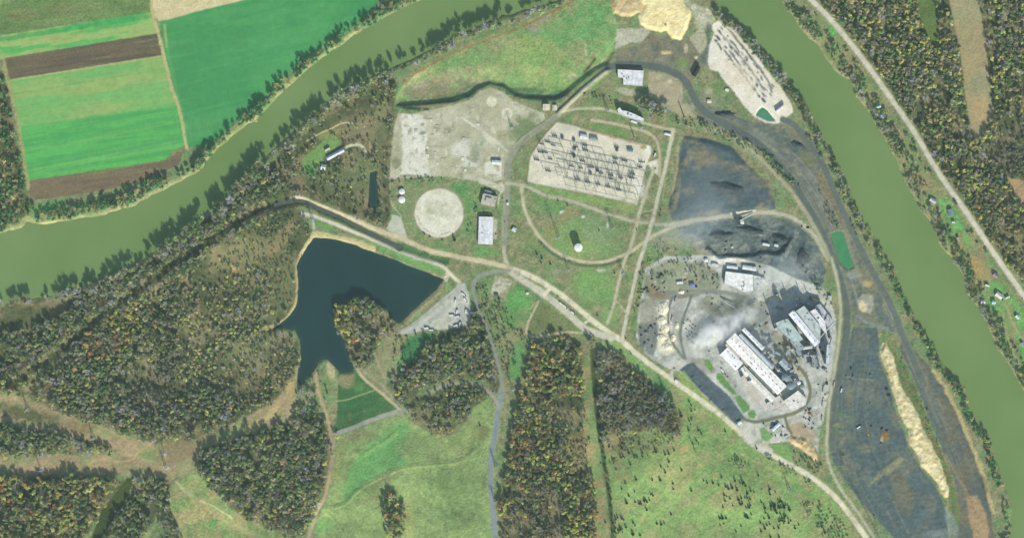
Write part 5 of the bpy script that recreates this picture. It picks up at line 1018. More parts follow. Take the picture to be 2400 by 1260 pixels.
# houses
def house(px, py, L, W, ang, label, roofc, wallc=(210, 206, 196)):
    t = shed(px, py, L, W, 5, ang, label, roofc, wallc, pitch=.3, name="house", cat="house", doors=1)
    rf = [c for c in t.children if c.name.startswith("roof")][0]
    MB().box(L * .2, -.6, 5, L * .2 + 1.1, .6, 5 + W * .3 + 1.4).build("chimney", flat((150, 100, 80), .8), rf)
    return t
house(2227, 498, 15, 11, 80, "grey roofed house on the bright riverside lawn", (140, 152, 168)); house(2341, 692, 17, 11, 35, "pale pink-white roofed house on the riverside lawn", (226, 214, 212))
house(2186, 470, 15, 9, 30, "grey-white roofed house by the wooded east bank", (190, 192, 200)); house(2303, 707, 9, 8, 0, "small white garage near the water on the east bank", (228, 228, 230))
house(2328, 707, 8, 10, 0, "pale teal shed on the bright lawn", (176, 204, 200)); house(2333, 645, 11, 9, 40, "mauve roofed cottage under the lane trees", (160, 140, 160)); house(2239, 476, 9, 6, 60, "brown roofed garage beside the river road", (120, 100, 104))
house(2070, 273, 9, 8, 10, "bright white cabin among the east bank trees", (236, 236, 244)); house(2058, 250, 10, 7, -20, "pale blue-green cabin roof by the water", (170, 206, 204)); house(2313, 668, 9, 4, 15, "slim pale trailer on the east bank lawn", (214, 224, 214))
house(2018, 214, 8, 6, 50, "small grey roofed cabin under the upper east bank trees", (176, 178, 184)); house(2246, 560, 9, 6, 60, "tan roofed shed in the brown plot by the east bank", (190, 176, 150)); house(2384, 742, 9, 7, 40, "white roofed cottage on the bright lawn at the east edge", (226, 226, 226)); house(2396, 806, 8, 6, 60, "grey roofed shed at the south end of the edge lawn", (170, 172, 176)); house(2234, 520, 6, 5, 0, "tiny pale shed below the grey roofed house", (196, 210, 200)); house(2360, 696, 10, 4, -30, "slim pale carport by the lane junction", (214, 206, 196))
house(786, 362, 44, 9, -28, "long pale bluish farmhouse roof on the west bank", (204, 208, 222)); house(758, 392, 10, 12, 10, "small white barn below the farmhouse", (228, 230, 236)); house(803, 352, 12, 8, -20, "short grey roofed farm shed by the drive end", (176, 182, 196)); house(767, 350, 12, 5, -30, "narrow pinkish roofed outbuilding above the farmhouse", (206, 186, 180))
shed(1163, 690, 9, 5, 3, 10, "low dark hut on the weedy lot", (96, 96, 92), name="hut"); shed(1107, 733, 8, 4, 3, 0, "white trailer at the truck yard edge", WHITE, name="trailer")
shed(1236, 687, 5, 5, 3, 0, "tiny white kiosk west of the twin roads", WHITE, name="kiosk"); shed(1205, 538, 9, 9, 4, 30, "pale round-cornered hut by the plateau road", (206, 212, 204), name="hut"); shed(1190, 477, 4, 6, 4, 0, "tiny white hut by the grey lane", WHITE, name="kiosk")
shed(1585, 892, 7, 6, 3, 30, "tiny white hut on the verge beside the cinder apron", WHITE, name="kiosk"); shed(1733, 990, 9, 6, 4, -30, "white gatehouse at the end of the cinder apron", (226, 230, 234), name="gatehouse"); shed(1818, 1000, 22, 7, 5, -42, "bluish white shed among scrap rows by the ring road", (214, 224, 234))
shed(1739, 521, 7, 7, 8, 0, "white transfer house on the coal road", (236, 238, 236), name="transfer_house"); shed(1727, 517, 14, 8, 12, 60, "dark crusher tower beside the coal road", (84, 92, 96), name="crusher_tower", flatroof=True); shed(1795, 573, 16, 5, 5, 12, "white stockpile shed in the coal yard", WHITE); shed(1819, 575, 9, 5, 4, 12, "small white hut in the coal yard", WHITE, name="hut")
shed(1716, 579, 4, 4, 4, 0, "tiny pale sampling hut on the coal yard mound", (214, 214, 190), name="kiosk"); shed(1662, 238, 9, 7, 4, 0, "cream hut on rough ground west of the lime pad", (226, 214, 186), name="hut"); shed(1704, 211, 8, 6, 3, 20, "cream hut at the lime pad edge", (230, 218, 196), name="hut")

# ---- tanks, stacks, silos
def tank(name, px, py, r, h, label, c=WHITE, dome=.25, cat="tank", group=None):
    t = thing(name, px, py, label, cat, group)
    MB().cyl(0, 0, -2, h, r, r, 24, False).build("shell", flat(c, .5), t, True)
    v = [(0, 0, h + r * dome)]; f = []
    n = 24
    for j, (q, z) in enumerate(((.35, .88), (.7, .52), (1.02, 0))):
        v += [(r * q * cos(2 * pi * k / n), r * q * sin(2 * pi * k / n), h + r * dome * z) for k in range(n)]
    f += [(0, 1 + k, 1 + (k + 1) % n) for k in range(n)]
    for j in range(2): f += [(1 + j * n + k, 1 + (j + 1) * n + k, 1 + (j + 1) * n + (k + 1) % n, 1 + j * n + (k + 1) % n) for k in range(n)]
    rf = MB().add(v, f).build("roof", flat(c, .5), t, True)
    MB().cyl(0, 0, h + r * dome - .1, h + r * dome + .8, .5, .5, 8).build("vent", flat((150, 150, 150), .5), rf)
    ld = MB()
    for k in range(int(h / 1.2)): ld.box(r + .1, -.3, .5 + k * 1.2, r + .3, .3, .65 + k * 1.2)
    ld.build("ladder", flat((130, 130, 130), .5), t)
    return t
tank("standpipe", 1355, 580, 9.5, 22, "tall white standpipe in the round meadow clearing", (240, 240, 242), .2, "water tank")
tank("storage_tank", 942, 449, 7, 5, "upper of the two low white tanks west of the round pad", (226, 228, 222)); tank("storage_tank", 942, 468, 8, 5, "lower of the two low white tanks west of the round pad", (232, 234, 228))
tank("storage_tank", 944, 865, 4.5, 4, "small white tank on the dark green slope", (228, 236, 228)); 
for lab, px, py, r, h, c in (("grey silo at the south-east end of the long hall", 1837, 882, 8, 20, (120, 136, 146)), ("wider grey silo south of its neighbour silo", 1851, 903, 9, 18, (128, 142, 150)), ("small bright white silo east of the grey silos", 1871, 896, 4.5, 12, (232, 236, 234)),
                              ("grey round tank east of the white silo", 1880, 906, 6, 7, (150, 160, 158)), ("pale settling tank north of the filter house", 1771, 767, 5, 3, (150, 162, 160)), ("dark round tank in the smoky yard", 1788, 785, 4, 6, (96, 112, 120)), ("pale round tank beside the dark one", 1797, 790, 4, 5, (176, 184, 180))):
    tank("silo", px, py, r, h, lab, c, .3, "silo")
def stack(px, py, r, h, label, c=(170, 168, 162)):
    t = thing("chimney_stack", px, py, label, "chimney")
    MB().cyl(0, 0, -2, h, r, r * .7, 14, False).build("shaft", flat(c, .8), t, True)
    MB().cyl(0, 0, h - 1, h + .6, r * .82, r * .82, 14, True).build("rim", flat((90, 88, 84), .8), t)
    MB().box(-r * 1.4, -r * 1.4, -2, r * 1.4, r * 1.4, 1.0).build("plinth", flat((160, 158, 150), .9), t)
for q in ((1815, 762, 1.6, 52, "slim stack at the west corner of the furnace block"), (1836, 752, 1.8, 50, "grey stack on the north edge of the furnace block"), (1856, 728, 1.6, 46, "stack at the north tip of the tall white ridge roof"), (1888, 724, 1.6, 44, "stack beside the broad grey-green furnace roof"), (1904, 723, 1.3, 40, "slim stack by the wedge roofed bay"),
          (1604, 276, 1.7, 27, "lone thin chimney on the tan slab ground"), (1487, 323, 1.2, 24, "thin stack between the lanes north of the substation"), (1920, 858, 1.4, 42, "thin pole stack south of the furnaces"), (1745, 868, 1.2, 20, "thin stack in the gap between the smelter halls"), (1781, 826, 1.5, 28, "stack at the south end of the filter house"), (1816, 866, 1.3, 22, "stack beside the grey crusher house")):
    stack(*q)
def cyclone_block(px, py, label, rot=0):
    t = thing("dust_collector", px, py, label, "dust collector", "dust collectors in the works", rot)
    for k in range(3): MB().cyl(k * 4 - 4, 0, 3, 13, 1.7, 1.7, 10).build("hopper", flat((140, 152, 158), .6), t)
    MB().box(-6.5, -2.4, 13.02, 6.5, 2.4, 15).build("manifold", flat((160, 168, 170), .6), t)
    fr = MB()
    for sx in (-6, 6):
        for sy in (-2, 2): fr.bar((sx, sy, -1), (sx, sy, 13), .4)
    fr.build("frame", flat((90, 96, 100), .6), t); return t
c0 = cyclone_block(1770, 812, "dust collector between filter house and longest hall", .8)
for px, py, lab, r_ in ((1798, 838, "dust collector north of the tan switch room", .6), (1822, 828, "dust collector near the cream rubble", -.5), (1856, 868, "dust collector beside the ring road bend", .3), (1845, 826, "dust collector beside the furnace annex", .8), (1888, 832, "dust collector under the conveyor bridge", 0), (1806, 806, "dust collector in the shaded central yard", .8), (1830, 892, "dust collector beside the grey silos", .8)):
    dup(c0, px, py, lab, r_)
def conveyor(a_, b_, h0, h1, label):
    ax, ay = P(*a_); bx, by = P(*b_); L = math.hypot(bx - ax, by - ay)
    t = thing("conveyor", a_[0], a_[1], label, "conveyor", None, math.atan2(by - ay, bx - ax))
    MB().bar((0, 0, h0), (L, 0, h1), 2.4).build("gallery", flat((176, 182, 184), .6), t)
    n = max(2, int(L / 14))
    for k in range(n):
        x = (k + .5) * L / n; z = h0 + (h1 - h0) * (k + .5) / n - 1.2
        MB().bar((x, -1.6, -1), (x, 0, z), .4).bar((x, 1.6, -1), (x, 0, z), .4).build("trestle", flat((110, 116, 118), .6), t)
conveyor((1900, 812), (1952, 752), 12, 30, "sloping conveyor up to the east furnace roofs"); conveyor((1765, 788), (1742, 770), 10, 22, "short conveyor at the filter house north end"); conveyor((1920, 858), (1920, 826), 5, 26, "steep conveyor to the bin house"); conveyor((1727, 520), (1765, 500), 10, 4, "conveyor from the dark crusher tower to the coal road")
conveyor((1800, 850), (1838, 876), 6, 18, "conveyor feeding the grey silos"); conveyor((1690, 700), (1722, 720), 4, 9, "short conveyor south of the machine shop"); conveyor((1948, 790), (1940, 808), 6, 30, "steep conveyor above the slim white bin house")

# ---- substation equipment
UA = radians(12.3)
def breaker_proto(px, py, label):
    t = thing("circuit_breaker", px, py, label, "switchgear", "circuit breakers in the substation", -UA)
    MB().box(-5, -1, -1, 5, 1, .5).build("plinth", flat((150, 158, 160), .9), t)
    for k in (-1, 0, 1):
        b = MB().cyl(k * 3.4, 0, .5, 3.2, 1.1, 1.1, 8).build("tank", flat((84, 102, 116), .5), t)
        MB().bar((k * 3.4, -.5, 3.1), (k * 3.4, -1.6, 6), .45).bar((k * 3.4, .5, 3.1), (k * 3.4, 1.6, 6), .45).build("bushing", flat((120, 96, 84), .4), b)
    return t
b0 = breaker_proto(1290, 373, "circuit breaker set at the west side of the substation")
spots = [(1285, 401), (1372, 352), (1371, 341), (1445, 345), (1442, 372), (1464, 377), (1340, 390), (1361, 394), (1386, 392), (1409, 406), (1431, 411), (1455, 417), (1354, 421), (1377, 427), (1402, 432), (1425, 438), (1450, 445), (1297, 341), (1267, 357), (1278, 358), (1343, 361), (1350, 345), (1442, 382), (1258, 375), (1482, 408), (1480, 417), (1432, 420), (1365, 378), (1270, 338), (1283, 333), (1300, 319), (1500, 392), (1502, 380)]
rows_ = ("northmost", "upper", "middle", "lower", "southmost")
for k, (px, py) in enumerate(spots):
    v = (py - 330 - (px - 1300) * .218) / 22
    dup(b0, px, py, "circuit breaker set, %s row, %s bay of the substation" % (rows_[int(np.clip(v, 0, 4))], ("first", "second", "third", "fourth", "fifth", "sixth", "seventh", "eighth", "ninth", "tenth")[int(np.clip((px - 1250) / 27, 0, 9))]), -UA, random.uniform(1.05, 1.4))
def transformer(px, py, label):
    t = thing("transformer", px, py, label, "transformer", "transformers in the substation", -UA)
    MB().box(-3, -2, 0, 3, 2, 4.2).build("tank", flat((96, 112, 118), .5), t)
    for s in (-1, 1):
        r = MB()
        for k in range(5): r.box(-2.6 + k * 1.2, s * 2.05, .6, -2.2 + k * 1.2, s * 3.4, 3.8)
        r.build("radiator", flat((110, 124, 128), .5), t)
    for k in (-1, 0, 1): MB().cyl(k * 1.7, 0, 4.2, 6.4, .35, .2, 8).build("bushing", flat((120, 92, 80), .4), t)
    MB().cyl(0, 1.2, 4.8, 5.8, .9, .9, 8).build("conservator", flat((120, 130, 132), .5), t); return t
t0 = transformer(1345, 328, "transformer beside the red equipment at the substation north")
for px, py, lab in ((1318, 322, "transformer near the north-west gravel apron"), (1446, 352, "large transformer under the east gantries"), (1346, 367, "transformer on the dark oily strip"), (1347, 350, "transformer north of the dark oily strip"), (1400, 400, "transformer in the middle of the lower yard"), (1384, 407, "small transformer in the lower yard")): dup(t0, px, py, lab, -UA)
# gantries
def gantry(px, py, L, label, along=True):
    t = thing("gantry", px, py, label, "gantry", "steel gantries in the substation", -UA + (0 if along else pi / 2))
    n = max(2, int(L / 24) + 1)
    H_ = 13
    for k in range(n):
        x = -L / 2 + k * L / (n - 1)
        c = MB()
        for s in (-1, 1): c.bar((x, s * 1.4, -1), (x, s * .35, H_), .5)
        for z in (2, 5, 8, 11): c.bar((x, -1.4 + z * .08, z), (x, 1.4 - (z + 3) * .08, z + 2.6), .18)
        c.build("column", flat((128, 140, 142), .6), t)
    b = MB()
    for s in (-.5, .5): b.bar((-L / 2, s, H_), (L / 2, s, H_), .3).bar((-L / 2, s, H_ + 1), (L / 2, s, H_ + 1), .25)
    for k in range(int(L / 2.5)):
        b.bar((-L / 2 + k * 2.5, -.5, H_), (-L / 2 + (k + 1) * 2.5, .5, H_), .16)
    b.build("beam", flat((128, 140, 142), .6), t)
    ins = MB()
    for k in range(int(L / 5)): ins.cyl(-L / 2 + 2 + k * 5, 0, H_ - 2.2, H_ - .3, .22, .22, 6)
    ins.build("insulators", flat((110, 84, 74), .4), t)["kind"] = "stuff"
    return t
def subp(u, v):     # substation frame: metres east / south of the yard's north-west
    return 1262 + u * cos(UA) - v * sin(UA), 340 + u * sin(UA) + v * cos(UA)
gl = []
for k, (u0, L, v) in enumerate(((75, 130, -8), (160, 120, 6), (100, 150, 22), (215, 66, 22), (115, 150, 38), (205, 60, 44), (115, 150, 58), (205, 60, 64), (22, 46, 4), (26, 46, 28), (28, 46, 52), (150, 170, 78))):
    px, py = subp(u0 + 18, v); gantry(px, py, L, ("gantry line %s of the substation" % ("along the north edge", "over the north transformers", "over the upper breakers", "at the north-east bays", "across the yard centre", "at the east bays", "across the lower breakers", "at the south-east bays", "at the far west bays by the curved fence", "in the middle west bays", "in the south-west bays", "along the south edge")[k]))
for k, u in enumerate((70, 95, 120, 145, 170, 195, 220)):
    px, py = subp(u + 10, 36); gantry(px, py, 62 if k % 2 else 48, "cross gantry over the %s column of bays" % ("first", "second", "third", "fourth", "fifth", "sixth", "seventh")[k], False)
# fence around substation
def fence(pts, label, h=2.4):
    t = thing("chain_fence", pts[0][0], pts[0][1], label, "fence", z=0)
    ox, oy = P(*pts[0]); rail = MB(); c = 0
    for a_, b_ in zip(pts[:-1], pts[1:]):
        L = math.hypot(b_[0] - a_[0], b_[1] - a_[1]); n = max(1, int(L / 6))
        for k in range(n):
            p = [a_[i] + (b_[i] - a_[i]) * k / n for i in (0, 1)]; q = [a_[i] + (b_[i] - a_[i]) * (k + 1) / n for i in (0, 1)]
            x, y = P(*p); x2, y2 = P(*q); z = Hxy(x, y); z2 = Hxy(x2, y2); x -= ox; y -= oy; x2 -= ox; y2 -= oy
            for zz in (.3, 1.3, h): rail.bar((x, y, z + zz), (x2, y2, z2 + zz), .08)
            if c < 300: MB().cyl(x, y, z - 1, z + h + .2, .12, .12, 5).build("post", flat((140, 144, 144), .6), t)
            c += 1
    rail.build("rail", flat((150, 154, 154), .6), t)
fence([(1307, 286), (1360, 299), (1440, 321), (1525, 341), (1527, 361), (1516, 389), (1507, 427), (1494, 482), (1395, 458), (1255, 432), (1235, 426)], "wire fence around the substation yard")
# pylons
def pylon(px, py, H_, label, rot=0):
    t = thing("lattice_pylon", px, py, label, "pylon", "lattice pylons of the power lines", rot)
    leg = 3.6
    for sx, sy in ((-1, -1), (1, -1), (1, 1), (-1, 1)):
        MB().bar((sx * leg, sy * leg, -2), (sx * .6, sy * .6, H_ * .75), .38).bar((sx * .6, sy * .6, H_ * .75), (sx * .2, sy * .2, H_), .3).build("leg", flat((168, 174, 172), .5), t)
    br = MB()
    for k in range(7):
        z0 = H_ * .75 * k / 7; z1 = H_ * .75 * (k + 1) / 7; w0 = leg + (0.6 - leg) * k / 7; w1 = leg + (0.6 - leg) * (k + 1) / 7
        for s in (-1, 1):
            br.bar((-w0, s * w0, z0), (w1, s * w1, z1), .2); br.bar((w0, s * w0, z0), (-w1, s * w1, z1), .2); br.bar((s * w0, -w0, z0), (s * w1, w1, z1), .2); br.bar((s * w0, w0, z0), (s * w1, -w1, z1), .2)
    br.build("bracing", flat((168, 174, 172), .5), t)
    for z, w_ in ((.74, 8), (.84, 6.5), (.94, 5)):
        MB().bar((-w_, 0, H_ * z), (w_, 0, H_ * z), .4).bar((-w_, 0, H_ * z), (0, 0, H_ * z + 1.8), .22).bar((w_, 0, H_ * z), (0, 0, H_ * z + 1.8), .22).build("crossarm", flat((168, 174, 172), .5), t)
for q in ((1309, 556, 62, "very tall pylon casting a long shadow by the standpipe meadow", .3), (222, 1025, 34, "pylon at the forks of the cleared corridors", .5), (95, 1102, 30, "pylon on the bare patch of the lower corridor", 0), (390, 1095, 32, "pylon on the white pad at the corridor crossing", 0), (388, 1060, 30, "pylon north of the corridor crossing pad", 0.4), (1163, 1092, 30, "pylon beside the hill lane", 0), (1161, 1173, 26, "pylon farther south beside the hill lane", .2), (1557, 918, 28, "pylon in the pasture corner by the main road", .6), (1850, 1147, 28, "pylon in the dotted pasture near the main road", .6), (1460, 640, 26, "pylon between the two avenues", .2), (1435, 535, 34, "pylon in the east of the loop meadow", .2), (1333, 632, 26, "pylon south of the loop road", .5), (1202, 912, 28, "pylon on the green slope east of the lane", .1), (64, 960, 30, "pylon in the dark corridor of the west wood", .9), (733, 515, 26, "pylon at the canal head beside the dam road", 0), (1200, 300, 28, "pylon on the rough ground of the demolished site", .5), (1424, 260, 30, "pylon north of the boiler house lane", 0), (1502, 300, 28, "pylon south of the boiler house", 0)):
    pylon(*q)

# ---- vehicles
def vehicle_proto(kind, px, py, label, c, rot):
    t = thing(kind, px, py, label, {"car": "car", "truck": "truck", "tank_wagon": "wagon", "excavator": "excavator"}[kind], {"car": "cars parked around the works", "truck": "trucks and trailers parked in the yards", "tank_wagon": "wagons on the sidings", "excavator": "excavators in the yards"}[kind], rot)
    if kind == "car":
        MB().add([(-2.2, -.9, .4), (2.2, -.9, .4), (2.2, .9, .4), (-2.2, .9, .4), (-2.2, -.9, 1.0), (2.2, -.85, .85), (2.2, .85, .85), (-2.2, .9, 1.0)], [(0, 3, 2, 1), (4, 5, 6, 7), (0, 1, 5, 4), (1, 2, 6, 5), (2, 3, 7, 6), (3, 0, 4, 7)]).build("body", flat(c, .35), t)
        MB().add([(-1.6, -.8, .98), (1.1, -.8, .9), (1.1, .8, .9), (-1.6, .8, .98), (-1.2, -.65, 1.5), (.4, -.65, 1.5), (.4, .65, 1.5), (-1.2, .65, 1.5)], [(4, 5, 6, 7), (0, 1, 5, 4), (1, 2, 6, 5), (2, 3, 7, 6), (3, 0, 4, 7)]).build("cabin", flat((60, 70, 78), .2), t)
        for sx in (-1.4, 1.4):
            for sy in (-.9, .9): MB().bar((sx, sy - .12, .33), (sx, sy + .12, .33), .6).build("wheel", flat((50, 50, 50), .9), t)
    elif kind == "truck":
        MB().box(-6, -1.25, 1.1, 3.2, 1.25, 3.9).build("trailer", flat(c, .5), t)
        MB().box(3.6, -1.2, .7, 6.0, 1.2, 3.2).build("cab", flat((70, 84, 110), .4), t)
        for sx in (-5, -3.6, 2.6, 5): 
            for sy in (-1.05, 1.05): MB().bar((sx, sy - .18, .5), (sx, sy + .18, .5), .9).build("wheel", flat((46, 46, 46), .9), t)
    elif kind == "tank_wagon":
        MB().box(-6.5, -1.3, .8, 6.5, 1.3, 1.2).build("frame", flat((80, 76, 72), .8), t)
        MB().add([(-6, -1.3, 1.2), (6, -1.3, 1.2), (6, 1.3, 1.2), (-6, 1.3, 1.2), (-6.4, -1.5, 3.6), (6.4, -1.5, 3.6), (6.4, 1.5, 3.6), (-6.4, 1.5, 3.6)], [(0, 1, 5, 4), (1, 2, 6, 5), (2, 3, 7, 6), (3, 0, 4, 7), (4, 5, 6, 7)]).build("hopper", flat(c, .7), t)
        for sx in (-4.8, 4.8):
            for sy in (-.8, .8): MB().bar((sx - .9, sy, .45), (sx + .9, sy, .45), .7).build("bogie", flat((50, 48, 46), .8), t)
    else:
        MB().box(-2.2, -1.6, 0, 2.2, -.9, 1).build("track", flat((50, 50, 50), .9), t); MB().box(-2.2, .9, 0, 2.2, 1.6, 1).build("track", flat((50, 50, 50), .9), t)
        MB().box(-2, -1.4, 1.02, 1.6, 1.4, 2.6).build("body", flat(c, .5), t); MB().bar((1, .4, 2), (5, .4, 5), .5).bar((5, .4, 5), (7.5, .4, 1.2), .4).build("boom", flat(c, .5), t); MB().box(6.8, -.2, .3, 8, 1, 1.3).build("bucket", flat((90, 84, 76), .7), t)
    return t
CW = {"white": (236, 238, 240), "red": (196, 60, 66), "silver": (176, 182, 188), "dark blue": (56, 70, 110), "black": (40, 44, 50), "blue": (70, 100, 170), "maroon": (120, 44, 56), "tan": (190, 176, 146)}
carp = {}
def car(px, py, cname, where, rot):
    lab = "%s car %s" % (cname, where)
    if cname not in carp: carp[cname] = vehicle_proto("car", px, py, lab, CW[cname], rot)
    else: dup(carp[cname], px, py, lab, rot)
cars = [(1607, 742), (1612, 748), (1618, 753), (1624, 760), (1617, 763), (1622, 768), (1628, 771), (1630, 764), (1603, 757), (1608, 770), (1614, 776), (1621, 779), (1617, 785), (1624, 790), (1629, 797), (1622, 800), (1615, 795), (1627, 804), (1634, 785), (1611, 788)]
names = ["white", "red", "silver", "dark blue", "red", "black", "white", "maroon", "silver", "blue"]
for k, (px, py) in enumerate(cars):
    car(px, py, names[k % 10], "in the smoky smelter car park, %s from its north end" % ("first", "second", "third", "fourth", "fifth", "sixth", "seventh", "eighth", "ninth", "tenth", "eleventh", "twelfth", "thirteenth", "fourteenth", "fifteenth", "sixteenth", "seventeenth", "eighteenth", "nineteenth", "last")[k], random.choice([-.8, .78, -.75]))
for px, py, cn, wh in ((1768, 707, "silver", "on the works back lane bend"), (1769, 700, "dark blue", "beside the works back lane"), (1822, 692, "silver", "on the lane behind the furnaces"), (1700, 877, "silver", "in the row beside the bright white hall"), (1705, 882, "black", "in the row beside the bright white hall"), (1697, 872, "white", "in the row beside the bright white hall"), (1657, 812, "silver", "beside the lawn row north end"), (1662, 822, "blue", "beside the lawn row"), (1918, 900, "dark blue", "on the perimeter yard east of the ring road"), (1914, 920, "silver", "on the perimeter yard south part"), (1505, 437, "white", "at the substation east fence"), (1500, 394, "white", "at the substation gate apron"), (1510, 380, "black", "by the substation gate"), (1536, 395, "silver", "outside the substation gate"), (2396, 699, "tan", "on the river road"), (1183, 520, "white", "on the plateau road by the long store"), (1178, 464, "silver", "parked by the tan office block"), (1170, 452, "red", "parked by the tan office block"), (1162, 548, "black", "parked beside the long store"), (2240, 505, "white", "in the drive of the grey roofed house"), (2350, 702, "blue", "beside the pale roofed house"), (1743, 665, "black", "south of the machine shop"), (1580, 862, "black", "at the approach spur"), (1890, 960, "silver", "near the ring road south-east bend")):
    car(px, py, cn, wh, random.uniform(-1.5, 1.5))
tr0 = vehicle_proto("truck", 1067, 705, "white trailer truck at the north of the truck yard middle row", (236, 238, 240), 1.5)
for px, py, lab, r_ in ((1071, 729, "white trailer truck in the truck yard middle row", 1.4), (1073, 741, "white trailer truck south in the middle row", .2), (1087, 690, "white trailer truck at the truck yard north-east corner", -.7), (1091, 703, "white trailer truck below the north-east corner one", -.9), (1092, 728, "white trailer truck at the truck yard east edge", 1.5), (1059, 738, "white trailer truck west of the middle row", .1), (1069, 762, "white trailer truck at the truck yard south edge", .4), (1078, 758, "white trailer truck next to the south edge one", 1.2), (1001, 768, "pale trailer truck at the yard south-west end", .1), (1012, 773, "pale trailer truck under the trees of the truck yard", 0), (1316, 712, "dark truck parked on the twin road median", -.7), (1324, 718, "dark truck second on the twin road median", -.7), (1343, 733, "white truck on the twin road median", -.7), (1694, 869, "truck beside the bright white hall corner", -.9), (1918, 790, "truck by the furnace east yard", 1.4), (1869, 700, "truck on the lane north of the furnaces", .1), (1535, 362, "truck at the inner lane of the substation", 1.3), (2013, 1000, "truck on the slag field", .6), (1972, 913, "tiny white truck on the slag field", 1.3)):
    dup(tr0, px, py, lab, r_)
wg0 = vehicle_proto("tank_wagon", 1955, 900, "hopper wagon on the siding by the perimeter road, northernmost", (182, 178, 168), 1.4)
for k in range(3): dup(wg0, 1930 - k * 1.6, 912 + k * 34, "hopper wagon %s from the north in the row by the perimeter road" % ("second", "third", "fourth", "fifth", "sixth", "seventh")[k], 1.5)
for k in range(2): dup(wg0, 1584 - k * 9, 702 + k * 45, "hopper wagon %s on the siding loop west of the works" % ("first", "second", "third", "fourth", "fifth")[k], 1.4)
ex0 = vehicle_proto("excavator", 1700, 590, "yellow excavator on the coal yard scarp", (210, 170, 70), .5)
dup(ex0, 2035, 1018, "yellow excavator by the brown pit of the slag field", 2.0); dup(ex0, 1880, 1040, "yellow excavator on the peach sand heap", 1.0); dup(ex0, 1560, 60, "yellow excavator on the bright cream sand heap", 2.5); dup(ex0, 1548, 775, "yellow excavator among the lime mounds", .4)
# red cabinet in substation
cb = thing("transformer_cabinet", 1343, 327, "small red equipment cabinet among the north transformers", "cabinet", None, -UA); MB().box(-2, -1, 0, 2, 1, 2).build("housing", flat((206, 84, 100), .5), cb); MB().box(-2.1, -1.1, 2.01, 2.1, 1.1, 2.3).build("lid", flat((206, 100, 110), .5), cb)

# ---- heaps (lumps of loose material that stand as mounds of their own)
def mound(name, px, py, rx, ry, h, c, label, cat, rot=0, seed=0, rough=.35, group=None):
    rr = np.random.default_rng(seed + int(px))
    n, m = 18, 6
    v = []; f = []
    for j in range(m):
        q = 1 - j / m
        for k in range(n):
            a_ = 2 * pi * k / n
            w_ = 1 + rough * (rr.random() - .5) * (1 if j else 1.4)
            v.append((rx * q * w_ * cos(a_), ry * q * w_ * sin(a_), -1 if j == 0 else h * (1 - q ** 1.3) * (1 + rough * (rr.random() - .5))))
    v.append((0, 0, h))
    for j in range(m - 1): f += [(j * n + k, j * n + (k + 1) % n, (j + 1) * n + (k + 1) % n, (j + 1) * n + k) for k in range(n)]
    f += [((m - 1) * n + k, (m - 1) * n + (k + 1) % n, m * n) for k in range(n)]
    o = MB().add(v, f).build(name, flat(c, .95, 0, .3, .25), None, True)
    x, y = P(px, py); o.location = (x, y, Hxy(x, y)); o.rotation_euler = (0, 0, rot)
    return tag(o, label, cat, group)
for k, (px, py, rx, ry, h) in enumerate(((1555, 722, 14, 20, 3.5), (1552, 750, 11, 13, 3), (1560, 768, 12, 12, 2.5), (1550, 790, 13, 10, 2.5), (1563, 812, 16, 10, 2.5), (1596, 683, 9, 6, 4), (1578, 790, 6, 12, 3), (1586, 762, 6, 9, 3))):
    mound("lime_mound", px, py, rx, ry, h, (228, 220, 194), "cream lime mound %s in the yard west of the siding loops" % ("largest and northernmost", "second", "third", "fourth", "southernmost", "by the siding fork", "inside the loop south", "inside the loop north")[k], "mound", seed=k)
MET = [(92, 104, 112), (120, 128, 132), (70, 80, 88), (150, 120, 96), (158, 164, 168)]
spz = [("in the wooded scrap yard by the long avenue", 1508, 640, 1560, 690, 20), ("in the dark slag corner by the avenue foot", 1498, 745, 1540, 825, 16), ("in the blue scrap rows east of the south hall", 1883, 955, 1908, 1008, 18), ("in the scrap rows south of the ring road", 1800, 985, 1842, 1025, 14), ("in the rough ground around the machine shop", 1600, 640, 1690, 700, 14), ("in the dusty yard north of the smelter", 1660, 700, 1800, 770, 16), ("in the furnace yard", 1820, 800, 1930, 870, 14), ("in the coal yard", 1660, 530, 1900, 640, 16), ("on the slag field", 1975, 860, 2090, 1080, 14), ("along the fence of the perimeter road", 1928, 860, 1938, 940, 10)]
for zi, (wh, x0, y0, x1, y1, n) in enumerate(spz):
    for k in range(n):
        c = random.choice(MET); big = random.uniform(2.0, 5.5)
        cn = {0: "slate", 1: "grey", 2: "dark", 3: "rusty", 4: "pale grey"}[MET.index(c)]
        if zi in (7, 8) and random.random() < .6: c = MET[2]; cn = "dark"
        mound("scrap_heap", random.uniform(x0, x1), random.uniform(y0, y1), big, big * random.uniform(.4, .9), random.uniform(1.2, 3.5), c, "%s heap %s" % (cn, wh), "heap", random.uniform(0, 3), k, .7, "heaps %s" % wh)
for k, (px, py, rx, ry, h) in enumerate(((1690, 550, 26, 9, 7), (1760, 540, 34, 10, 8), (1830, 560, 22, 9, 7), (1880, 600, 14, 20, 7), (1700, 440, 40, 14, 6), (1870, 340, 18, 8, 5), (1700, 268, 26, 9, 5))):
    mound("coal_pile", px, py, rx, ry, h, (84, 94, 98), "dark coal pile %s" % ("west in the churned coal yard", "long and central in the churned coal yard", "east in the churned coal yard", "by the haul road bend", "low on the blue-grey coal pad", "among the upper sidings", "oval beside the lime pad")[k], "coal pile", -.2 * (k % 3), k, .5)
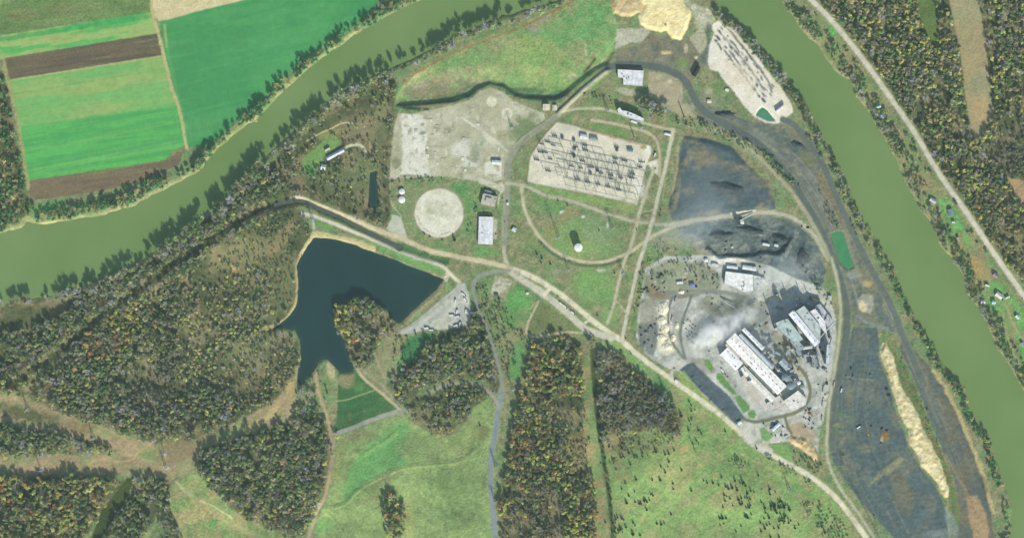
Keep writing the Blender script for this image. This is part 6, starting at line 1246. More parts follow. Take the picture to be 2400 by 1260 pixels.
# foundation blocks on the cleared site
for k in range(34):
    px = random.uniform(940, 1180); py = random.uniform(275, 408)
    o = MB().box(-random.uniform(2, 6), -random.uniform(1.5, 4), -1, random.uniform(2, 6), random.uniform(1.5, 4), random.uniform(.3, 1.2)).build("foundation_block", flat(random.choice([(220, 216, 198), (206, 200, 180), (190, 186, 166)]), .9), None)
    x, y = P(px, py); o.location = (x, y, Hxy(x, y)); o.rotation_euler = (0, 0, random.choice([0, .05, 1.57]))
    tag(o, "low pale concrete foundation block %s, %s of the demolition site" % (random.choice(("lying square", "slightly chipped", "long and thin", "small and squat")), ("north-west corner", "north side", "north-east side", "west side", "centre", "east side", "south-west corner", "south side", "south-east corner")[min(2, int((py - 275) / 45)) * 3 + min(2, int((px - 940) / 80))]), "foundation", "foundation blocks on the demolition site")

# ================================================================ TREES
def leaf_mat(name, rough=.8):
    m, nt, b, out = node_mat(name)
    at = N(nt, "ShaderNodeAttribute", attribute_name="tint", attribute_type='INSTANCER')
    a2 = N(nt, "ShaderNodeAttribute", attribute_name="shade")
    vm = N(nt, "ShaderNodeVectorMath", operation='MULTIPLY')
    nt.links.new(at.outputs["Color"], vm.inputs[0]); nt.links.new(a2.outputs["Color"], vm.inputs[1])
    tl = N(nt, "ShaderNodeBsdfTranslucent"); ms = N(nt, "ShaderNodeMixShader"); ms.inputs[0].default_value = .22; nt.links.new(vm.outputs[0], tl.inputs[0]); nt.links.new(b.outputs[0], ms.inputs[1]); nt.links.new(tl.outputs[0], ms.inputs[2]); nt.links.new(ms.outputs[0], out.inputs[0])
    nt.links.new(vm.outputs[0], b.inputs["Base Color"]); b.inputs["Roughness"].default_value = rough; b.inputs["Specular IOR Level"].default_value = .1
    return m
LEAF = leaf_mat("leaves"); BARK = flat((112, 100, 88), .9)
def crown_mesh(kind, seed):
    """crown of a tree of unit height 1 (metres scaled by instance): leafy / bare / cedar"""
    rr = np.random.default_rng(seed)
    V = []; F = []; S = []
    lobes = [(rr.normal(0, .13), rr.normal(0, .13), .62 + rr.uniform(-.14, .22), rr.uniform(.13, .22)) for _ in range(7)]
    nface = {"leafy": 260, "bare": 330, "cedar": 170}[kind]
    for k in range(nface):
        if kind == "cedar":
            z = rr.uniform(.06, 1) ; r = .36 * (1 - z) ** .7 * math.sqrt(rr.uniform(.3, 1)) * (1 + .3 * (rr.random() - .5)); a_ = rr.uniform(0, 2 * pi)
            p = np.array([r * cos(a_), r * sin(a_), z]); s = .075
        else:
            lx, ly, lz, lr = lobes[rr.integers(0, 7)]
            dvec = rr.normal(0, 1, 3); dvec /= np.linalg.norm(dvec)
            rad = lr * rr.uniform(.55, 1.08) if kind == "leafy" else lr * rr.uniform(.1, 1.3)
            p = np.array([lx, ly, lz]) + dvec * rad * np.array([1, 1, .9]); s = .05 if kind == "leafy" else .022
        n = rr.normal(0, .45, 3)
        n = n + (np.array([p[0] * 3, p[1] * 3, .35]) if kind == "cedar" else dvec * .9 + np.array([p[0] * 1.5, p[1] * 1.5, .35]))
        n /= np.linalg.norm(n)
        u = np.cross(n, rr.normal(0, 1, 3)); u /= np.linalg.norm(u); v = np.cross(n, u)
        b = len(V); s = s * rr.uniform(.7, 1.3)
        sl = 1.0 if kind != "bare" else 6.5
        if kind == "bare":     # upward and outward twigs
            u = p - np.array([0, 0, .3]); u /= np.linalg.norm(u); v = np.cross(u, rr.normal(0, 1, 3)); v /= np.linalg.norm(v)
            V += [tuple(p - u * s * sl), tuple(p + v * s), tuple(p + u * s * sl), tuple(p - v * s)]
        else:
            V += [tuple(p - u * s), tuple(p - v * s), tuple(p + u * s), tuple(p + v * s * 1.1)]
        F.append((b, b + 1, b + 2, b + 3)); sh = rr.uniform(.7, 1.25)
        hue = rr.uniform(-.1, .1); S += [(sh * (1 + hue), sh, sh * (1 - hue), 1)] * 4
    if kind == "bare":     # limbs
        for k in range(9):
            a_ = rr.uniform(0, 2 * pi); z0 = rr.uniform(.25, .5); q = np.array([cos(a_) * rr.uniform(.12, .26), sin(a_) * rr.uniform(.12, .26), rr.uniform(.7, .95)])
            b = len(V); t_ = .012
            V += [(-t_, 0, z0), (t_, 0, z0), (q[0] + .003, q[1], q[2]), (q[0] - .003, q[1], q[2])]; F.append((b, b + 1, b + 2, b + 3)); S += [(.8, .8, .8, 1)] * 4
    me = bpy.data.meshes.new("crown_" + kind); me.from_pydata(V, [], F)
    a = me.color_attributes.new("shade", 'FLOAT_COLOR', 'POINT'); a.data.foreach_set("color", np.array(S, np.float32).ravel())
    me.materials.append(LEAF); return me
def trunk_mesh():
    m = MB().cyl(0, 0, -.08, .45, .022, .014, 6, False)
    for k in range(4):
        a_ = k * 1.7; m.bar((0, 0, .38), (.13 * cos(a_), .13 * sin(a_), .62), .012)
    me = bpy.data.meshes.new("trunk"); me.from_pydata(m.v, [], m.f); me.materials.append(BARK); return me
TR = trunk_mesh()
KINDS = ["leafy"] * 5 + ["bare"] * 5 + ["cedar"] * 3
CR = [crown_mesh(k, 100 + i) for i, k in enumerate(KINDS)]
# whole-tree meshes for the instanced woods, one mesh per variant, kept in a collection of their own
tcol = bpy.data.collections.new("tree_kinds")
for i, me in enumerate(CR):
    t_ = MB().cyl(0, 0, -.08, .45, .02, .012, 5, False)
    V = [tuple(v.co) for v in me.vertices]; F = [tuple(p.vertices) for p in me.polygons]; nV = len(V); nF = len(F)
    V += t_.v; F += [tuple(q + nV for q in f) for f in t_.f]
    m2 = bpy.data.meshes.new("tree"); m2.from_pydata(V, [], F)
    s = np.ones((len(V), 4), np.float32); b_ = np.empty(nV * 4, np.float32); me.color_attributes["shade"].data.foreach_get("color", b_); s[:nV] = b_.reshape(-1, 4)
    a = m2.color_attributes.new("shade", 'FLOAT_COLOR', 'POINT'); a.data.foreach_set("color", s.ravel())
    m2.materials.append(LEAF); m2.materials.append(BARK)
    mi = np.zeros(len(F), np.int32); mi[nF:] = 1; m2.polygons.foreach_set("material_index", mi)
    tcol.objects.link(bpy.data.objects.new("tree_%02d" % i, m2))

# palettes: (colour as it looks in sun, kind, weight, word)
PAL = [
    [((172, 178, 156), "bare", 5, "pale grey bare"), ((146, 150, 124), "bare", 4, "brown bare"), ((122, 136, 104), "leafy", 3, "dull green"), ((168, 164, 112), "leafy", .8, "yellowing"), ((92, 112, 88), "leafy", 3, "dark green")],
    [((158, 160, 130), "bare", 4, "brown bare"), ((124, 140, 100), "leafy", 4, "green"), ((172, 168, 112), "leafy", 1.0, "yellow"), ((174, 150, 118), "leafy", .8, "orange"), ((92, 114, 88), "leafy", 4, "dark green"), ((182, 184, 158), "bare", 4, "pale bare"), ((140, 142, 116), "leafy", 3, "grey green")],
    [((178, 172, 108), "leafy", 2.0, "yellow"), ((182, 152, 112), "leafy", 1.5, "orange"), ((142, 150, 102), "leafy", 3, "olive"), ((158, 152, 124), "bare", 4, "brown bare"), ((96, 116, 88), "leafy", 3.4, "dark green"), ((180, 124, 98), "leafy", .4, "russet"), ((178, 170, 146), "bare", 2, "pale bare")],
    [((166, 168, 150), "bare", 6, "grey bare"), ((150, 142, 126), "bare", 4, "brown bare"), ((112, 124, 98), "leafy", 3, "dull green"), ((184, 172, 110), "leafy", .4, "yellow")],
    [((96, 134, 98), "leafy", 4, "green"), ((76, 108, 86), "leafy", 3.5, "dark green"), ((150, 152, 112), "leafy", 1.5, "olive"), ((172, 156, 126), "bare", 2.5, "brown bare")],
    [((70, 98, 76), "cedar", 5, "dark green"), ((82, 114, 84), "cedar", 3, "green")],
    [((190, 182, 154), "bare", 4, "pale bare"), ((190, 168, 130), "leafy", 1.6, "tan"), ((154, 158, 108), "leafy", 3, "olive"), ((112, 134, 96), "leafy", 4, "green"), ((188, 184, 110), "leafy", 1.6, "yellow"), ((160, 150, 130), "bare", 4, "brown bare"), ((88, 110, 86), "leafy", 3, "dark green")],
]
PAL = [[(np.array(A(c)), k, w_, wd) for c, k, w_, wd in p] for p in PAL]
# --- forest maps
Zw, Zr, Zs, Ze, Zn, Zp, Zk = "in the wood west of the lake", "on the south bank of the river", "in the southern woods", "in the forest east of the river road", "on the north bank of the river", "around the works", "on the banks of the lower river"
forest(Zw, wood_west, 1, 1, 17)
forest(Zw, [(-80, 712), (200, 684), (290, 644), (383, 585), (505, 497), (600, 410), (690, 345), (700, 455), (600, 480), (480, 560), (380, 628), (250, 720), (120, 800), (-80, 820)], 1, 0, 18)
forest(Zw, [(520, 570), (600, 520), (690, 480), (735, 545), (695, 620), (690, 720), (640, 765), (560, 790), (470, 740), (450, 640)], .42, 4, 7)
forest(Zw, [(690, 345), (740, 290), (800, 240), (925, 190), (925, 300), (915, 420), (905, 520), (860, 515), (700, 455)], .38, 1, 11)
forest(Zw, [(430, 690), (540, 620), (640, 640), (640, 765), (600, 860), (520, 920), (420, 880)], .6, 6, 9); forest(Zw, [(300, 860), (400, 820), (440, 900), (390, 980), (320, 960)], .75, 3, 13)
forest(Zw, [(560, 800), (640, 790), (700, 800), (700, 880), (640, 940), (560, 960), (540, 880)], .75, 6, 11)
forest(Zw, [(200, 780), (300, 720), (340, 760), (260, 840), (200, 850)], .95, 2, 17)
forest(Zs, wood_wedge, .95, 1, 18); forest(Zs, wood_sw, 1, 2, 21); forest(Zs, wood_sw2, .95, 1, 18); forest(Zs, wood_knoll, 1, 0, 14)
forest(Zs, wood_mid, 1, 1, 19); forest(Zs, wood_pen, .93, 1, 18); forest(Zs, [(787, 705), (820, 690), (835, 760), (850, 850), (835, 858), (806, 800), (780, 740)], 1, 2, 18); forest(Zs, [(870, 730), (905, 735), (930, 770), (880, 770)], .4, 6, 8); forest(Zs, wood_c, 1, 1, 19); forest(Zs, wood_arc, .95, 1, 14)
forest(Zs, wood_s1, 1, 2, 19); forest(Zs, [(1310, 930), (1370, 930), (1385, 1100), (1340, 1090), (1290, 1000)], .7, 6, 10); forest(Zs, wood_s2, 1, 3, 18); forest(Zs, wood_isle, 1, 2, 20)
forest(Zs, [(1240, 1150), (1320, 1140), (1330, 1350), (1180, 1350), (1178, 1200)], .95, 3, 14)
forest(Ze, wood_east, 1, 6, 17)
forest(Ze, [(2330, 300), (2500, 280), (2500, 420), (2360, 415), (2300, 340)], .9, 3, 13); forest(Ze, [(2260, 480), (2320, 430), (2400, 520), (2500, 700), (2420, 690)], 1, 2, 15)
forest(Zn, wood_nw, .8, 4, 13)
def off(pts, dx, dy): return [(x + dx, y + dy) for x, y in pts]
forest_line(Zn, off(north_bank[14:31], -6, -10), 18, .95, 4, 17, 14); forest_line(Zn, off(north_bank[5:14], -2, -22), 24, .85, 4, 16, 12)
forest_line(Zr, off(south_bank[4:14], 3, 9), 17, .95, 0, 29, 10); forest_line(Zr, off(south_bank[13:24], 4, 10), 22, .95, 0, 30, 10); forest_line(Zr, off(south_bank[22:32], 2, 6), 13, .9, 3, 26, 8)
forest_line(Zk, off(west_bank[2:40], -8, 5), 17, .95, 4, 15, 18); forest_line(Zk, off(west_bank[22:40], -9, 5), 20, .95, 0, 18, 16)
forest_line(Zk, off(east_bank[0:26], 12, -2), 22, .85, 0, 13, 18); forest_line(Zk, off(east_bank[1:26], 24, -14), 14, .6, 4, 13, 30); forest_line(Zk, off(river_road[2:14], -16, 10), 7, .3, 4, 9, 20)
forest_line(Zp, [(1905, 640), (1935, 700), (1945, 705)], 16, .5, 4, 9); forest_line(Zp, [(1640, 290), (1700, 318), (1770, 345), (1830, 400), (1870, 440)], 17, .95, 4, 9, 14)
forest_line(Zp, [(1860, 290), (1895, 330), (1930, 372), (1950, 400)], 18, .6, 4, 9, 14); forest_line(Zp, [(1950, 430), (1985, 500), (2015, 560)], 10, .6, 4, 8, 14); forest_line(Zp, [(1925, 420), (1935, 470), (1960, 540)], 15, .6, 4, 7, 14)
forest_line(Zp, [(2105, 830), (2130, 880), (2160, 950), (2195, 1040), (2225, 1110)], 12, .35, 4, 6, 14)
forest(Zp, [(1518, 590), (1545, 560), (1590, 590), (1650, 600), (1690, 622), (1690, 660), (1630, 655), (1560, 640), (1515, 650)], .42, 4, 7); forest_line(Zp, [(1508, 620), (1502, 680), (1492, 740)], 9, .6, 4, 7, 8)
forest_line(Zp, [(1490, 1010), (1600, 1050)], 1, 0, 4, 6)
forest(Zp, [(1505, 222), (1530, 226), (1535, 245), (1570, 262), (1572, 272), (1540, 268), (1500, 262)], 1, 0, 24); forest_line(Zp, [(1370, 222), (1400, 232), (1440, 240)], 9, .6, 4, 10); forest_line(Zp, [(1590, 285), (1640, 290), (1670, 300)], 16, .5, 4, 9, 12)
forest_line(Zp, [(920, 425), (960, 428), (1000, 418), (1040, 420)], 9, .7, 4, 8); forest_line(Zp, [(985, 545), (1010, 560), (1060, 566)], 7, .5, 4, 7); forest_line(Zp, [(895, 480), (925, 470), (900, 505)], 14, .6, 4, 8); forest_line(Zp, [(945, 585), (1000, 596), (1040, 606)], 7, .4, 4, 5)
forest_line(Zp, [(1112, 440), (1120, 470), (1112, 510), (1098, 545)], 6, .4, 4, 7); forest_line(Zp, [(1262, 565), (1300, 598), (1345, 618)], 5, .3, 4, 5)
forest_line(Zp, [(1000, 415), (1100, 420)], 3, .2, 4, 5)
forest(Zs, [(1115, 660), (1140, 670), (1160, 700), (1200, 720), (1235, 790), (1215, 840), (1190, 880), (1170, 830), (1150, 770), (1125, 715)], .5, 4, 10); forest(Zs, [(930, 790), (985, 780), (1100, 766), (1100, 780), (1010, 800), (960, 870), (925, 890), (915, 860)], .25, 4, 9)
forest(Zs, [(1250, 795), (1400, 790), (1390, 820), (1330, 812), (1250, 812)], .7, 3, 15)
forest(Zs, [(700, 900), (735, 905), (750, 960), (765, 985), (700, 985), (688, 950)], .8, 0, 15); forest(Zs, [(715, 880), (745, 870), (780, 920), (785, 975), (765, 950), (740, 905)], .35, 4, 7)
forest_line(Zs, [(788, 1025), (797, 1050), (790, 1080)], 12, .9, 2, 16); forest_line(Zs, [(1770, 1050), (1840, 1095), (1900, 1130)], 7, .7, 4, 9); forest(Zs, [(1860, 1050), (1900, 1075), (1918, 1085), (1935, 1100), (1900, 1110), (1868, 1085)], .8, 0, 10)
forest(Zs, [(1880, 1175), (1930, 1172), (1960, 1200), (1995, 1250), (1990, 1350), (1940, 1350), (1935, 1260), (1900, 1210)], .85, 4, 7); forest(Zs, [(1605, 1020), (1625, 1040), (1640, 1070), (1632, 1090), (1612, 1060)], .7, 0, 9); forest(Zs, [(1710, 1075), (1760, 1090), (1765, 1105), (1720, 1095)], .8, 0, 11)
forest_line(Zs, [(1400, 1000), (1420, 1080), (1436, 1180), (1442, 1270)], 9, .8, 5, 8, 8); forest(Zs, [(1440, 1010), (1480, 1020), (1560, 1015), (1590, 1030), (1540, 1065), (1470, 1060), (1430, 1060)], .7, 6, 7); forest(Zs, [(1400, 1040), (1440, 1050), (1455, 1120), (1430, 1150), (1415, 1100)], .5, 4, 7); forest(Zs, [(1805, 1180), (1850, 1175), (1860, 1195), (1820, 1200)], .9, 5, 6)
forest_line(Zs, [(1950, 1075), (1985, 1120), (2040, 1190), (2080, 1240)], 14, .4, 4, 7, 10); forest_line(Zs, [(1465, 815), (1510, 850), (1560, 885)], 4, .4, 4, 6)
forest_line(Zp, [(700, 395), (740, 395), (780, 400), (800, 385)], 24, .7, 4, 11); forest_line(Zp, [(790, 340), (795, 328)], 10, .9, 4, 11)
# --- clearings
for pts, gr in ((site, 0), (sub, 0), (past1, -2), (row, -1), (ash_poly, 0), (lake_poly, 1), (green_pond, 3), (small_pond, 4), (fld, 2), (slag_se, 0)): clear_poly(pts, 8, gr)
forest(Zs, wood_isle, 1, 2, 22)
clear_poly([(-80, 712), (0, 712), (100, 702), (185, 695), (170, 722), (110, 752), (50, 770), (-80, 782)], 6)
clear_poly([(2362, 416), (2420, 425), (2420, 500), (2392, 478)], 4, 2); clear_poly([(2135, -60), (2190, -60), (2196, 60), (2202, 112), (2178, 95), (2155, 45)], 8)
clear_poly([(715, 400), (708, 378), (760, 325), (800, 318), (800, 345), (770, 375)], 5); clear_poly([(2196, 470), (2230, 465), (2262, 515), (2262, 540), (2235, 545)], 6, 4); clear_poly([(2312, 665), (2345, 650), (2385, 700), (2350, 745), (2320, 720)], 6, 4); clear_poly([(2375, 705), (2420, 735), (2420, 900)], 4)
clear_poly([(793, 870), (830, 868), (935, 957), (785, 1012)], 3, 2); clear_line([(300, 1115), (260, 1190), (200, 1300)], 26); clear_line([(1372, 810), (1378, 900), (1398, 1050), (1420, 1260), (1425, 1400)], 18); clear_line([(1392, 820), (1400, 980)], 16)
F_den[RIV_D < 3] = 0
for pts, wd in ((creek_pts, 15), (canal_pts, 26), ([(1193, 634), (1150, 638), (1122, 645), (1108, 662), (1110, 695), (1128, 738), (1150, 788), (1164, 840), (1176, 883)], 9), ([(1176, 883), (1168, 955), (1150, 1070), (1151, 1160), (1160, 1300)], 20), ([(1168, 955), (1146, 918), (1122, 902), (1090, 895), (1050, 900), (1003, 922)], 10), (river_road, 18), (main_road, 14), ([(710, 466), (833, 515), (950, 562), (1067, 601)], 12), ([(708, 500), (833, 545), (967, 601), (1078, 662)], 10), ([(738, 862), (748, 925), (768, 985), (778, 1080), (758, 1175), (728, 1240)], 9), ([(836, 862), (880, 910), (935, 957)], 8), ([(2352, 735), (2365, 800), (2400, 870)], 8), ([(1855, 285), (1900, 340), (1945, 425), (2000, 547), (2067, 675), (2117, 790)], 14), ([(1948, 605), (1970, 700), (1962, 830), (1937, 1040), (1966, 1140), (2056, 1272)], 9), (loop, 9), ([(1522, 543), (1490, 647), (1461, 780)], 9), ([(697, 620), (699, 700), (683, 738), (640, 765)], 14), ([(100, 1260), (130, 1262)], 1), ([(365, 950), (378, 1010)], 5), ([(440, 900), (470, 860), (500, 840)], 4), ([(720, 330), (780, 300), (828, 288)], 8), ([(775, 368), (830, 337), (856, 355)], 9), ([(1242, 800), (1218, 880), (1205, 960), (1190, 1040), (1180, 1120)], 12)):
    clear_line(pts, wd, 7 if pts is creek_pts else 3)

BP = []
for o in list(COL.objects):
    if o.type == 'EMPTY' and o.parent is None and o.get("category") not in (None, "tree"): BP.append((o.location.x, o.location.y))
# --- scatter
SP = 7.9
pts_all = []
xs = np.arange(-1225, 1225, SP); ys = np.arange(-655, 655, SP)
gx, gy = np.meshgrid(xs, ys); gx = gx + (np.arange(len(ys)) % 2)[:, None] * SP / 2
gx = gx.ravel() + rng.uniform(-2.4, 2.4, gx.size); gy = gy.ravel() + rng.uniform(-2.4, 2.4, gy.size)
ix = np.clip(np.searchsorted(GX, gx), 0, NX - 1); iy = np.clip(np.searchsorted(GY, gy), 0, NY - 1)
den = F_den[iy, ix]
cl = fbm(gx / 40, gy / 40, 200, 3)
keep = rng.random(gx.size) < den * np.where(den > .9, 1 - .6 * (cl < .44), .55 + 0.9 * (cl > .5))
ix, iy, gx, gy = ix[keep], iy[keep], gx[keep], gy[keep]
code = F_pal[iy, ix]; hgt = F_hgt[iy, ix]; gz = HH[iy, ix]
n_t = len(gx)
pal_i = code // 16; zone_i = code % 16
tint = np.zeros((n_t, 4)); tint[:, 3] = 1
kindid = np.zeros(n_t, int); word = np.empty(n_t, object)
kstart = {"leafy": (0, 5), "bare": (5, 10), "cedar": (10, 13)}
clump = fbm(gx / 25, gy / 25, 210, 2) + fbm(gx / 90, gy / 90, 215, 2) * .8
order = rng.random(n_t)
for p in range(len(PAL)):
    idx = np.nonzero(pal_i == p)[0]
    if not len(idx): continue
    w_ = np.array([q[2] for q in PAL[p]], float); w_ /= w_.sum(); cum = np.cumsum(w_)
    r = np.clip(.55 * order[idx] + .45 * ((clump[idx] - clump[idx].min()) / (np.ptp(clump[idx]) + 1e-9)), 0, .9999)
    r = np.argsort(np.argsort(r)) / len(idx)
    mixr = np.where(rng.random(len(idx)) < .5, rng.random(len(idx)), r)
    ch = np.clip(np.searchsorted(cum, mixr), 0, len(w_) - 1)
    for j, q in enumerate(PAL[p]):
        s = idx[ch == j]
        a_, b_ = kstart[q[1]]
        tint[s, :3] = q[0] * (2.35 if q[1] == 'bare' else 1.95) * np.array([1.0, 1.02, .94]) * rng.uniform(.62, 1.35, (len(s), 1)) * rng.uniform(.93, 1.07, (len(s), 3))
        kindid[s] = rng.integers(a_, b_, len(s)); word[s] = q[3]
tint[:, :3] = np.clip(tint[:, :3], .01, .62)
hs = hgt * rng.uniform(.72, 1.2, n_t)
hs = np.where(zone_i == zones.index(Zr), hgt * (.35 + .8 * rng.random(n_t) ** .6), hs)
wscale = np.where(hgt > 22, .72, np.where(hgt < 10, 1.05, .74)) * rng.uniform(.8, 1.25, n_t)
wscale = np.where(zone_i == zones.index(Zn), wscale * 1.25, wscale)
wscale = np.where(zone_i == zones.index(Zk), wscale * 1.3, wscale)
wscale = np.where((zone_i == zones.index(Zr)) & (hs < 17), wscale * 1.5, wscale)
rotz = rng.uniform(0, 6.28, n_t)
# --- keep trees off the buildings
if BP:
    bp = np.array(BP)
    for bx, by in bp:
        d2 = (gx - bx) ** 2 + (gy - by) ** 2
        hs[d2 < 49] = 0
LM = [("the worn pasture path", 1590, 1190), ("the brown thicket by the grey wood", 1605, 1050), ("the straw strip between the woods", 1425, 1120), ("the shrub thicket by the south road", 1930, 1220), ("the bottom edge cedars", 1455, 1245), ("the pasture pylon", 1850, 1147), ("the works gate loop", 1768, 1015), ("the big cedar cluster", 1750, 1160), ("the dark corridor pylon", 64, 960), ("the forked corridor pylon", 222, 1025), ("the creek bend", 310, 690), ("the brown scrub clearing", 548, 628), ("the slanting grass strip", 260, 1190), ("the pasture tree island", 925, 1200), ("the curved lane", 1060, 930), ("the green lane verge", 1210, 880), ("the field corner by the river", 437, 340), ("the ploughed headland", 200, 440), ("the west river edge", 20, 640), ("the east bank cabins", 2064, 262), ("the north bank cove", 840, 60), ("the round gravel pad", 1029, 499), ("the demolition site", 1050, 330), ("the farmhouse", 785, 362), ("the canal head", 700, 470), ("the lake peninsula", 820, 740), ("the earth dam", 850, 940), ("the corridor crossing", 390, 1080), ("the green crop field", 230, 340), ("the large crop field", 600, 150), ("the ash field", 1180, 130), ("the sand heaps", 1540, 40), ("the lime pad", 1760, 170), ("the settling pond", 1975, 590), ("the slag field", 2030, 950), ("the river bend road", 1990, 95), ("the tan forest strip", 2285, 170), ("the grey roofed house", 2227, 498), ("the pale roofed house", 2341, 692), ("the hill pasture", 980, 1130), ("the dotted pasture", 1700, 1150), ("the hill lane", 1155, 1080), ("the twin roads", 1330, 720), ("the furnaces", 1880, 760), ("the lower river bend", 2300, 1000), ("the west meadow", 90, 735), ("the pale meadow", 500, 1200), ("the truck yard", 1050, 730), ("the coal pad", 1690, 420)]
def where(px, py):
    nm, lx, ly = min(LM, key=lambda q: (q[1] - px) ** 2 + (q[2] - py) ** 2)
    dd = math.hypot(px - lx, py - ly)
    a_ = math.degrees(math.atan2(ly - py, px - lx)) % 360
    return "%s%s of %s" % ("close " if dd < 60 else "a little " if dd < 110 else "" if dd < 170 else "well " if dd < 250 else "far ", ("east", "north-east", "north", "north-west", "west", "south-west", "south", "south-east")[int((a_ + 22.5) // 45) % 8], nm)
def tree_thing(name, x, y, z, h, w_, k, tn, rz, label, cat, group):
    t = bpy.data.objects.new(name, None); COL.objects.link(t); t.location = (x, y, z); t.rotation_euler = (0, 0, rz); t.scale = (h * w_, h * w_, h)
    c = bpy.data.objects.new("crown", CR[k]); COL.objects.link(c); c.parent = t; c["tint"] = [float(v) for v in tn]
    b = bpy.data.objects.new("trunk", TR); COL.objects.link(b); b.parent = t
    return tag(t, label, cat, group)
used = np.zeros(n_t, bool)
vis = (np.abs(gx) < 1195) & (np.abs(gy) < 628) & (hs > 0)
riv = [zones.index(z) for z in (Zr, Zn, Zk)]
cand = np.nonzero(vis & (zone_i == zones.index(Zr)))[0]; cand = cand[np.argsort(-hs[cand])][:290]
for i in cand:
    used[i] = True
    tree_thing("riverbank_tree", gx[i], gy[i], gz[i], hs[i], wscale[i], kindid[i], tint[i], rotz[i], "tall %s tree on the river bank, %s" % (word[i], where(gx[i] + 1200, 630 - gy[i])), "tree", "tall trees on the south river bank")
cand = np.nonzero(vis & ~used & (zone_i != zones.index(Zr)))[0]; cand = cand[np.argsort(-(hs * wscale)[cand])][:300]
for i in cand:
    used[i] = True
    tree_thing("woodland_tree", gx[i], gy[i], gz[i], hs[i], wscale[i], kindid[i], tint[i], rotz[i], "%s woodland tree, %s" % (word[i], where(gx[i] + 1200, 630 - gy[i])), "tree", "larger trees standing in the woods")
# cedars dotted over the pasture
ced = [(1190, 400, 7), (1240, 500, 4), (1255, 460, 3), (1310, 500, 4), (1330, 525, 4), (1295, 575, 4), (1310, 595, 3), (770, 590, 4), (770, 625, 5), (820, 660, 5), (685, 610, 4), (830, 740, 5), (875, 690, 3), (765, 690, 5), (1010, 650, 6), (1075, 670, 5), (1100, 665, 5), (1137, 640, 4), (1100, 720, 5), (1045, 755, 4), (1075, 795, 5), (1190, 780, 5), (1040, 850, 5), (985, 850, 4), (1095, 755, 3), (1130, 875, 4), (1133, 915, 4), (795, 870, 4), (870, 845, 4), (770, 910, 4), (975, 950, 4), (990, 960, 4), (820, 960, 4), (805, 1010, 6), (860, 930, 3), (935, 990, 5), (950, 1005, 4), (965, 990, 4), (945, 1060, 5), (1020, 1160, 4), (1050, 1165, 5), (1070, 1155, 3), (1120, 1095, 4), (850, 1150, 5), (865, 1170, 4), (800, 1180, 5), (850, 1230, 6), (900, 1240, 5), (655, 1145, 4), (1260, 925, 4), (1370, 870, 4), (1345, 855, 3), (1410, 870, 4), (1450, 885, 4), (1470, 830, 4), (1500, 895, 5), (1520, 910, 5), (1545, 905, 5), (1565, 855, 5), (1580, 920, 5), (1600, 870, 4), (1620, 870, 6), (1640, 890, 5), (1490, 955, 5), (1495, 995, 5), (1530, 980, 4), (1590, 990, 5), (1675, 925, 4), (1730, 820, 4), (1480, 1120, 6), (1460, 1120, 5), (1505, 1120, 5), (1465, 1170, 3), (1490, 1160, 3), (1610, 1175, 3), (1640, 1105, 5), (1655, 1115, 5), (1680, 1090, 4), (1775, 1045, 5), (1780, 1080, 4), (1770, 1120, 4), (1775, 1190, 5), (1790, 1165, 4), (1745, 1150, 4), (1750, 1210, 4), (1575, 1215, 3), (1550, 1030, 3), (1700, 935, 3), (1750, 1005, 3)]
ced = [(x / 3 + 1200, y / 3 + 840, s) for x, y, s in ced] + [(x / 3 + 1800, y / 3 + 840, s) for x, y, s in [(10, 915, 5), (12, 950, 4), (50, 935, 3), (20, 1035, 5), (45, 1060, 6), (90, 1000, 5), (110, 1040, 6), (150, 1060, 6), (60, 1080, 5), (120, 1100, 5), (5, 1115, 5), (10, 1160, 4), (40, 1190, 4), (72, 1185, 4), (145, 1150, 4), (190, 1190, 4), (215, 1165, 4), (15, 1250, 4), (75, 1250, 4), (380, 1180, 5), (400, 1220, 5)]]
for q in ((1170, 700, 5), (1404, 540, 3), (1492, 538, 3), (1330, 480, 3), (1308, 470, 3), (1440, 640, 3), (1268, 615, 3), (1400, 738, 3), (1466, 792, 3), (1307, 694, 3), (1548, 492, 3), (1546, 505, 3), (1620, 950, 3), (1700, 1010, 4), (1773, 1050, 4), (1125, 996, 4), (1790, 992, 3), (1065, 562, 7), (1258, 595, 4), (1270, 605, 4), (1290, 618, 4)): ced.append(q)
for cx_c, cy_c, rx_c, ry_c, n_c in ((1740, 1170, 34, 26, 18), (1450, 1230, 9, 34, 16), (1830, 1215, 18, 12, 14), (1480, 1060, 26, 12, 14), (1620, 965, 6, 20, 6), (1500, 1175, 10, 6, 5), (1820, 1185, 22, 8, 12)):
    for _ in range(n_c): ced.append((random.gauss(cx_c, rx_c * .6), random.gauss(cy_c, ry_c * .6), random.uniform(2, 4.5)))
for px, py, s in ced:
    x, y = P(px, py); k = 10 + random.randrange(3); h = s * random.uniform(1.4, 1.9)
    tn = np.array(A((70, 100, 74))) * random.uniform(.8, 1.25)
    tree_thing("cedar_tree", x, y, Hxy(x, y), h, 1.15, k, tn, random.uniform(0, 6), "%s dark open-grown cedar, %s" % ("tiny" if s < 3 else "small" if s < 4 else "stout" if s < 5 else "large", where(px, py)), "tree", "cedars dotted over open grass")
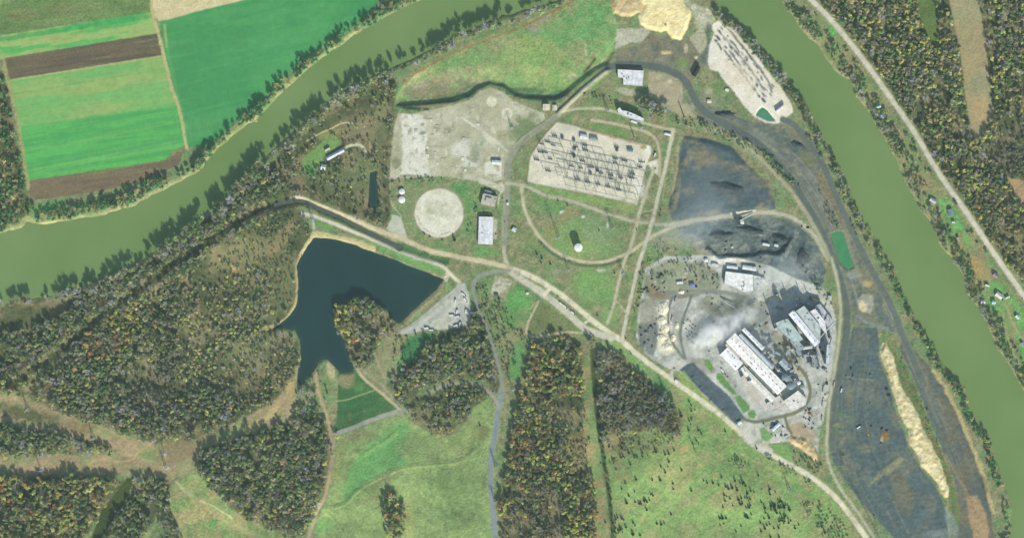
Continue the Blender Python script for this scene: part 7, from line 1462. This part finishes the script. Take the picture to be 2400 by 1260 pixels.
# the woods as masses
def woods(name, mask, label):
    idx = np.nonzero(mask)[0]
    if not len(idx): return
    me = bpy.data.meshes.new(name); me.vertices.add(len(idx))
    me.vertices.foreach_set("co", np.stack([gx[idx], gy[idx], gz[idx]], -1).ravel().astype(np.float32))
    a = me.attributes.new("tint", 'FLOAT_COLOR', 'POINT'); a.data.foreach_set("color", tint[idx].ravel().astype(np.float32))
    a = me.attributes.new("kind_id", 'INT', 'POINT'); a.data.foreach_set("value", kindid[idx].astype(np.int32))
    a = me.attributes.new("size", 'FLOAT_VECTOR', 'POINT'); a.data.foreach_set("vector", np.stack([hs[idx] * wscale[idx], hs[idx] * wscale[idx], hs[idx]], -1).ravel().astype(np.float32))
    a = me.attributes.new("turn", 'FLOAT', 'POINT'); a.data.foreach_set("value", rotz[idx].astype(np.float32))
    o = bpy.data.objects.new(name, me); COL.objects.link(o)
    md = o.modifiers.new("trees", 'NODES'); md.node_group = WG
    tag(o, label, "woods", kind="stuff")
WG = bpy.data.node_groups.new("woods", 'GeometryNodeTree')
WG.interface.new_socket("Geometry", in_out='INPUT', socket_type='NodeSocketGeometry'); WG.interface.new_socket("Geometry", in_out='OUTPUT', socket_type='NodeSocketGeometry')
gi = WG.nodes.new("NodeGroupInput"); go = WG.nodes.new("NodeGroupOutput"); ci = WG.nodes.new("GeometryNodeCollectionInfo"); ci.inputs[0].default_value = tcol; ci.inputs["Separate Children"].default_value = True; ci.inputs["Reset Children"].default_value = True
ip = WG.nodes.new("GeometryNodeInstanceOnPoints"); ip.inputs["Pick Instance"].default_value = True
def nattr(nm, dt):
    n = WG.nodes.new("GeometryNodeInputNamedAttribute"); n.data_type = dt; n.inputs[0].default_value = nm; return n.outputs[0]
WG.links.new(gi.outputs[0], ip.inputs["Points"]); WG.links.new(ci.outputs[0], ip.inputs["Instance"]); WG.links.new(nattr("kind_id", 'INT'), ip.inputs["Instance Index"])
cx_ = WG.nodes.new("ShaderNodeCombineXYZ"); WG.links.new(nattr("turn", 'FLOAT'), cx_.inputs[2]); WG.links.new(cx_.outputs[0], ip.inputs["Rotation"])
WG.links.new(nattr("size", 'FLOAT_VECTOR'), ip.inputs["Scale"]); WG.links.new(ip.outputs[0], go.inputs[0])
rest = ~used & (hs > 0)
for z, nm, lab in ((Zw, "west_woods", "mixed autumn woods between the river and the lake"), (Zr, "riverbank_woods", "grey bare trees along the south river bank"), (Zs, "south_woods", "autumn woods around the southern pastures"), (Ze, "east_woods", "dense autumn forest east of the river road"), (Zn, "north_bank_woods", "green trees between the crop fields and the river"), (Zp, "works_scrub", "scrub and bushes between the yards of the works"), (Zk, "lower_bank_woods", "mixed bushes on both banks of the lower river")):
    woods(nm, rest & (zone_i == zones.index(z)), lab)
print("trees", n_t, "cedars", len(ced))

# ================================================================ SMOKE AND HAZE
def smoke(name, px, py, z, sx, sy, sz, rot, dens, scale, label, thr=(.42, .7), col=(.995, 1, 1)):
    x, y = P(px, py)
    mb = MB(); n, m = 16, 8
    v = [(0, 0, -1)] + [(sin(pi * j / m) * cos(2 * pi * k / n), sin(pi * j / m) * sin(2 * pi * k / n), -cos(pi * j / m)) for j in range(1, m) for k in range(n)] + [(0, 0, 1)]
    f = [(0, 1 + (k + 1) % n, 1 + k) for k in range(n)]
    for j in range(m - 2): f += [(1 + j * n + k, 1 + j * n + (k + 1) % n, 1 + (j + 1) * n + (k + 1) % n, 1 + (j + 1) * n + k) for k in range(n)]
    L_ = len(v) - 1; f += [(1 + (m - 2) * n + k, 1 + (m - 2) * n + (k + 1) % n, L_) for k in range(n)]
    m_ = bpy.data.materials.new(name); m_.use_nodes = True; nt = m_.node_tree; nt.nodes.clear()
    out = nt.nodes.new("ShaderNodeOutputMaterial"); pv = nt.nodes.new("ShaderNodeVolumePrincipled"); pv.inputs["Color"].default_value = (*col, 1); pv.inputs["Anisotropy"].default_value = -.1
    tc = N(nt, "ShaderNodeTexCoord"); ln = N(nt, "ShaderNodeVectorMath", operation='LENGTH'); nt.links.new(tc.outputs["Object"], ln.inputs[0])
    fo = N(nt, "ShaderNodeMapRange"); fo.inputs["From Min"].default_value = .25; fo.inputs["From Max"].default_value = 1.0; fo.inputs["To Min"].default_value = 1; fo.inputs["To Max"].default_value = 0; nt.links.new(ln.outputs["Value"], fo.inputs["Value"])
    mp = N(nt, "ShaderNodeMapping"); mp.inputs["Scale"].default_value = (sx / 30, sy / 30, sz / 30); nt.links.new(tc.outputs["Object"], mp.inputs[0])
    no = N(nt, "ShaderNodeTexNoise"); no.inputs["Scale"].default_value = scale; no.inputs["Detail"].default_value = 4; no.inputs["Distortion"].default_value = .6; nt.links.new(mp.outputs[0], no.inputs["Vector"])
    mr = N(nt, "ShaderNodeMapRange"); mr.inputs["From Min"].default_value = thr[0]; mr.inputs["From Max"].default_value = thr[1]; nt.links.new(no.outputs["Fac"], mr.inputs["Value"])
    mu = N(nt, "ShaderNodeMath", operation='MULTIPLY'); nt.links.new(fo.outputs[0], mu.inputs[0]); nt.links.new(mr.outputs[0], mu.inputs[1])
    m2 = N(nt, "ShaderNodeMath", operation='MULTIPLY'); nt.links.new(mu.outputs[0], m2.inputs[0]); m2.inputs[1].default_value = dens
    nt.links.new(m2.outputs[0], pv.inputs["Density"]); nt.links.new(pv.outputs[0], out.inputs["Volume"])
    o = mb.add(v, f).build(name, m_, None); o.location = (x, y, z); o.scale = (sx, sy, sz); o.rotation_euler = (0, 0, rot)
    tag(o, label, "smoke", kind="stuff")
smoke("smoke_plume", 1694, 768, 13, 100, 36, 15, .50, .09, 1.3, "thick white smoke drifting off the north end of the smelter hall", (.34, .62))
smoke("smoke_puff", 1650, 796, 9, 46, 24, 9, .5, .13, 1.2, "pale smoke spreading over the car park side of the smelter")
smoke("smoke_trail", 1752, 726, 14, 62, 30, 12, .9, .06, 1.2, "thin bluish smoke trail north of the smelter hall")
smoke("smoke_veil", 1612, 535, 28, 130, 62, 26, .45, .009, .35, "faint bluish smoke veil over the coal road", (.15, .8), (.86, .95, 1))
smoke("smoke_veil", 1650, 460, 30, 80, 110, 26, .1, .006, .35, "faint smoke veil over the coal pad", (.15, .8), (.86, .95, 1))
smoke("smoke_wisp", 1840, 640, 26, 100, 46, 22, .3, .010, .5, "thin smoke haze over the churned coal yard", (.2, .75), (.92, .98, 1))
smoke("smoke_wisp", 1790, 800, 40, 90, 40, 18, -.8, .009, .6, "thin smoke between the smelter hall and the furnaces", (.2, .75), (.92, .98, 1))

hz = bpy.data.materials.new("haze"); hz.use_nodes = True; nt = hz.node_tree; nt.nodes.clear()
out = nt.nodes.new("ShaderNodeOutputMaterial"); pv = nt.nodes.new("ShaderNodeVolumePrincipled")
pv.inputs["Color"].default_value = (.70, .93, 1.0, 1); pv.inputs["Density"].default_value = HAZE_DENSITY; pv.inputs["Anisotropy"].default_value = 0
nt.links.new(pv.outputs[0], out.inputs["Volume"])
lowest = float(HH.min()) - 1
o = MB().box(-10500, -10500, lowest - 1, 10500, 10500, CAM_H + 60).build("haze", hz)
tag(o, "thin bluish air haze over the whole valley", "haze", kind="stuff")
